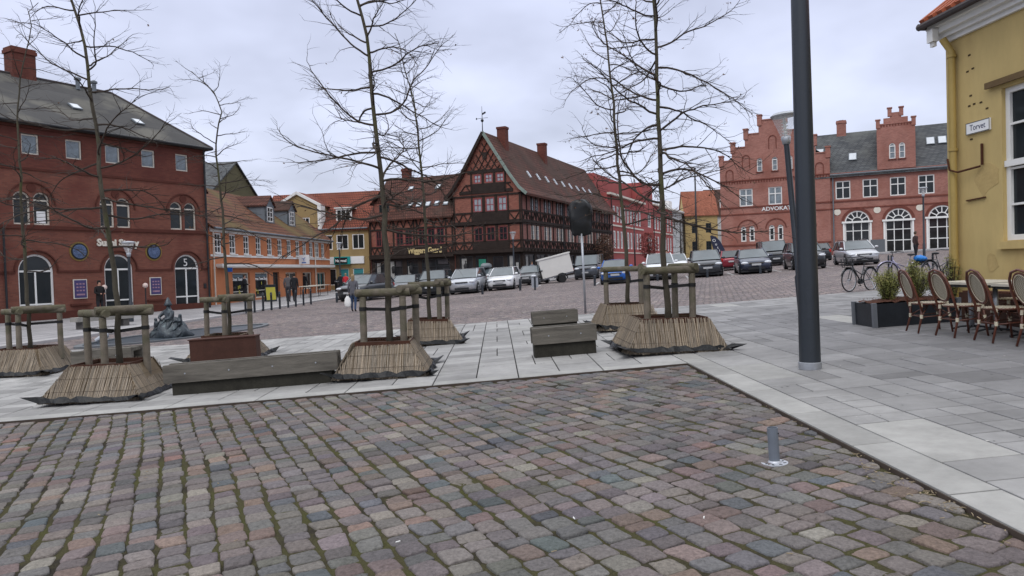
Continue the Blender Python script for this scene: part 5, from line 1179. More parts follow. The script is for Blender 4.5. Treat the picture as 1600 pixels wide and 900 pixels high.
for i, (k, px, Y, path, ext, nl, spr, rr, posts, zl, la, lb, lc) in enumerate(specs):
    q = at(px, 540, Y); cx, cy = q[0], Y; z0 = h(cx, cy)+.4
    planter(cx-(.05 if k in 'bd' else 0), cy, seed=i*7, label=lc, wb=1.42 if k != 'g' else 1.62, wt=.86 if k != 'g' else 1.08, hh=.50)
    guard(cx, cy, posts, lb, seed=i)
    tree(path, Y, la, z0, nl, rr, 11+i*5, spr, zl+h(cx, cy)*.5, ext, leaves=110 if k in 'gf' else 16)
# distant street trees
for px, py, Y, lab, lv in ((1013, 405, 88, 'small tree with red-brown leaves against the coral building', 1), (1092, 405, 105, 'thin bare tree in front of the distant yellow house', 0), (1065, 405, 100, 'thin bare tree before the white rendered building', 0), (945, 405, 84, 'small brown twiggy tree at the corner of the timbered house', 1)):
    q = at(px, py, Y); z0 = h(q[0], Y); p = [(px, 400), (px-1, 370), (px-2, 350)] if not lv else [(px, 400), (px, 385)]
    o = tree(p, Y, lab, z0, 24, .07, px, 1.5 if lv else 1.8, z0+1.4, 1.2 if lv else 1.5, leaves=0, group=None)
    if lv:
        m = MB(); rnd = random.Random(px)
        for q_ in range(900):
            th = rnd.random()*2*PI; r_ = rnd.random()**.5*1.3; z_ = 1.2+rnd.random()*3.0; r_ *= math.sin(min(1, (z_-1)/3.4)*PI)*.9+.15
            c = Vector((r_*math.cos(th), r_*math.sin(th), z_)); a = Vector((rnd.gauss(0, 1), rnd.gauss(0, 1), rnd.gauss(0, 1))).normalized()*.1; b = a.orthogonal()*.7
            m.add([c-a, c+b, c+a, c-b], [(0, 1, 2, 3)])
        m.build('leaves', M('red_leaves', (.16, .035, .03) if px == 1013 else (.1, .045, .03), .8, .4, 3) if px == 1013 else M('brown_leaves', (.085, .045, .03), .8, .4, 3), o)
# ============================================================= BENCHES AND BOXES
def bench(x0, x1, y0, y1, zt, label, bolts=4, base_in=.1, hb=.27, zb=None, grp='massive timber benches'):
    cx, cy = (x0+x1)/2, (y0+y1)/2; zg = h(cx, cy)+.03; a = math.atan(.045)
    t = thing('timber_bench', label, 'bench', (cx, cy, zg), R(4.1) if True else 0, grp); w = (x1-x0)/2; d_ = (y1-y0)/2
    t.rotation_euler = (0, -a, R(3.5))
    for s_, nm in ((-1, 'front_beam'), (1, 'rear_beam')):
        m = MB(); ya, yb = (-d_, -d_+.10) if s_ < 0 else (d_-.10, d_); c = .008
        m.T = None
        m.box(-w, w, ya, yb, zt-hb, zt-c); m.box(-w+c, w-c, ya+c, yb-c, zt-c, zt); m.build('side_beam', MATS['weathered_oak'], t)
    m = MB(); 
    for k in range(3): ya = -d_+.11+k*(2*d_-.22)/3; m.box(-w+.01, w-.01, ya, ya+(2*d_-.22)/3-.012, zt-.08, zt-.012)
    m.build('seat_board', MATS['weathered_oak'], t)
    m = MB(); m.box(-w+base_in, w-base_in, -d_+.05, d_-.05, -.06, zt-hb-.001); m.build('base', MATS['bench_base_dark'], t)
    m = MB()
    for k in range(bolts): x = -w+2*w*(k+.5)/bolts; m.tube([(x, -d_-.006, zt-hb*.5), (x, -d_+.002, zt-hb*.5)], .012, 8)
    m.build('bolt', MATS['galv'], t)
    return t
q0 = at(265, 570, 11.15); q1 = at(536, 560, 11.3)
bench(q0[0], q1[0]-.03, 11.0, 11.34, .46, 'long weathered timber bench between the two front reed planters', 4)
q0 = at(832, 530, 12.3); q1 = at(932, 530, 12.3)
bench(q0[0], q1[0], 12.15, 12.55, .49, 'short weathered timber bench in the front row left of the large reed planter', 2, .02)
q0 = at(832, 500, 16.3); q1 = at(903, 500, 16.3)
bench(q0[0], q1[0], 16.15, 16.55, .49, 'short weathered timber bench in the back row beside the covered sign pole', 2, .02)
q0 = at(121, 560, 14.8); q1 = at(212, 560, 14.8)
bench(q0[0], q1[0], 14.6, 15.2, .47, 'short timber bench seen through the left front tree guard', 2, .02)
q = at(347, 545, 14.1); zg = h(q[0], 14.1)+.03
t = thing('rusty_steel_box', 'rust brown steel box standing behind the long bench', 'box', (q[0], 14.3, zg), R(3)); t.rotation_euler = (0, -math.atan(.035), R(3))
m = MB(); m.box(-.63, .63, -.14, .14, -.05, .57); m.build('body', MATS['corten'], t); m = MB(); m.box(-.65, .64, -.16, .16, .571, .59); m.build('rim', MATS['corten'], t)
q = at(222, 499, 30); t = thing('stone_bench', 'low grey stone bench in front of the sushi doorway', 'bench', (-15.6, 28.0, h(-15.6, 28)+.1), R(60))
m = MB(); m.box(-1.1, 1.1, -.25, .25, .28, .44); m.build('seat', M('grey_stone', (.25, .24, .22), .85, .2, 5), t)
for s_ in (-.8, .8): m = MB(); m.box(s_-.12, s_+.12, -.2, .2, 0, .279); m.build('leg', M('grey_stone_dark', (.09, .085, .08), .85, .2, 5), t)
# ============================================================= FOUNTAIN AND BRONZE
M('basin_slate', (.035, .05, .065), .35, .25, 1.2, .2, 8, spec=.5); M('bronze', (.045, .055, .064), .45, .4, 5, .5, 14, metal=.45, spec=.5, col2=(.10, .13, .14), mask=(6, .54, .70))
a0 = np.array([-12.3, 20.6]); a1 = np.array([-9.3, 27.6]); cen = (a0+a1)/2; ax = a1-a0; La = np.linalg.norm(ax)/2; ax = ax/np.linalg.norm(ax); bx_ = np.array([ax[1], -ax[0]])
m = MB(); m2 = MB(); V1 = []; V2 = []
for k in range(48):
    th = 2*PI*k/48; r1 = La*math.cos(th); r2 = 1.45*math.sin(th)*abs(math.sin(th))**.3
    for L1, s_ in ((V1, 1.0), (V2, .93)):
        p = cen+ax*r1*s_+bx_*r2*s_; L1.append(p)
def pz(p, d_): return (p[0], p[1], h(p[0], p[1])+d_)
t = thing('fountain_basin', 'flat lens shaped dark slate fountain basin set in the setts', 'fountain', (0, 0, 0))
m.add([pz(cen, .02)]+[pz(p, .02) for p in V2], [(0, 1+k, 1+(k+1) % 48) for k in range(48)]); m.build('basin_floor', MATS['basin_slate'], t, smooth=True)
W_ = [pz(p, .0) for p in V1]+[pz(p, .065) for p in V1]+[pz(p, .065) for p in V2]+[pz(p, .02) for p in V2]
m2.add(W_, [(r_*48+k, r_*48+(k+1) % 48, (r_+1)*48+(k+1) % 48, (r_+1)*48+k) for r_ in range(3) for k in range(48)]); m2.build('basin_rim', M('basin_rim', (.12, .13, .14), .6, .2, 3), t)
q = G(150, 538); m = MB(); m.tube([(0, 0, .1), (.22, .1, .24)], [.07, .10], 10); m.sphere((.22, .1, .24), .11, 8); tag(m.build('fountain_nozzle', MATS['galv'], None, loc=(q[0], q[1], q[2])), 'short grey metal water spout at the near tip of the slate basin', 'spout')
def skin(name, verts, edges, radii, mats, parent, sub=2, root=0, loc=(0, 0, 0), post=None):
    me = bpy.data.meshes.new(name); me.from_pydata(verts, edges, []); o = bpy.data.objects.new(name, me); COL.objects.link(o)
    md = o.modifiers.new('s', 'SKIN'); md.use_smooth_shade = True
    sv = me.skin_vertices[0].data if me.skin_vertices else None
    if sv is None: me.attributes.new; 
    for i, r_ in enumerate(radii): sv[i].radius = r_ if hasattr(r_, '__len__') else (r_, r_)
    sv[root].use_root = True
    if sub: s2 = o.modifiers.new('d', 'SUBSURF'); s2.levels = sub; s2.render_levels = sub
    dg = bpy.context.evaluated_depsgraph_get(); dg.update(); m2 = bpy.data.meshes.new_from_object(o.evaluated_get(dg)); bpy.data.objects.remove(o); bpy.data.meshes.remove(me)
    m2.name = name; m2.materials.clear()
    for mm in (mats if isinstance(mats, (list, tuple)) else [mats]): m2.materials.append(mm)
    if post: post(m2)
    return link(name, m2, parent, loc)
q = G(267, 527); t = thing('bronze_statue', 'dark blue-green bronze sculpture of robed figures on the slate basin', 'statue', tuple(q), R(-15)); t.scale = (.66, .66, .74)
m = MB(); prof = [(.95, 0), (.98, .1), (.86, .3), (.66, .52), (.5, .72), (.3, .86), (.05, .92)]; n = 40; V = []
for i, (r_, z) in enumerate(prof):
    for j in range(n):
        a = 2*PI*j/n; w = 1+.10*math.sin(5*a+z*7)+.06*math.sin(9*a-z*9)+.04*math.sin(3*a); V.append((r_*w*math.cos(a)*1.05, r_*w*math.sin(a)*.8, z))
m.add(V, [(i*n+j, i*n+(j+1) % n, (i+1)*n+(j+1) % n, (i+1)*n+j) for i in range(len(prof)-1) for j in range(n)]+[tuple((len(prof)-1)*n+j for j in range(n))]); m.build('draped_base', MATS['bronze'], t, smooth=True)
m = MB()
for k in range(9):
    a0_ = k*.7; pts = [((.95-.06*i)*math.cos(a0_+i*.17)*1.05, (.95-.06*i)*math.sin(a0_+i*.17)*.8, .08+.085*i+.03*math.sin(i)) for i in range(9)]; m.tube(pts, [.05, .06, .065, .06, .055, .05, .045, .04, .03], 7)
m.build('drapery_fold', MATS['bronze'], t, smooth=True)
skin('seated_figure', [(0, 0, .7), (.02, -.05, .95), (.05, -.1, 1.15), (.06, -.14, 1.27), (.07, -.18, 1.4), (-.2, -.15, 1.1), (-.35, -.35, .9), (-.1, -.5, .8), (.28, -.15, 1.08), (.32, -.4, .85), (.1, -.52, .78), (-.2, -.4, .6), (-.25, -.55, .2), (.25, -.4, .6), (.2, -.6, .2)],
     [(0, 1), (1, 2), (2, 3), (3, 4), (2, 5), (5, 6), (6, 7), (2, 8), (8, 9), (9, 10), (0, 11), (11, 12), (0, 13), (13, 14)], [.22, .2, .2, .09, .13, .1, .07, .05, .1, .07, .05, .14, .09, .14, .09], MATS['bronze'], t)
m = MB(); m.lathe([(.17, 0), (.19, .04), (.15, .12), (.1, .22), (.05, .33), (.005, .36)], 12, (.07, -.18, 1.38)); m.build('hood', MATS['bronze'], t, smooth=True)
skin('child_figure', [(.62, -.1, .5), (.66, -.12, .75), (.7, -.15, .9), (.72, -.17, 1.03), (.5, -.25, .75), (.42, -.35, .65), (.78, -.3, .7)], [(0, 1), (1, 2), (2, 3), (1, 4), (4, 5), (1, 6)], [.15, .13, .07, .1, .06, .05, .05], MATS['bronze'], t)
skin('child_figure', [(-.72, -.1, .4), (-.74, -.1, .62), (-.72, -.14, .74), (-.7, -.16, .86), (-.5, -.3, .62)], [(0, 1), (1, 2), (2, 3), (1, 4)], [.14, .13, .07, .095, .05], MATS['bronze'], t)
# ============================================================= POLES, LAMPS, BOLLARDS
M('pole_paint', (.020, .026, .034), .35, .12, 1.5, .05, 30, spec=.5)
q = G(1266, 580); zg = h(q[0], q[1])+.03
t = thing('lamp_mast', 'tall thick dark grey mast rising out of the picture on the slab pavement', 'mast', (q[0], q[1], zg)); t.rotation_euler = (0, -R(.4), 0)
m = MB(); m.lathe([(.137, .0), (.137, .085), (.13, .09)], 32); m.build('base_collar', MATS['galv'], t, autosmooth=30)
m = MB(); m.lathe([(.128, .09), (.124, .5), (.098, 6.0), (.085, 9)], 40); m.build('shaft', MATS['pole_paint'], t, autosmooth=30)
m = MB(); V = [(.1265*math.sin(a), -.1265*math.cos(a), z) for z in (.62, 1.0) for a in [R(-32+4*k) for k in range(9)]]; m.add(V, [(k, k+1, k+10, k+9) for k in range(8)]); m.build('service_hatch', M('hatch_paint', (.028, .034, .043), .5, .15, 5), t)
def street_lamp(x, y, H, label, hw=.27):
    zg = h(x, y); t = thing('street_lamp', label, 'street lamp', (x, y, zg), 0, 'street lamps with glass cone heads')
    m = MB(); m.lathe([(.09, -.2), (.09, .9), (.065, .95), (.055, H-.62)], 16); m.build('post', MATS['pole_paint'], t, autosmooth=30)
    m = MB(); m.lathe([(.075, H-.62), (.085, H-.56), (.10, H-.48), (.06, H-.44)], 16); m.build('head_base', MATS['galv'], t, smooth=True)
    m = MB(); n = 20; V = []
    for r_, z in ((.09, H-.48), (hw*.93, H-.04)):
        V += [(r_*math.cos(2*PI*j/n), r_*math.sin(2*PI*j/n), z) for j in range(n)]
    m.add(V, [(j, (j+1) % n, n+(j+1) % n, n+j) for j in range(n)]); m.build('glass_cone', CONEG, t, smooth=True)
    m = MB(); m.lathe([(hw*.5, H-.05), (hw, H-.05), (hw+.01, H-.02), (hw*.8, H+.03), (.02, H+.05)], 24); m.build('cap', MATS['galv'], t, autosmooth=40)
    m = MB()
    for k in range(4): m.lathe([(.045, H-.40+k*.07), (.07, H-.385+k*.07), (.045, H-.375+k*.07)], 12)
    m.tube([(0, 0, H-.45), (0, 0, H-.06)], .03, 8); m.build('lamp_louvre', MATS['frame_white'], t)
    return t
cg = bpy.data.materials.new('clear_glass'); cg.use_nodes = True; tt = cg.node_tree; pb = tt.nodes['Principled BSDF']; pb.inputs['Base Color'].default_value = (.75, .78, .8, 1); pb.inputs['Roughness'].default_value = .08; pb.inputs['Alpha'].default_value = .28
CONEG = cg
q = at(1255, 500, 15.3); t = street_lamp(q[0], q[1], 4.64-h(q[0], q[1]), 'street lamp with glass cone head half hidden by the dark mast', .26); t.rotation_euler = (0, -R(4.2), 0)
q = at(1444, 395, 50); street_lamp(q[0], q[1], 4.7, 'far street lamp with glass head before the brick office windows')
q = at(532, 440, 62); street_lamp(q[0], q[1], 4.3, 'street lamp standing before the ochre shop building')
q = at(205, 490, 31); street_lamp(q[0], q[1], 3.45, 'dark blue street lamp in front of the sushi doorway')
q = at(803, 420, 61); street_lamp(q[0], q[1], 4.3, 'street lamp at the corner of the timbered house')
for px, py, Y, zt, lab in ((1089, 400, 60, 8.2, 'tall black flagpole between yellow house and office gable'), (1064, 400, 85, 5.0, 'dark pole before the white rendered building'), (992, 400, 80, 5.5, 'thin dark pole before the coral building')):
    q = at(px, py, Y); z0 = h(q[0], Y); t = thing('pole', lab, 'pole', (q[0], Y, z0)); m = MB(); m.tube([(0, 0, -.1), (0, 0, zt)], [.09, .06], 10); m.build('shaft', MATS['black_metal'], t, smooth=True)
    m = MB(); m.sphere((0, 0, zt+.05), .09, 8); m.build('finial', MATS['black_metal'], t, smooth=True)
def bollard(x, y, label, H=.95, r_=.055, grp='black bollards along the shop pavement', mat='pole_paint'):
    m = MB(); m.lathe([(r_, -.1), (r_, H-.16), (r_*1.12, H-.15), (r_*1.12, H-.12), (r_, H-.11), (r_, H-.03), (r_*.6, H)], 12)
    o = m.build('bollard', MATS[mat], None, loc=(x, y, h(x, y)), autosmooth=35); return tag(o, label, 'bollard', grp)
names = ['nearest bollard of the row, beside the reed planter tree', 'second bollard of the shop row counted from the left', 'third bollard of the shop row counted from the left', 'fourth bollard of the row, before the yellow board', 'fifth bollard of the row, left of the walking pair', 'sixth bollard of the row, in front of the blurred walker', 'seventh bollard of the row, by the dark-clad walker', 'eighth bollard of the row, before the outdoor tables', 'last bollard of the row, at the outdoor tables']
for i, (px, py) in enumerate(((384, 490), (398, 488.5), (411.5, 486), (424.5, 485), (437.5, 483), (450.5, 481), (462.5, 479.5), (474.5, 477.5), (486, 476))):
    q = G(px, py); bollard(q[0], q[1], names[i], .95)
for px, py, Hh, lab in ((526.5, 473, .62, 'low dark bollard at the front bumper of the dark four-wheel drive'), (754, 460, .62, 'dark bollard between the silver and white cars'), (813, 454, .72, 'dark bollard right of the white car'), (929.5, 446.5, .62, 'dark bollard between grey van and blue car'), (1027.5, 439, .4, 'low grey bollard before the white estate car'), (1105.5, 434, .5, 'low grey bollard before the dark people carrier'), (1188, 428, .5, 'low grey bollard before the dark blue saloon'), (580, 469, .5, 'low dark bollard before the second dark car')):
    q = G(px, py); bollard(q[0], q[1], lab, Hh, .07, 'bollards before the parked cars')
for px, lab in ((1389, 'left of two thin black bike posts by the far bicycle'), (1393.5, 'right of two thin black bike posts by the far bicycle'), (1458, 'thin black post under the saddle beside the yellow wall')):
    q = G(px, 442); bollard(q[0], q[1], lab, .95, .03, 'thin posts by the bicycles')
q = G(836, 453); t = thing('litter_box', 'small grey litter box with dark post by the trailer', 'litter box', tuple(q)); m = MB(); m.box(-.2, .2, -.12, .12, .15, .72); m.build('body', MATS['galv'], t); m = MB(); m.tube([(0, -.14, 0), (0, -.14, .8)], .06, 8); m.build('post', MATS['pole_paint'], t)
# cut-off pipe on a flange
q = G(1210.5, 727); t = thing('post_socket', 'short grey steel pipe stub bolted with a round flange on the cobbles', 'post socket', (q[0], q[1], q[2]+.014)); t.rotation_euler = (0, R(-2.5), 0)
m = MB(); n = 28; V = []
for r_, z in ((.0385, .012), (.0385, .265), (.034, .265), (.034, .1)): V += [(r_*math.cos(2*PI*j/n), r_*math.sin(2*PI*j/n), z) for j in range(n)]
m.add(V, [(i*n+j, i*n+(j+1) % n, (i+1)*n+(j+1) % n, (i+1)*n+j) for i in range(3) for j in range(n)]+[tuple(3*n+j for j in range(n))]); m.build('pipe', M('pipe_paint', (.15, .17, .20), .4, .12, 8, .1, 60), t, autosmooth=35)
m = MB(); m.tube([(.03, -.024, .225), (.036, -.029, .225)], .006, 8); m.build('pipe_hole', MATS['black_metal'], t)
m = MB(); n = 24; V = []
for k in range(n):
    rr = .095; a = 2*PI*k/n; V.append((rr*math.cos(a), rr*math.sin(a)))
m.slab(V, -.002, .008); m.build('flange', M('flange_zinc', (.46, .48, .52), .4, .15, 12, metal=.3), t)
m = MB()
for k in range(8): a = 2*PI*k/8+.2; m.bar((.062*math.cos(a), .062*math.sin(a), .009), (.080*math.cos(a+.18), .080*math.sin(a+.18), .009), .011, .003)
m.build('slot', MATS['black_metal'], t); m = MB(); m.lathe([(.047, .008), (.047, .012), (.0385, .024)], 24); m.build('weld', MATS['flange_zinc'], t)
# sign wrapped in black plastic
q = G(915, 490); t = thing('covered_sign', 'road sign wrapped in black plastic on a grey pole', 'road sign', tuple(q)); t.rotation_euler = (0, R(-1.2), 0)
m = MB(); m.tube([(0, 0, -.1), (0, 0, 2.5)], .034, 12); m.build('pole', MATS['galv'], t, smooth=True)
m = MB(); rnd = random.Random(3); n = 22; rows_ = [(0.24, 2.33), (.27, 2.38), (.31, 2.5), (.33, 2.7), (.34, 2.9), (.33, 3.1), (.30, 3.25), (.2, 3.34), (.05, 3.36)]; V = []
for r_, z in rows_:
    for j in range(n):
        a = 2*PI*j/n; c_, s_ = math.cos(a), math.sin(a); V.append((r_*np.sign(c_)*abs(c_)**.4*(1+rnd.gauss(0, .06)), .22*r_*s_*(1+rnd.gauss(0, .3))+.04*math.sin(z*9+c_*3), z+rnd.gauss(0, .02)))
m.add(V, [(i*n+j, i*n+(j+1) % n, (i+1)*n+(j+1) % n, (i+1)*n+j) for i in range(len(rows_)-1) for j in range(n)]+[tuple(range(n))[::-1], tuple((len(rows_)-1)*n+j for j in range(n))]); m.build('plastic_wrap', MATS['black_plastic'], t, smooth=True)
# beach flag
q = at(1132, 402, 62); t = thing('advertising_flag', 'dark blue sail-shaped advertising flag with white letters by the red car', 'flag', (q[0], 62, h(q[0], 62)))
m = MB(); pts = [(-.75, 1.0), (-1.0, 1.9), (-1.15, 2.6), (-1.1, 2.75), (-.7, 2.65), (-.3, 2.2), (.1, 1.4), (.3, .7), (.25, .35), (-.35, .35)]; m.prism(pts, -.01, .01); m.build('sail', M('flag_navy', (.025, .028, .055), .7, .15, 3), t)
m = MB(); m.tube([(-.3, 0, -.1), (-.6, 0, .6), (-1.0, 0, 1.9), (-1.15, 0, 2.7), (-.9, 0, 2.8)], .02, 6); m.build('mast', MATS['black_metal'], t)
for i, ch in enumerate('Outlet'): text(ch, .36, MATS['sign_white'], t, (-.82+i*.15, -.02, 2.2-i*.30), depth=.002, shear=-.2)
# ============================================================= CARS
def paint(name, col, metal=.2, rough=.28): 
    m = M(name, col, rough, .05, .6, metal=metal, spec=.5); m.node_tree.nodes['Principled BSDF'].inputs['Coat Weight'].default_value = .5; return m
M('tyre', (.015, .015, .016), .8, .2, 6); M('rim_alloy', (.32, .33, .35), .35, .15, 5, metal=.7); M('car_trim', (.016, .017, .019), .5, .15, 5)
M('windscreen', (.075, .095, .105), .06, .35, .8, spec=.9); M('car_glass', (.035, .045, .05), .06, .35, 1.2, spec=.9); M('headlamp', (.55, .58, .62), .12, .12, 12, spec=.9); M('tail_lamp', (.35, .015, .012), .2, .1, 5); M('plate_blank', (.40, .41, .42), .5, .12, 4); M('chrome', (.5, .51, .53), .18, .05, 4, metal=.9)
DEF = dict(L=4.35, W=1.78, H=1.48, zb=.95, zh=.80, yh=.09, y1=.25, y2=.44, y3=.80, y4=.97, zr=.92, wr=.32, roofw=.74, trim=.22)
def car(px, py, head, col, label, Y=None, cls='car', group='cars parked on the square', name='parked_car', rear=False, rails=False, beltw=.93, **kw):
    p = dict(DEF); p.update(kw); L, W, H = p['L'], p['W'], p['H']; hw = W/2; zb, zh = p['zb'], p['zh']
    q = G(px, py) if Y is None else at(px, py, Y); ca_ = R(head)
    # px,py is the middle of the front bumper on the ground; shift centre back along the car
    cx, cy = q[0]-math.sin(ca_)*L/2, q[1]+math.cos(ca_)*L/2
    if rear: cx, cy = q[0]+math.sin(ca_)*-L/2, q[1]+math.cos(ca_)*L/2
    t = thing(name, label, cls, (cx, cy, h(cx, cy)), 0, group)
    rz = ca_+(PI if rear else 0); ux_ = Vector((math.cos(rz), math.sin(rz), 0)); uy_ = Vector((-math.sin(rz), math.cos(rz), 0))
    gx = Vector((1, 0, h(cx+.5, cy)-h(cx-.5, cy))); n_ = Vector((-(h(cx+.5, cy)-h(cx-.5, cy)), -(h(cx, cy+.5)-h(cx, cy-.5)), 1)).normalized()
    X_ = (ux_-n_*ux_.dot(n_)).normalized(); Y_ = n_.cross(X_); Mx = Matrix((X_, Y_, n_)).transposed(); t.rotation_euler = Mx.to_euler()
    pm = paint(*col)
    ys = lambda f: -L/2+L*f
    st = [(0, .36, zh-.16, .74), (.012, .27, zh-.10, .84), (.04, .22, zh-.03, .925), (p['yh'], .20, zh+.02, .965), (.17, .19, (zh+zb)/2+.0, .99), (p['y1'], .18, zb-.015, 1.0), (.5, .18, zb+.01, 1.0), (.75, .18, zb+.03, 1.0), (.9, .20, p['zr']+.02, .98), (.97, .25, p['zr']-.02, .93), (.992, .32, p['zr']-.08, .86), (1.0, .42, p['zr']-.16, .78)]
    V = []; K = None
    for f, z0, z1, wf in st:
        w = hw*wf; dz = z1-z0
        half = [(0, z0), (w*.80, z0), (w*.94, z0+.05), (w*.985, z0+.25*dz), (w, z0+.5*dz), (w*.985, z0+.75*dz), (w*.955, z1-.07), (w*.88, z1-.015), (w*.55, z1+.012), (0, z1+.02)]
        ring = half+[(-x, z) for x, z in half[-2:0:-1]]; K = len(ring)
        bow = .10*(1 if f < .05 else 0)
        V += [(x, ys(f)+(abs(x)/hw)**2*L*(.022 if f < .06 else (-.018 if f > .95 else 0)), z) for x, z in ring]
    m = MB(); m.add(V, [(i*K+j, (i+1)*K+j, (i+1)*K+(j+1) % K, i*K+(j+1) % K) for i in range(len(st)-1) for j in range(K)]+[tuple(range(K)), tuple((len(st)-1)*K+j for j in range(K))[::-1]])
    # cabin hull corners
    y1, y2, y3, y4 = ys(p['y1']), ys(p['y2']), ys(p['y3']), ys(p['y4']); bw = hw*beltw; rw = hw*p['roofw']; zt = H-.045; z1_ = zb-.01; z4 = max(zb, p['zr'])-.005
    yt = (y2+y3)/2
    # roof panel with crown
    nr, nc = 7, 8; RV = []
    for i in range(nr):
        f = i/(nr-1); y = y2+(y3-y2)*f; 
        for j in range(nc+1):
            u_ = -1+2*j/nc; RV.append((rw*u_*(1.0 if abs(u_) < 1 else 1.0), y-(.10*(1-u_*u_) if i == 0 else (-.05*(1-u_*u_) if i == nr-1 else 0)), zt+.045*math.sin(PI*min(max(f, .08), .92))**.5*(1-abs(u_)**3)+.0))
    m.add(RV+[(a, b, c-.04) for a, b, c in RV], [(i*(nc+1)+j, i*(nc+1)+j+1, (i+1)*(nc+1)+j+1, (i+1)*(nc+1)+j) for i in range(nr-1) for j in range(nc)])
    pil = [((bw, y1, z1_), (rw, y2, zt), .032), ((rw, y2, zt), (rw, y3, zt), .035), ((rw, y3, zt), (bw*.97, y4, z4), .05)]
    for s_ in (-1, 1):
        for a, b, r_ in pil: m.tube([(a[0]*s_, a[1], a[2]), ((a[0]+b[0])/2*s_*1.005, (a[1]+b[1])/2, (a[2]+b[2])/2+.012), (b[0]*s_, b[1], b[2])], r_, 6)
    m.build('body', pm, t, autosmooth=50)
    def quad(nm, A, B_, C_, D_, mat, bulge=(0, 0, 0), n=6):
        q_ = MB(); Vv = []
        for i in range(n+1):
            for j in range(n+1):
                u_, v_ = i/n, j/n; P = Vector(A).lerp(Vector(B_), u_).lerp(Vector(D_).lerp(Vector(C_), u_), v_); Vv.append(P+Vector(bulge)*(4*u_*(1-u_)))
        q_.add(Vv, [(i*(n+1)+j, (i+1)*(n+1)+j, (i+1)*(n+1)+j+1, i*(n+1)+j+1) for i in range(n) for j in range(n)]); return q_.build(nm, MATS[mat], t, smooth=True)
    quad('windscreen', (-bw, y1, z1_), (bw, y1, z1_), (rw, y2, zt-.01), (-rw, y2, zt-.01), 'windscreen', (0, -.11, .02))
    quad('rear_window', (bw*.97, y4, z4), (-bw*.97, y4, z4), (-rw, y3, zt-.01), (rw, y3, zt-.01), 'car_glass', (0, .07, .02))
    for s_ in (-1, 1):
        quad('side_window', (bw*s_, y1, z1_), (bw*.97*s_, y4, z4), (rw*s_, y3, zt), (rw*s_, y2, zt), 'car_glass', (.03*s_, 0, 0))
        for f in ((.5,) if p['y4']-p['y1'] < .6 else (.40, .70)):
            m = MB(); yb = y1+(y4-y1)*f; m.bar((bw*s_*1.0, yb, z1_), (rw*s_*1.03, y2+(y3-y2)*min(1, f*.9+.05), zt), .05, .05); m.build('door_pillar', MATS['car_trim'], t)
        m = MB(); m.sphere((s_*(hw+.09), y1+.16, zb+.07), .10, 8, sc=(1.15, .6, .75)); m.build('wing_mirror', pm, t, smooth=True)
        # head and tail lamps hugging the corners
        m = MB(); zl = zh-.13; m.sphere((s_*hw*.70, ys(.022), zl-.01), .17, 10, sc=(1.25, .6, .48)); m.build('headlight', MATS['headlamp'], t, smooth=True)
        m = MB(); m.sphere((s_*hw*.80, ys(.972), p['zr']-.16), .15, 8, sc=(.7, .6, 1.2)); m.build('tail_light', MATS['tail_lamp'], t, smooth=True)
        for yw in (ys(.185), ys(.80)):
            r_ = p['wr']; m = MB(); m.lathe([(r_*.62, -.11), (r_*.93, -.11), (r_, -.07), (r_, .07), (r_*.93, .11), (r_*.62, .11)], 22); rot = Matrix.Translation((s_*(hw-.10), yw, r_)) @ Matrix.Rotation(PI/2, 4, 'Y')
            w_ = MB(); w_.T = rot; w_.lathe([(r_*.62, -.11), (r_*.93, -.11), (r_, -.07), (r_, .07), (r_*.93, .11), (r_*.62, .11)], 22); wo = w_.build('wheel', MATS['tyre'], t, autosmooth=50)
            c = MB(); c.T = rot; c.lathe([(.01, .085*s_), (r_*.15, .10*s_), (r_*.6, .115*s_), (r_*.63, .10*s_)][::1], 18, mi=1)
            for k in range(5): a = 2*PI*k/5; c.bar((r_*.1*math.cos(a), r_*.1*math.sin(a), .118*s_), (r_*.6*math.cos(a), r_*.6*math.sin(a), .125*s_), .07, .03, (0, 0, 1))
            c.build('rim', [MATS['rim_alloy'], MATS['car_trim']], wo)
            m = MB(); m.T = Matrix.Translation((s_*(hw+.004), yw, r_+.01)) @ Matrix.Rotation(PI/2, 4, 'Y')
            n = 18; V = []
            for k in range(n+1): a = PI*k/n; V += [(-(r_+.015)*math.sin(a)*1.0, (r_+.015)*math.cos(a), 0), (-(r_+.075)*math.sin(a), (r_+.075)*math.cos(a), 0)]
            m.add(V+[(a, b, c_-.02*s_) for a, b, c_ in V], [(2*k, 2*k+1, 2*k+3, 2*k+2) for k in range(n)]); m.build('wheel_arch', MATS['car_trim'], t)
    m = MB(); m.box(-hw*.44, hw*.44, ys(0)-.008, ys(0)+.1, zh-.21, zh-.12); m.box(-hw*.50, hw*.50, ys(0)-.010, ys(0)+.1, .28, .28+p['trim']*.6); m.build('grille', MATS['car_trim'], t)
    m = MB(); m.box(-hw*.5, hw*.5, ys(0)-.02, ys(0)-.012, zh-.155, zh-.135); m.build('grille_bar', MATS['chrome'], t)
    m = MB(); m.box(-.26, .26, ys(0)-.03, ys(0)-.017, .50, .61); m.build('number_plate', MATS['plate_blank'], t)
    m = MB(); m.box(-.26, .26, ys(1)+.017, ys(1)+.03, .60, .71); m.build('number_plate', MATS['plate_blank'], t)
    m = MB(); m.box(-hw*.93, hw*.93, ys(.03), ys(.97), .13, .24); m.build('underbody', MATS['car_trim'], t)
    if rails:
        m = MB()
        for s_ in (-1, 1): m.tube([(s_*rw*.92, y2+.1, zt+.03), (s_*rw*.92, y2+.2, zt+.09), (s_*rw*.92, y3-.2, zt+.09), (s_*rw*.92, y3-.1, zt+.03)], .018, 6)
        m.build('roof_rail', MATS['car_trim'], t)
    return t
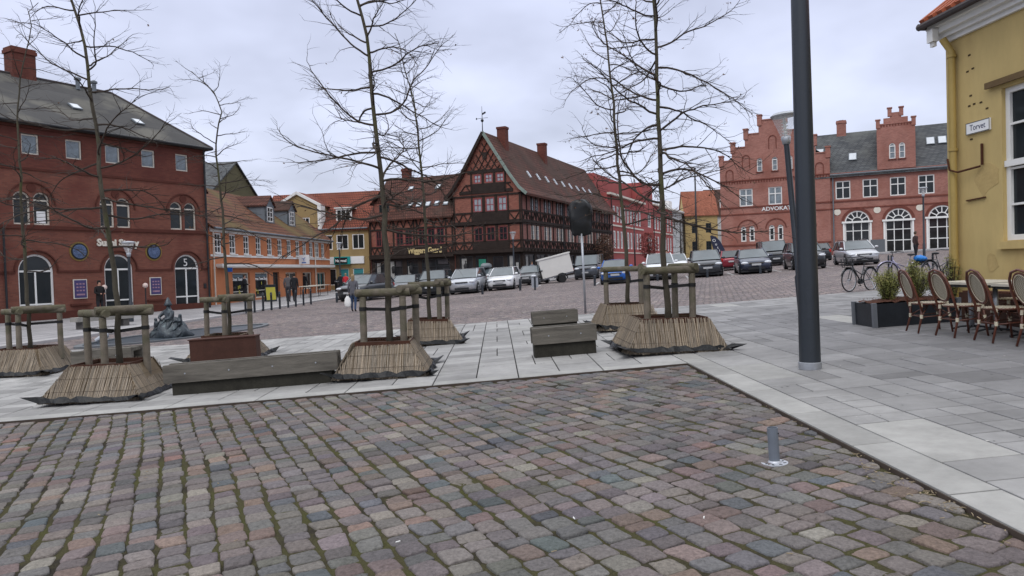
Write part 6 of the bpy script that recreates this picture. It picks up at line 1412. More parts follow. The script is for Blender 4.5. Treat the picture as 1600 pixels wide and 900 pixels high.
SUV = dict(L=4.35, W=1.85, H=1.66, zb=1.08, zh=.95, y1=.24, y2=.40, y3=.86, y4=.98, zr=1.05, wr=.36, roofw=.76, trim=.24)
EST = dict(L=4.5, W=1.77, H=1.50, zb=.96, zh=.80, y1=.24, y2=.42, y3=.88, y4=.98, zr=.95, wr=.32)
MPV = dict(L=4.4, W=1.80, H=1.63, zb=1.02, zh=.90, y1=.19, y2=.40, y3=.88, y4=.98, zr=1.0, wr=.33, roofw=.78)
SED = dict(L=4.75, W=1.83, H=1.47, zb=.95, zh=.80, y1=.27, y2=.44, y3=.72, y4=.90, zr=.96, wr=.33)
VAN = dict(L=4.9, W=1.92, H=1.95, zb=1.16, zh=1.02, y1=.13, y2=.28, y3=.94, y4=.985, zr=1.12, wr=.34, roofw=.86, yh=.06)
HAT = dict(L=4.0, W=1.70, H=1.46, zb=.94, zh=.80, y1=.22, y2=.40, y3=.84, y4=.975, zr=.95, wr=.30)
car(543, 472, -22, ('car_dark_grey', (.06, .065, .07), .4), 'dark grey four-wheel drive nearest the ochre shop, angled to the left', **SUV, rails=True)
car(622, 461, -8, ('car_graphite', (.09, .10, .11), .4), 'grey saloon parked behind the central tree guard, second from left', Y=49.5, **SED)
car(671, 463, -7, ('car_black_blue', (.02, .025, .03), .3), 'black four-wheel drive parked left of the silver people carrier', Y=47.2, **SUV, rails=True)
car(722, 460, -9, ('car_silver', (.42, .44, .47), .5), 'silver people carrier with pinkish windscreen left of the white car', **{**MPV, 'H': 1.6})
car(781, 454, -9, ('car_white', (.68, .69, .70), 0), 'white car parked between the silver people carrier and the small grey car', **{**EST, 'H': 1.5})
car(822, 441, 158-180+4, ('car_mid_grey', (.16, .17, .18), .5), 'small grey hatchback behind the white car', Y=54.5, **HAT)
car(762, 440, -8, ('car_pale_grey', (.30, .33, .34), .5), 'pale grey car with a roof box behind the silver and white cars', Y=57.5, name='car_with_roof_box', **HAT)
q = at(762, 440, 59); z_ = h(q[0], 59)
t = thing('roof_box', 'grey hard roof box on the car behind the white one', 'roof box', (q[0]-.1, 59.6, z_+1.50), R(-12))
m = MB(); m.lathe([(.05, .42), (.30, .40), (.45, .30), (.5, .16), (.47, .04), (.3, .0)][::-1], 18, sy=1.9, sx=.85); m.build('lid', M('roofbox_grey', (.17, .19, .20), .4, .1, 3), t, smooth=True)
m = MB(); m.box(-.5, .5, -.5, -.4, -.08, .03); m.box(-.5, .5, .4, .5, -.08, .03); m.build('mounting_bar', MATS['car_trim'], t)
car(915, 434, -15, ('van_grey', (.07, .08, .095), .4), 'dark grey van between the white trailer and the blue car', Y=58.5, cls='van', name='parked_van', **VAN)
car(962, 444, -9, ('car_blue', (.015, .11, .42), .3), 'bright blue hatchback behind the back row planter', **{**HAT, 'H': 1.46, 'W': 1.76})
car(1033, 438, -11, ('car_white2', (.62, .64, .66), 0), 'white people carrier seen through the large tree guard', Y=44.5, **MPV)
car(1058, 415, -11, ('car_white3', (.66, .68, .70), 0), 'white car in the second row behind the standing person', Y=56, **EST)
car(1107, 433, -11, ('car_charcoal', (.035, .04, .048), .4), 'dark grey people carrier in front of the yellow house', **MPV)
car(1183, 428, -12, ('car_navy', (.03, .038, .065), .4), 'dark blue saloon parked between the people carrier and the dark mast', **SED)
car(1145, 415, -12, ('car_red', (.22, .02, .035), .3), 'dark red car seen from behind between the two dark cars', Y=53, rear=True, **HAT)
car(1214, 412, -12, ('van_black', (.03, .035, .04), .3), 'black van in the second row before the brick gable', Y=56, cls='van', name='parked_van', **VAN)
car(1268, 421, -11, ('car_black', (.014, .015, .017), .3), 'black four-wheel drive half hidden by the dark mast', **{**SUV, 'L': 4.4})
car(1284, 402, -14, ('car_black2', (.02, .022, .026), .3), 'small dark car seen from behind right of the dark mast', Y=60, rear=True, **HAT)
car(1352, 414, -12, ('car_silver2', (.45, .46, .48), .5), 'silver estate car parked before the arched office windows', **{**EST, 'L': 4.65, 'W': 1.82}, rails=True)
# trailer
q = at(872, 440, 56); z_ = h(q[0], 56); t = thing('box_trailer', 'white box trailer tipped nose down on the setts beside the grey van', 'trailer', (q[0], 56, z_), R(3))
TT = Matrix.Translation((0, 0, .62)) @ Matrix.Rotation(R(-13), 4, 'Y')
m = MB(); m.T = TT; m.box(-1.25, 1.15, -.7, .7, -.02, 1.36); m.build('box_body', M('trailer_white', (.60, .59, .56), .55, .06, 1.5), t)
m = MB(); m.T = TT; m.box(-1.32, 1.2, -.76, .76, 1.363, 1.47); m.build('lid', MATS['trailer_white'], t)
m = MB(); m.T = TT; m.box(-1.2, 1.12, -.55, .55, -.12, -.022); m.bar((-1.2, 0, -.07), (-2.3, 0, -.05), .08, .08); m.bar((-1.2, -.4, -.07), (-2.1, 0, -.05), .06, .06); m.bar((-1.2, .4, -.07), (-2.1, 0, -.05), .06, .06); m.build('chassis', MATS['galv'], t)
for s_ in (-1, 1):
    w_ = MB(); w_.T = Matrix.Translation((.25, s_*.8, .30)) @ Matrix.Rotation(PI/2, 4, 'X'); w_.lathe([(.17, -.08), (.28, -.08), (.3, -.05), (.3, .05), (.28, .08), (.17, .08)], 18); wo = w_.build('wheel', MATS['tyre'], t, autosmooth=50)
    c = MB(); c.T = w_.T; c.lathe([(.01, .06), (.08, .05), (.17, .07)], 14); c.lathe([(.17, -.07), (.08, -.05), (.01, -.06)], 14); c.build('rim', MATS['rim_alloy'], wo)
    m = MB(); m.tube([(.25-.4*math.cos(PI*k/8), s_*.8, .32+.38*math.sin(PI*k/8)) for k in range(9)], .05, 6); m.build('mudguard', MATS['car_trim'], t)
m = MB(); m.T = TT; m.box(1.152, 1.18, -.65, -.45, 0, .2); m.box(1.152, 1.18, .45, .65, 0, .2); m.build('tail_light', MATS['tail_lamp'], t)
# ============================================================= BICYCLES
def bicycle(px, py, ang, frame_col, label, basket=None, Y=None, s=1.):
    q = G(px, py) if Y is None else at(px, py, Y); t = thing('bicycle', label, 'bicycle', (q[0], q[1], h(q[0], q[1])), R(ang), 'parked bicycles'); fm = paint(*frame_col)
    for x in (-.52, .52):
        m = MB(); m.tube([(x+.34*math.cos(2*PI*k/28), 0, .35+.34*math.sin(2*PI*k/28)) for k in range(28)], .018, 6, closed=True); w_ = m.build('wheel', MATS['tyre'], t, smooth=True)
        m = MB(); m.tube([(x+.318*math.cos(2*PI*k/28), 0, .35+.318*math.sin(2*PI*k/28)) for k in range(28)], .010, 4, closed=True)
        for k in range(16): a = 2*PI*k/16; m.bar((x, .02*(-1)**k, .35), (x+.31*math.cos(a), 0, .35+.31*math.sin(a)), .003, .003)
        m.tube([(x, -.04, .35), (x, .04, .35)], .025, 8); m.build('spokes', MATS['galv'], w_)
        m = MB(); m.tube([(x+.38*math.cos(a_), 0, .35+.38*math.sin(a_)) for a_ in [R(20+k*14) for k in range(11)]], .022, 5); m.build('mudguard', fm, t)
    m = MB(); bb = (.02, 0, .30); hd = (-.36, 0, .78); sd_ = (.2, 0, .74)
    for a, b, r_ in ((bb, hd, .022), (bb, sd_, .018), ((-.35, 0, .70), (.1, 0, .50), .016), ((.52, .04, .35), bb, .010), ((.52, -.04, .35), bb, .010), ((.52, .04, .35), (.18, .02, .68), .010), ((.52, -.04, .35), (.18, -.02, .68), .010), (hd, (-.33, 0, .86), .02), ((-.52, .045, .35), (-.38, .04, .70), .012), ((-.52, -.045, .35), (-.38, -.04, .70), .012), (sd_, (.25, 0, .90), .013)): m.tube([a, b], r_, 8)
    m.build('frame', fm, t, smooth=True)
    m = MB(); m.tube([(-.33, 0, .86), (-.36, 0, 1.02)], .013, 8); m.tube([(-.10, -.28, 1.02), (-.28, -.26, 1.05), (-.38, -.1, 1.03), (-.38, .1, 1.03), (-.28, .26, 1.05), (-.10, .28, 1.02)], .013, 8); m.build('handlebar', MATS['car_trim'], t, smooth=True)
    m = MB(); m.sphere((.26, 0, .93), .11, 8, sc=(1.25, .8, .35)); m.build('saddle', MATS['car_trim'], t, smooth=True)
    m = MB(); m.box(.32, .82, -.07, .07, .73, .745); m.bar((.78, .06, .73), (.54, .06, .37), .01, .01); m.bar((.78, -.06, .73), (.54, -.06, .37), .01, .01); m.build('rack', MATS['car_trim'], t)
    m = MB(); m.tube([(.02, -.05, .30), (.02, .05, .30)], .08, 12); m.bar((.02, .07, .30), (.12, .07, .17), .02, .015); m.bar((.02, -.07, .30), (-.08, -.07, .43), .02, .015); m.box(.08, .16, .06, .13, .15, .17); m.build('crank', MATS['black_metal'], t)
    m = MB(); m.bar((.45, -.05, .35), (.38, -.25, .02), .015, .015); m.build('kickstand', MATS['galv'], t)
    if basket:
        m = MB(); x = -.58; z0, z1 = .74, .98
        for k in range(12):
            a = 2*PI*k/12; m.bar((x+.13*math.cos(a), .16*math.sin(a), z0), (x+.18*math.cos(a), .20*math.sin(a), z1), .008, .008)
        for f in (0, .33, .66, 1): m.tube([(x+(.13+.05*f)*math.cos(2*PI*k/16), (.16+.04*f)*math.sin(2*PI*k/16), z0+(z1-z0)*f) for k in range(16)], .007, 4, closed=True)
        m.slab([(x+.13*math.cos(2*PI*k/12), .16*math.sin(2*PI*k/12)) for k in range(12)], z0-.01, z0); m.build('basket', MATS['black_metal'], t)
    return t
bicycle(1344, 455, 30, ('bike_black', (.02, .022, .025), .3), 'black bicycle with front basket standing on the setts before the silver car', basket=True)
b2 = bicycle(1412, 441, -5, ('bike_lilac', (.22, .21, .32), .3), 'lilac grey bicycle with a blue covered rear basket')
q = b2.location; t = thing('blue_bag', 'bright blue plastic bag over the rear carrier of the lilac bicycle', 'bag', (q[0]+.55, q[1]-.05, q[2]+.68), R(-5))
m = MB(); rnd = random.Random(4); prof = [(.12, 0), (.17, .06), (.19, .11), (.16, .17), (.08, .20), (.01, .21)]; V = []
for i, (r_, z) in enumerate(prof):
    for j in range(16): a = 2*PI*j/16; V.append((r_*math.cos(a)*1.1*(1+rnd.gauss(0, .14)), r_*math.sin(a)*(1+rnd.gauss(0, .14)), z+rnd.gauss(0, .022)))
m.add(V, [(i*16+j, i*16+(j+1) % 16, (i+1)*16+(j+1) % 16, (i+1)*16+j) for i in range(5) for j in range(16)]+[tuple(range(16))[::-1]]); m.build('plastic', M('bag_blue', (.01, .16, .5), .4, .1, 8), t, smooth=True)
m = MB(); m.box(-.2, .2, -.14, .14, -.12, .02); m.build('carrier_box', MATS['car_trim'], t)
bicycle(1472, 441, 200, ('bike_dark', (.03, .03, .035), .3), 'dark bicycle behind the yellow wall corner with its saddle showing')
# ============================================================= CAFE
M('rattan_brown', (.10, .028, .014), .35, .3, 12, .2, 60, spec=.6); M('weave_cream', (.40, .36, .26), .7, .15, 30); M('knot_cream', (.55, .50, .38), .6, .12, 20)
def weave_mat():
    m = bpy.data.materials.new('woven_cane'); m.use_nodes = True; t = m.node_tree; nn = t.nodes.new; lk = t.links.new; b = t.nodes['Principled BSDF']; b.inputs['Roughness'].default_value = .7
    tcn = nn('ShaderNodeTexCoord'); ck = nn('ShaderNodeTexChecker'); ck.inputs['Scale'].default_value = 62; ck.inputs['Color1'].default_value = (.46, .42, .32, 1); ck.inputs['Color2'].default_value = (.17, .14, .10, 1); lk(tcn.outputs['Object'], ck.inputs['Vector']); lk(ck.outputs[0], b.inputs['Base Color'])
    return m
WV = weave_mat()
def chair():
    t = thing('bistro_chair', 'x', 'chair', (0, 0, 0), 0, 'rattan bistro chairs at the cafe table')
    # faces local +x ; back at x=-.22
    m = MB(); m.slab([(.23*math.cos(a)*1.0+.02, .235*math.sin(a)) for a in [2*PI*k/24 for k in range(24)]], .445, .47); m.build('seat', WV, t)
    m = MB(); m.tube([(.24*math.cos(a)+.02, .245*math.sin(a), .455) for a in [2*PI*k/24 for k in range(24)]], .017, 6, closed=True); m.build('seat_rim', MATS['rattan_brown'], t, smooth=True)
    m = MB(); m.tube([((.247+.014*(-1)**k)*math.cos(2*PI*k/72)+.02, (.252+.014*(-1)**k)*math.sin(2*PI*k/72), .465+.006*(-1)**k) for k in range(72)], .004, 4, closed=True)
    m.build('seat_binding', MATS['knot_cream'], t)
    def bk(u_, v_, o=0): return (-.215-.15*v_-.02+o, u_, .50+v_*.50)
    m = MB(); pts = [bk(.21, -.35), bk(.215, .1), bk(.225, .45), bk(.20, .75), bk(.13, .95), bk(0, 1.02), bk(-.13, .95), bk(-.20, .75), bk(-.225, .45), bk(-.215, .1), bk(-.21, -.35)]
    m.tube(pts, .018, 8); m.build('back_frame', MATS['rattan_brown'], t, smooth=True)
    n = 26; ov = [(.165*math.cos(2*PI*k/n), .50+.43*math.sin(2*PI*k/n)) for k in range(n)]
    m = MB(); m.tube([bk(u_, v_) for u_, v_ in ov], .016, 6, closed=True); m.build('inner_ring', MATS['rattan_brown'], t, smooth=True)
    m = MB(); m.tube([bk(u_*.87, .5+(v_-.5)*.9, -.012) for u_, v_ in ov], .006, 5, closed=True); m.build('cream_ring', MATS['knot_cream'], t, smooth=True)
    m = MB(); m.add([bk(u_*.88, .5+(v_-.5)*.9) for u_, v_ in ov]+[bk(0, .5)], [(k, (k+1) % n, n) for k in range(n)]); m.build('back_panel', WV, t)
    for (x, y) in ((.2, .19), (.2, -.19)):
        m = MB(); m.tube([(x, y, .45), (x+.05, y*1.12, 0)], [.017, .015], 8); m.build('leg', MATS['rattan_brown'], t, smooth=True)
    for y in (.2, -.2):
        m = MB(); m.tube([(-.19, y, .48), (-.20, y, .25), (-.27, y*1.1, 0)], [.018, .017, .015], 8); m.build('leg', MATS['rattan_brown'], t, smooth=True)
    m = MB()
    for a, b in (((.22, .195, .28), (.22, -.195, .28)), ((-.2, .2, .26), (-.2, -.2, .26)), ((.22, .2, .27), (-.2, .2, .25)), ((.22, -.2, .27), (-.2, -.2, .25)), ((-.2, .2, .26), (0, .0, .43)), ((-.2, -.2, .26), (0, 0, .43)), ((.22, .2, .28), (0.05, 0, .43)), ((.22, -.2, .28), (.05, 0, .43))): m.tube([a, b], .009, 6)
    m.build('stretcher', MATS['rattan_brown'], t, smooth=True)
    for c in ((.22, .197, .28), (.22, -.197, .28), (-.2, .2, .26), (-.2, -.2, .26), (-.2, .2, .44), (-.2, -.2, .44), (.2, .19, .43), (.2, -.19, .43)): m = MB(); m.tube([(c[0]-.0, c[1], c[2]-.03), (c[0], c[1], c[2]+.03)], .023, 8); m.build('knot', MATS['knot_cream'], t)
    return t
ch = chair(); KIDS[ch.name] = children(ch)
cl = ['leftmost rattan bistro chair, next to the black planter', 'second rattan bistro chair from the planter', 'third rattan bistro chair, below the street name plate', 'rattan bistro chair cut by the right picture edge', 'rattan bistro chair beyond the right picture edge']
for i, (x, y, a) in enumerate(((6.66, 11.75, -6), (6.72, 11.0, 3), (6.80, 10.2, -3), (6.86, 9.4, 4), (6.9, 8.65, 0))):
    o = ch if i == 0 else copy_tree(ch); o.location = (x, y, h(x, y)+.03); o.rotation_euler = (0, -.03, R(a)); o['label'] = cl[i]
# far side chairs, seen through the legs
for i, (x, y, a, l) in enumerate(((7.72, 11.3, 178, 'rattan chair on the wall side of the table, nearest the planter'), (7.76, 10.5, 184, 'rattan chair on the wall side of the table, farther right'))):
    o = copy_tree(ch); o.location = (x, y, h(x, y)+.03); o.rotation_euler = (0, .03, R(a)); o['label'] = l
M('table_top', (.50, .47, .40), .5, .15, 4, .05, 30)
for i, (y0, y1, l) in enumerate(((10.75, 11.9, 'pale cafe table nearest the planter behind the bistro chairs'), (9.35, 10.6, 'pale cafe table at the right edge behind the bistro chairs'))):
    x = 7.26; yc = (y0+y1)/2; zg = h(x, yc)+.03; t = thing('cafe_table', l, 'table', (x, yc, zg), 0, 'pale cafe tables'); t.rotation_euler = (0, -.03, 0)
    m = MB(); m.box(-.34, .34, y0-yc, y1-yc, .735, .77); m.build('tabletop', MATS['table_top'], t); m = MB(); m.box(-.30, .30, y0-yc+.05, y1-yc-.05, .69, .734); m.build('apron', MATS['frame_dark'], t)
    for s_ in (-.3, .3):
        m = MB(); m.tube([(0, s_, .03), (0, s_, .69)], .035, 10); m.build('pedestal', MATS['galv'], t, smooth=True)
        m = MB(); 
        for k in range(4): a = PI/4+PI/2*k; m.tube([(0, s_, .06), (.16*math.cos(a), s_+.16*math.sin(a), .045), (.27*math.cos(a), s_+.27*math.sin(a), .012)], .016, 6)
        m.build('foot', MATS['black_metal'], t)
# black planter box with shrubs
M('planter_black', (.018, .021, .026), .4, .25, 5, .1, 30); M('planter_post', (.12, .13, .145), .4, .1, 6); M('bark_mulch', (.085, .035, .022), 1, .5, 30, 1., 60)
px0, px1, py0, py1 = 6.28, 7.75, 12.75, 13.5; cx, cy = (px0+px1)/2, (py0+py1)/2; zg = h(cx, cy)+.03
t = thing('black_planter_box', 'long black planter box with grey corner posts beside the bistro chairs', 'planter', (cx, cy, zg)); t.rotation_euler = (0, -.04, 0); w, d_ = (px1-px0)/2, (py1-py0)/2
m = MB(); m.box(-w, w, -d_, d_, -.02, .40); m.build('body', MATS['planter_black'], t)
for x in (-w, w):
    for y in (-d_, d_): m = MB(); m.box(x-.035, x+.035, y-.035, y+.035, -.02, .42); m.build('corner_post', MATS['planter_post'], t)
m = MB(); n = 24; rnd = random.Random(5); V = [(-w+.02+2*(w-.02)*i/n, -d_+.02+2*(d_-.02)*j/8, .40+.05*math.sin(PI*i/n)*math.sin(PI*j/8)+rnd.random()*.035) for j in range(9) for i in range(n+1)]
m.add(V, [(j*(n+1)+i, j*(n+1)+i+1, (j+1)*(n+1)+i+1, (j+1)*(n+1)+i) for j in range(8) for i in range(n)])
for k in range(260):
    c = Vector((rnd.uniform(-w, w), rnd.uniform(-d_, d_), .46+rnd.random()*.02)); a = Vector((rnd.gauss(0, 1), rnd.gauss(0, 1), rnd.gauss(0, .5))).normalized()*.03; m.add([c-a, c+a.cross(Vector((0, 0, 1)))*.3, c+a], [(0, 1, 2)])
m.build('bark_mulch', MATS['bark_mulch'], t)
M('shrub_leaf', (.155, .165, .045), .6, .45, 6, col2=(.24, .22, .07), mask=(5, .5, .65)); M('shrub_leaf2', (.11, .13, .04), .6, .45, 6)
def shrub(x, y, z, r_, hh, label, seed, n=5200, mat='shrub_leaf', group='shrubs in the planters'):
    rnd = random.Random(seed); t = thing('shrub', label, 'shrub', (x, y, z), 0, group); m = MB(); s_ = MB(); stems = []
    for k in range(44):
        a = rnd.random()*2*PI; rr = rnd.random()**.6*r_; top = Vector((rr*math.cos(a), rr*math.sin(a)*.85, hh*(1-.35*(rr/r_)**2)*rnd.uniform(.75, 1.08))); b = top*.25; b.z = 0; md = (b+top)/2+Vector((rnd.gauss(0, .02), rnd.gauss(0, .02), 0)); stems.append((b, md, top)); s_.tube([b, md, top], [.006, .004, .002], 4, cap=False)
    s_.build('stems', MATS['twig_bark'], t)
    for k in range(n):
        b, md, top = rnd.choice(stems); f = rnd.random()**.75; p = (b.lerp(md, f*2) if f < .5 else md.lerp(top, f*2-1))
        dr = Vector((rnd.gauss(0, 1), rnd.gauss(0, 1), rnd.gauss(.5, .6))).normalized(); ln = rnd.uniform(.018, .045); p = p+dr*rnd.uniform(0, .05); sd2 = dr.orthogonal().normalized()*.008
        m.add([p, p+dr*ln*.5+sd2, p+dr*ln, p+dr*ln*.5-sd2], [(0, 1, 2, 3)])
    m.build('foliage', MATS[mat], t); return t
shrub(cx-.36, cy-.08, zg+.42, .27, .56, 'low yellow-green shrub at the left of the black planter', 1)
shrub(cx+.16, cy-.02, zg+.44, .32, .68, 'larger yellow-green shrub in the middle of the black planter', 2)
shrub(cx+.62, cy+.1, zg+.42, .2, .45, 'small yellow-green shrub at the wall end of the black planter', 4, 1400)
t = thing('wall_planter_box', 'dark timber trough standing along the foot of the yellow wall', 'planter', (8.12, 10.9, h(8.12, 10.9)+.03), R(5)); m = MB(); m.box(-.2, .2, -2.2, 1.9, -.02, .5); m.build('trough', M('trough_brown', (.05, .022, .014), .7, .3, 5, .2, 20), t); m = MB(); m.box(-.17, .17, -2.15, 1.85, .501, .53); m.build('bark_mulch', MATS['bark_mulch'], t)
q = at(1487, 440, 13.1); shrub(q[0], 13.1, h(q[0], 13.1)+.35, .16, .85, 'tall thin yellow-green shrub at the corner of the yellow building', 7, 1500)
q = at(1490, 470, 13.1); t = thing('plant_pot', 'dark plant pot under the thin shrub at the yellow corner', 'pot', (q[0], 13.1, h(q[0], 13.1)+.03)); m = MB(); m.lathe([(.14, 0), (.19, .36), (.21, .36), (.21, .4), (.17, .4), (.17, .36)], 18); m.build('pot_body', MATS['planter_black'], t, autosmooth=40); m = MB(); m.lathe([(.01, .37), (.17, .365)], 14); m.build('soil', MATS['planter_soil'], t)
# ============================================================= SHOP STREET FURNITURE
q = G(424, 478); t = thing('sandwich_board', 'yellow advertising board on the pavement before the orange shops', 'sign board', (-15.6, 47.5, h(-15.6, 47.5)+.1), R(40))
for s_ in (-1, 1):
    m = MB(); m.T = Matrix.Rotation(R(10*s_), 4, 'X'); m.box(-.36, .36, s_*.16-.015, s_*.16+.015, 0, 1.1); f_ = m.build('board', MATS['frame_dark'], t); m = MB(); m.T = Matrix.Rotation(R(10*s_), 4, 'X'); m.box(-.31, .31, s_*.16-.02 if s_ < 0 else s_*.16+.016, s_*.16-.016 if s_ < 0 else s_*.16+.02, .1, 1.03); m.build('poster', MATS['sign_yellow'], f_)
for i, (y, l) in enumerate(((53.5, 'nearer white-topped display table on the shop pavement'), (56.2, 'farther white-topped display table on the shop pavement'))):
    t = thing('display_table', l, 'table', (-14.7, y, h(-14.7, y)+.1), R(-5), 'display tables before the orange shops'); m = MB(); m.box(-.4, .4, -1.2, 1.2, .78, .83); m.build('tabletop', MATS['table_top'], t)
    for x in (-.3, .3):
        for yy in (-1, 1): m = MB(); m.tube([(x, yy, 0), (x, yy, .78)], .02, 6); m.build('leg', MATS['black_metal'], t)
t = thing('litter_bin', 'black litter bin at the far end of the orange shop front', 'bin', (-15.6, 66, h(-15.6, 66)+.1)); m = MB(); m.lathe([(.25, 0), (.27, .05), (.27, .95), (.22, 1.05), (.1, 1.1)], 14); m.build('bin_body', MATS['black_plastic'], t, autosmooth=40); m = MB(); m.lathe([(.28, .85), (.285, .9), (.28, .95)], 14); m.build('band', MATS['galv'], t)
# ============================================================= PEOPLE
M('skin_tone', (.42, .24, .17), .6, .05, 8); M('hair_brown', (.07, .045, .03), .8, .3, 12); M('hair_dark', (.02, .016, .014), .8, .3, 12); M('hair_fair', (.25, .18, .10), .8, .3, 12); M('shoe_dark', (.015, .014, .014), .5, .2, 5)
def cloth(n, c): return M('cloth_'+n, c, .9, .18, 9, .2, 50)
def person(px, py, head, H, top, leg, hair, label, stride=.0, coat=.52, arm='down', Y=None, bag=False, dz=0.):
    q = G(px, py) if Y is None else at(px, py, Y); k = H/1.75; rz = R(head); gz = h(q[0], q[1])+dz
    t = thing('person', label, 'person', (q[0], q[1], gz), rz)
    s = stride; J = [(0, 0, .95), (0, .0, 1.15), (0, .01, 1.38), (0, .0, 1.50), (0, -.01, 1.585), (0, -.015, 1.68),
         (.09, 0, .90), (.10, -s*.5-.01, .50), (.10, -s+.02, .09), (.105, -s-.12, .03), (-.09, 0, .90), (-.10, s*.35-.02, .50), (-.10, s+.03, .10), (-.105, s-.10, .03),
         (.17, 0, 1.42), (.22, .03, 1.16), (.22, -.05, .93), (.215, -.075, .84), (-.17, 0, 1.42), (-.22, .03, 1.16), (-.22, -.05, .93), (-.215, -.075, .84)]
    if arm == 'front':
        J[15] = (.23, -.02, 1.18); J[16] = (.12, -.25, 1.12); J[17] = (.07, -.31, 1.14); J[19] = (-.23, -.02, 1.18); J[20] = (-.12, -.25, 1.12); J[21] = (-.07, -.31, 1.14)
    E_ = [(0, 1), (1, 2), (2, 3), (3, 4), (4, 5), (0, 6), (6, 7), (7, 8), (8, 9), (0, 10), (10, 11), (11, 12), (12, 13), (2, 14), (14, 15), (15, 16), (16, 17), (2, 18), (18, 19), (19, 20), (20, 21)]
    cw = .05 if coat < .8 else .02
    Rr = [(.165, .12), (.15, .11), (.17, .11), (.055, .055), (.072, .085), (.062, .075), (.10+cw*.4, .10), (.062, .065), (.042, .045), (.035, .04), (.10+cw*.4, .10), (.062, .065), (.042, .045), (.035, .04), (.075, .07), (.055, .055), (.038, .038), (.035, .025), (.075, .07), (.055, .055), (.038, .038), (.035, .025)]
    J = [tuple(v*k for v in p) for p in J]; Rr = [(a*k, b*k) for a, b in Rr]
    mats = [cloth(*top), cloth(*leg), MATS['skin_tone'], MATS['shoe_dark']]
    hands = [Vector(J[17]), Vector(J[21])]
    def post(me):
        for pl in me.polygons:
            c = pl.center; z = c.z/k
            if z > 1.51: pl.material_index = 2
            elif min((c-hn).length for hn in hands) < .062*k: pl.material_index = 2
            elif z < .11: pl.material_index = 3
            elif z < (coat+.36 if coat < .8 else .98) and abs(c.x) < .175*k: pl.material_index = 1
            else: pl.material_index = 0
    skin('body', J, E_, Rr, mats, t, 2, 0, post=post)
    hd = Vector(J[5]); m = MB(); n = 12
    pr = [(.085, -.08), (.098, -.03), (.10, .03), (.085, .08), (.05, .11), (.005, .118)] if hair[1] == 0 else [(.08, -.22), (.10, -.15), (.105, -.03), (.104, .03), (.088, .08), (.05, .115), (.005, .12)]
    V = []
    for r_, z in pr:
        for j in range(n):
            a = 2*PI*j/n; y = math.sin(a)*r_; 
            if y < -.045 and z < .05: y = -.03
            V.append((hd.x+math.cos(a)*r_*.85*k, hd.y+.018*k+y*k, hd.z-.015*k+z*k))
    m.add(V, [(i*n+j, i*n+(j+1) % n, (i+1)*n+(j+1) % n, (i+1)*n+j) for i in range(len(pr)-1) for j in range(n)]); m.build('hair', MATS[hair[0]], t, smooth=True)
    m = MB(); 
    m.sphere((hd.x, hd.y-.085*k, hd.z-.035*k), .014*k, 6); m.build('nose', MATS['skin_tone'], t, smooth=True)
    for s_ in (-1, 1): m = MB(); m.sphere((hd.x+s_*.03*k, hd.y-.078*k, hd.z-.005*k), .008*k, 6); m.build('eye', MATS['hair_dark'], t, smooth=True)
    return t
w_ = person(553, 487, 178, 1.68, ('grey_coat', (.10, .10, .115)), ('jeans', (.035, .06, .12)), ('hair_fair', 1), 'woman in a grey coat and jeans walking on the setts with a white bag', .10, .42)
q = w_.location; t = thing('carrier_bag', 'white plastic bag hanging from the hand of the woman in grey', 'bag', (q[0]-.26, q[1]-.02, q[2]+.22)); m = MB(); V = []
for i, (r_, z) in enumerate([(.10, 0), (.15, .05), (.16, .2), (.13, .38), (.05, .5)]):
    for j in range(12): a = 2*PI*j/12; V.append((r_*math.cos(a), r_*.45*math.sin(a), z))
m.add(V, [(i*12+j, i*12+(j+1) % 12, (i+1)*12+(j+1) % 12, (i+1)*12+j) for i in range(4) for j in range(12)]+[tuple(range(12))[::-1]]); m.build('sack', MATS['white_paint'], t, smooth=True); m = MB(); m.tube([(-.04, 0, .48), (-.015, 0, .6), (.015, 0, .62), (.04, 0, .48)], .006, 5); m.build('handle', MATS['white_paint'], t)
person(451, 474, 185, 1.8, ('grey_jacket', (.09, .085, .09)), ('dark_trousers', (.035, .035, .042)), ('hair_brown', 0), 'man in grey jacket walking beside the dark-clad man behind the bollards', .12, .6, dz=.1, Y=46)
person(461, 474, 178, 1.78, ('black_jacket', (.014, .015, .018)), ('black_trousers', (.02, .02, .024)), ('hair_dark', 0), 'man in black jacket and trousers walking away past the bollards', .14, .6, dz=.1, Y=46)
person(383, 468, 90, 1.8, ('black_parka', (.013, .013, .016)), ('black_trousers', (.02, .02, .024)), ('hair_brown', 0), 'person in a black parka standing at the orange shop window', .03, .55, 'front', Y=47.2, dz=.1)
person(157, 492, 60, 1.75, ('black_coat', (.014, .013, .014)), ('black_trousers', (.02, .02, .024)), ('hair_dark', 0), 'dark coated person standing by the sushi doorway', .02, .42, 'front', Y=35.0, dz=.1)
person(476, 462, 180, 1.75, ('black_jacket', (.014, .015, .018)), ('black_trousers', (.02, .02, .024)), ('hair_dark', 0), 'small dark figure at the lit blue shop window', .05, .6, Y=61, dz=.1)
person(541, 458, 175, 1.72, ('red_jacket', (.45, .03, .04)), ('dark_trousers', (.035, .035, .042)), ('hair_fair', 0), 'person in a red jacket beside the street lamp at the ochre shop', .08, .6, Y=60)
person(533, 459, 185, 1.75, ('black_jacket', (.014, .015, .018)), ('black_trousers', (.02, .02, .024)), ('hair_brown', 0), 'person in black next to the red-jacketed one at the ochre shop', .08, .6, Y=60.5)
person(832, 436, 20, 1.75, ('grey_blue', (.16, .19, .24)), ('beige_trousers', (.25, .22, .18)), ('hair_brown', 0), 'person in blue-grey top and beige trousers left of the trailer', .05, .6, Y=60)
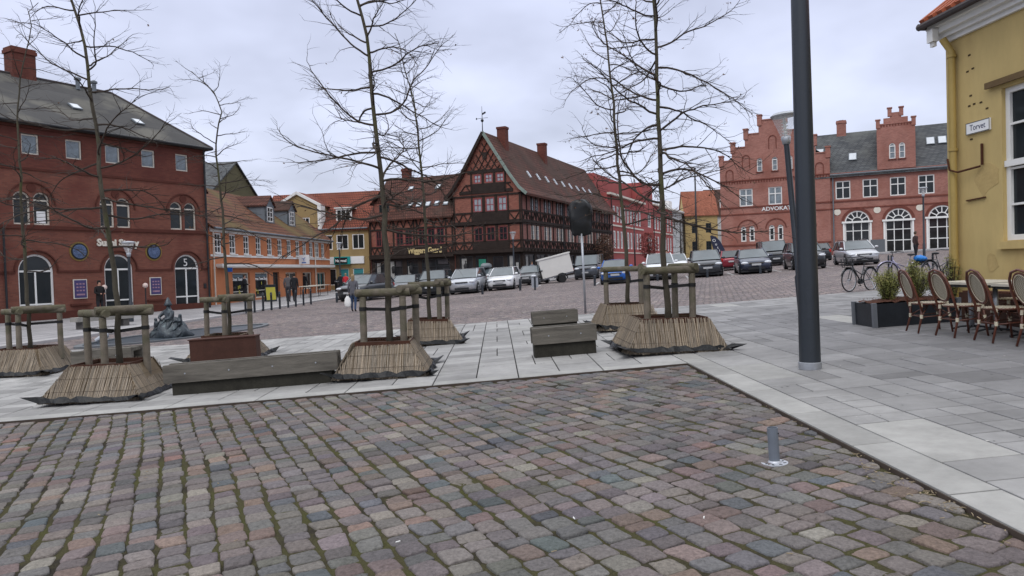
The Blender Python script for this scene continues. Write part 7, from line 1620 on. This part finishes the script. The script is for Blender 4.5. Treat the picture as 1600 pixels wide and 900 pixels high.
person(1042, 416, 0, 1.8, ('black_jacket', (.014, .015, .018)), ('black_trousers', (.02, .02, .024)), ('hair_brown', 0), 'person in a black jacket standing between the white cars', .02, .6, Y=50)
person(1431, 408, 90, 1.75, ('dark_brown', (.05, .03, .028)), ('black_trousers', (.02, .02, .024)), ('hair_brown', 0), 'person in dark brown clothes in front of the arched office window', .06, .6, Y=46)
# ============================================================= SMALL LITTER
m = MB(); rnd = random.Random(8); M('chip_pale', (.24, .19, .12), .8, .3, 20)
for k in range(170):
    f = rnd.random()
    if f < .55: b_ = -rnd.gauss(5.7, .45); a = -abs(rnd.gauss(.07, .09))-.01
    elif f < .8: b_ = -rnd.random()*8; a = -rnd.uniform(.01, .07)
    else: b_ = -rnd.random()*6.5-.2; a = -rnd.random()*6
    p = ab(a, b_); z = h(*p)+.012; L_ = rnd.uniform(.004, .02); an = rnd.random()*PI
    m.bar((p[0]-L_*math.cos(an), p[1]-L_*math.sin(an), z), (p[0]+L_*math.cos(an), p[1]+L_*math.sin(an), z+.002), rnd.uniform(.003, .008), .003)
tag(m.build('leaf_litter', MATS['chip_pale']), kind='stuff')
m = MB()
for k in range(150):
    y = rnd.uniform(22, 44); x = rnd.uniform(-.30, .33)*y; z = h(x, y)+.012; L_ = rnd.uniform(.01, .035); an = rnd.random()*PI
    m.bar((x-L_*math.cos(an), y-L_*math.sin(an), z), (x+L_*math.cos(an), y+L_*math.sin(an), z+.002), rnd.uniform(.01, .04), .004)
tag(m.build('paper_litter', M('litter_pale', (.42, .41, .39), .8, .2, 5)), kind='stuff')
for i, (px, py, l) in enumerate(((1199, 648, ''), (897, 813, 'cigarette end on the cobbles at bottom centre'), (1100, 812, 'cigarette end lying in a joint right of centre'), (622, 850, 'pale cigarette end on the cobbles bottom left of centre'))):
    if not l: continue
    q = G(px, py); m = MB(); a = rnd.random()*3; m.tube([(-.014*math.cos(a), -.014*math.sin(a), .014), (.014*math.cos(a), .014*math.sin(a), .015)], .004, 8); tag(m.build('cigarette_end', MATS['white_paint'], None, loc=tuple(q)), l, 'litter', 'cigarette ends on the cobbles')
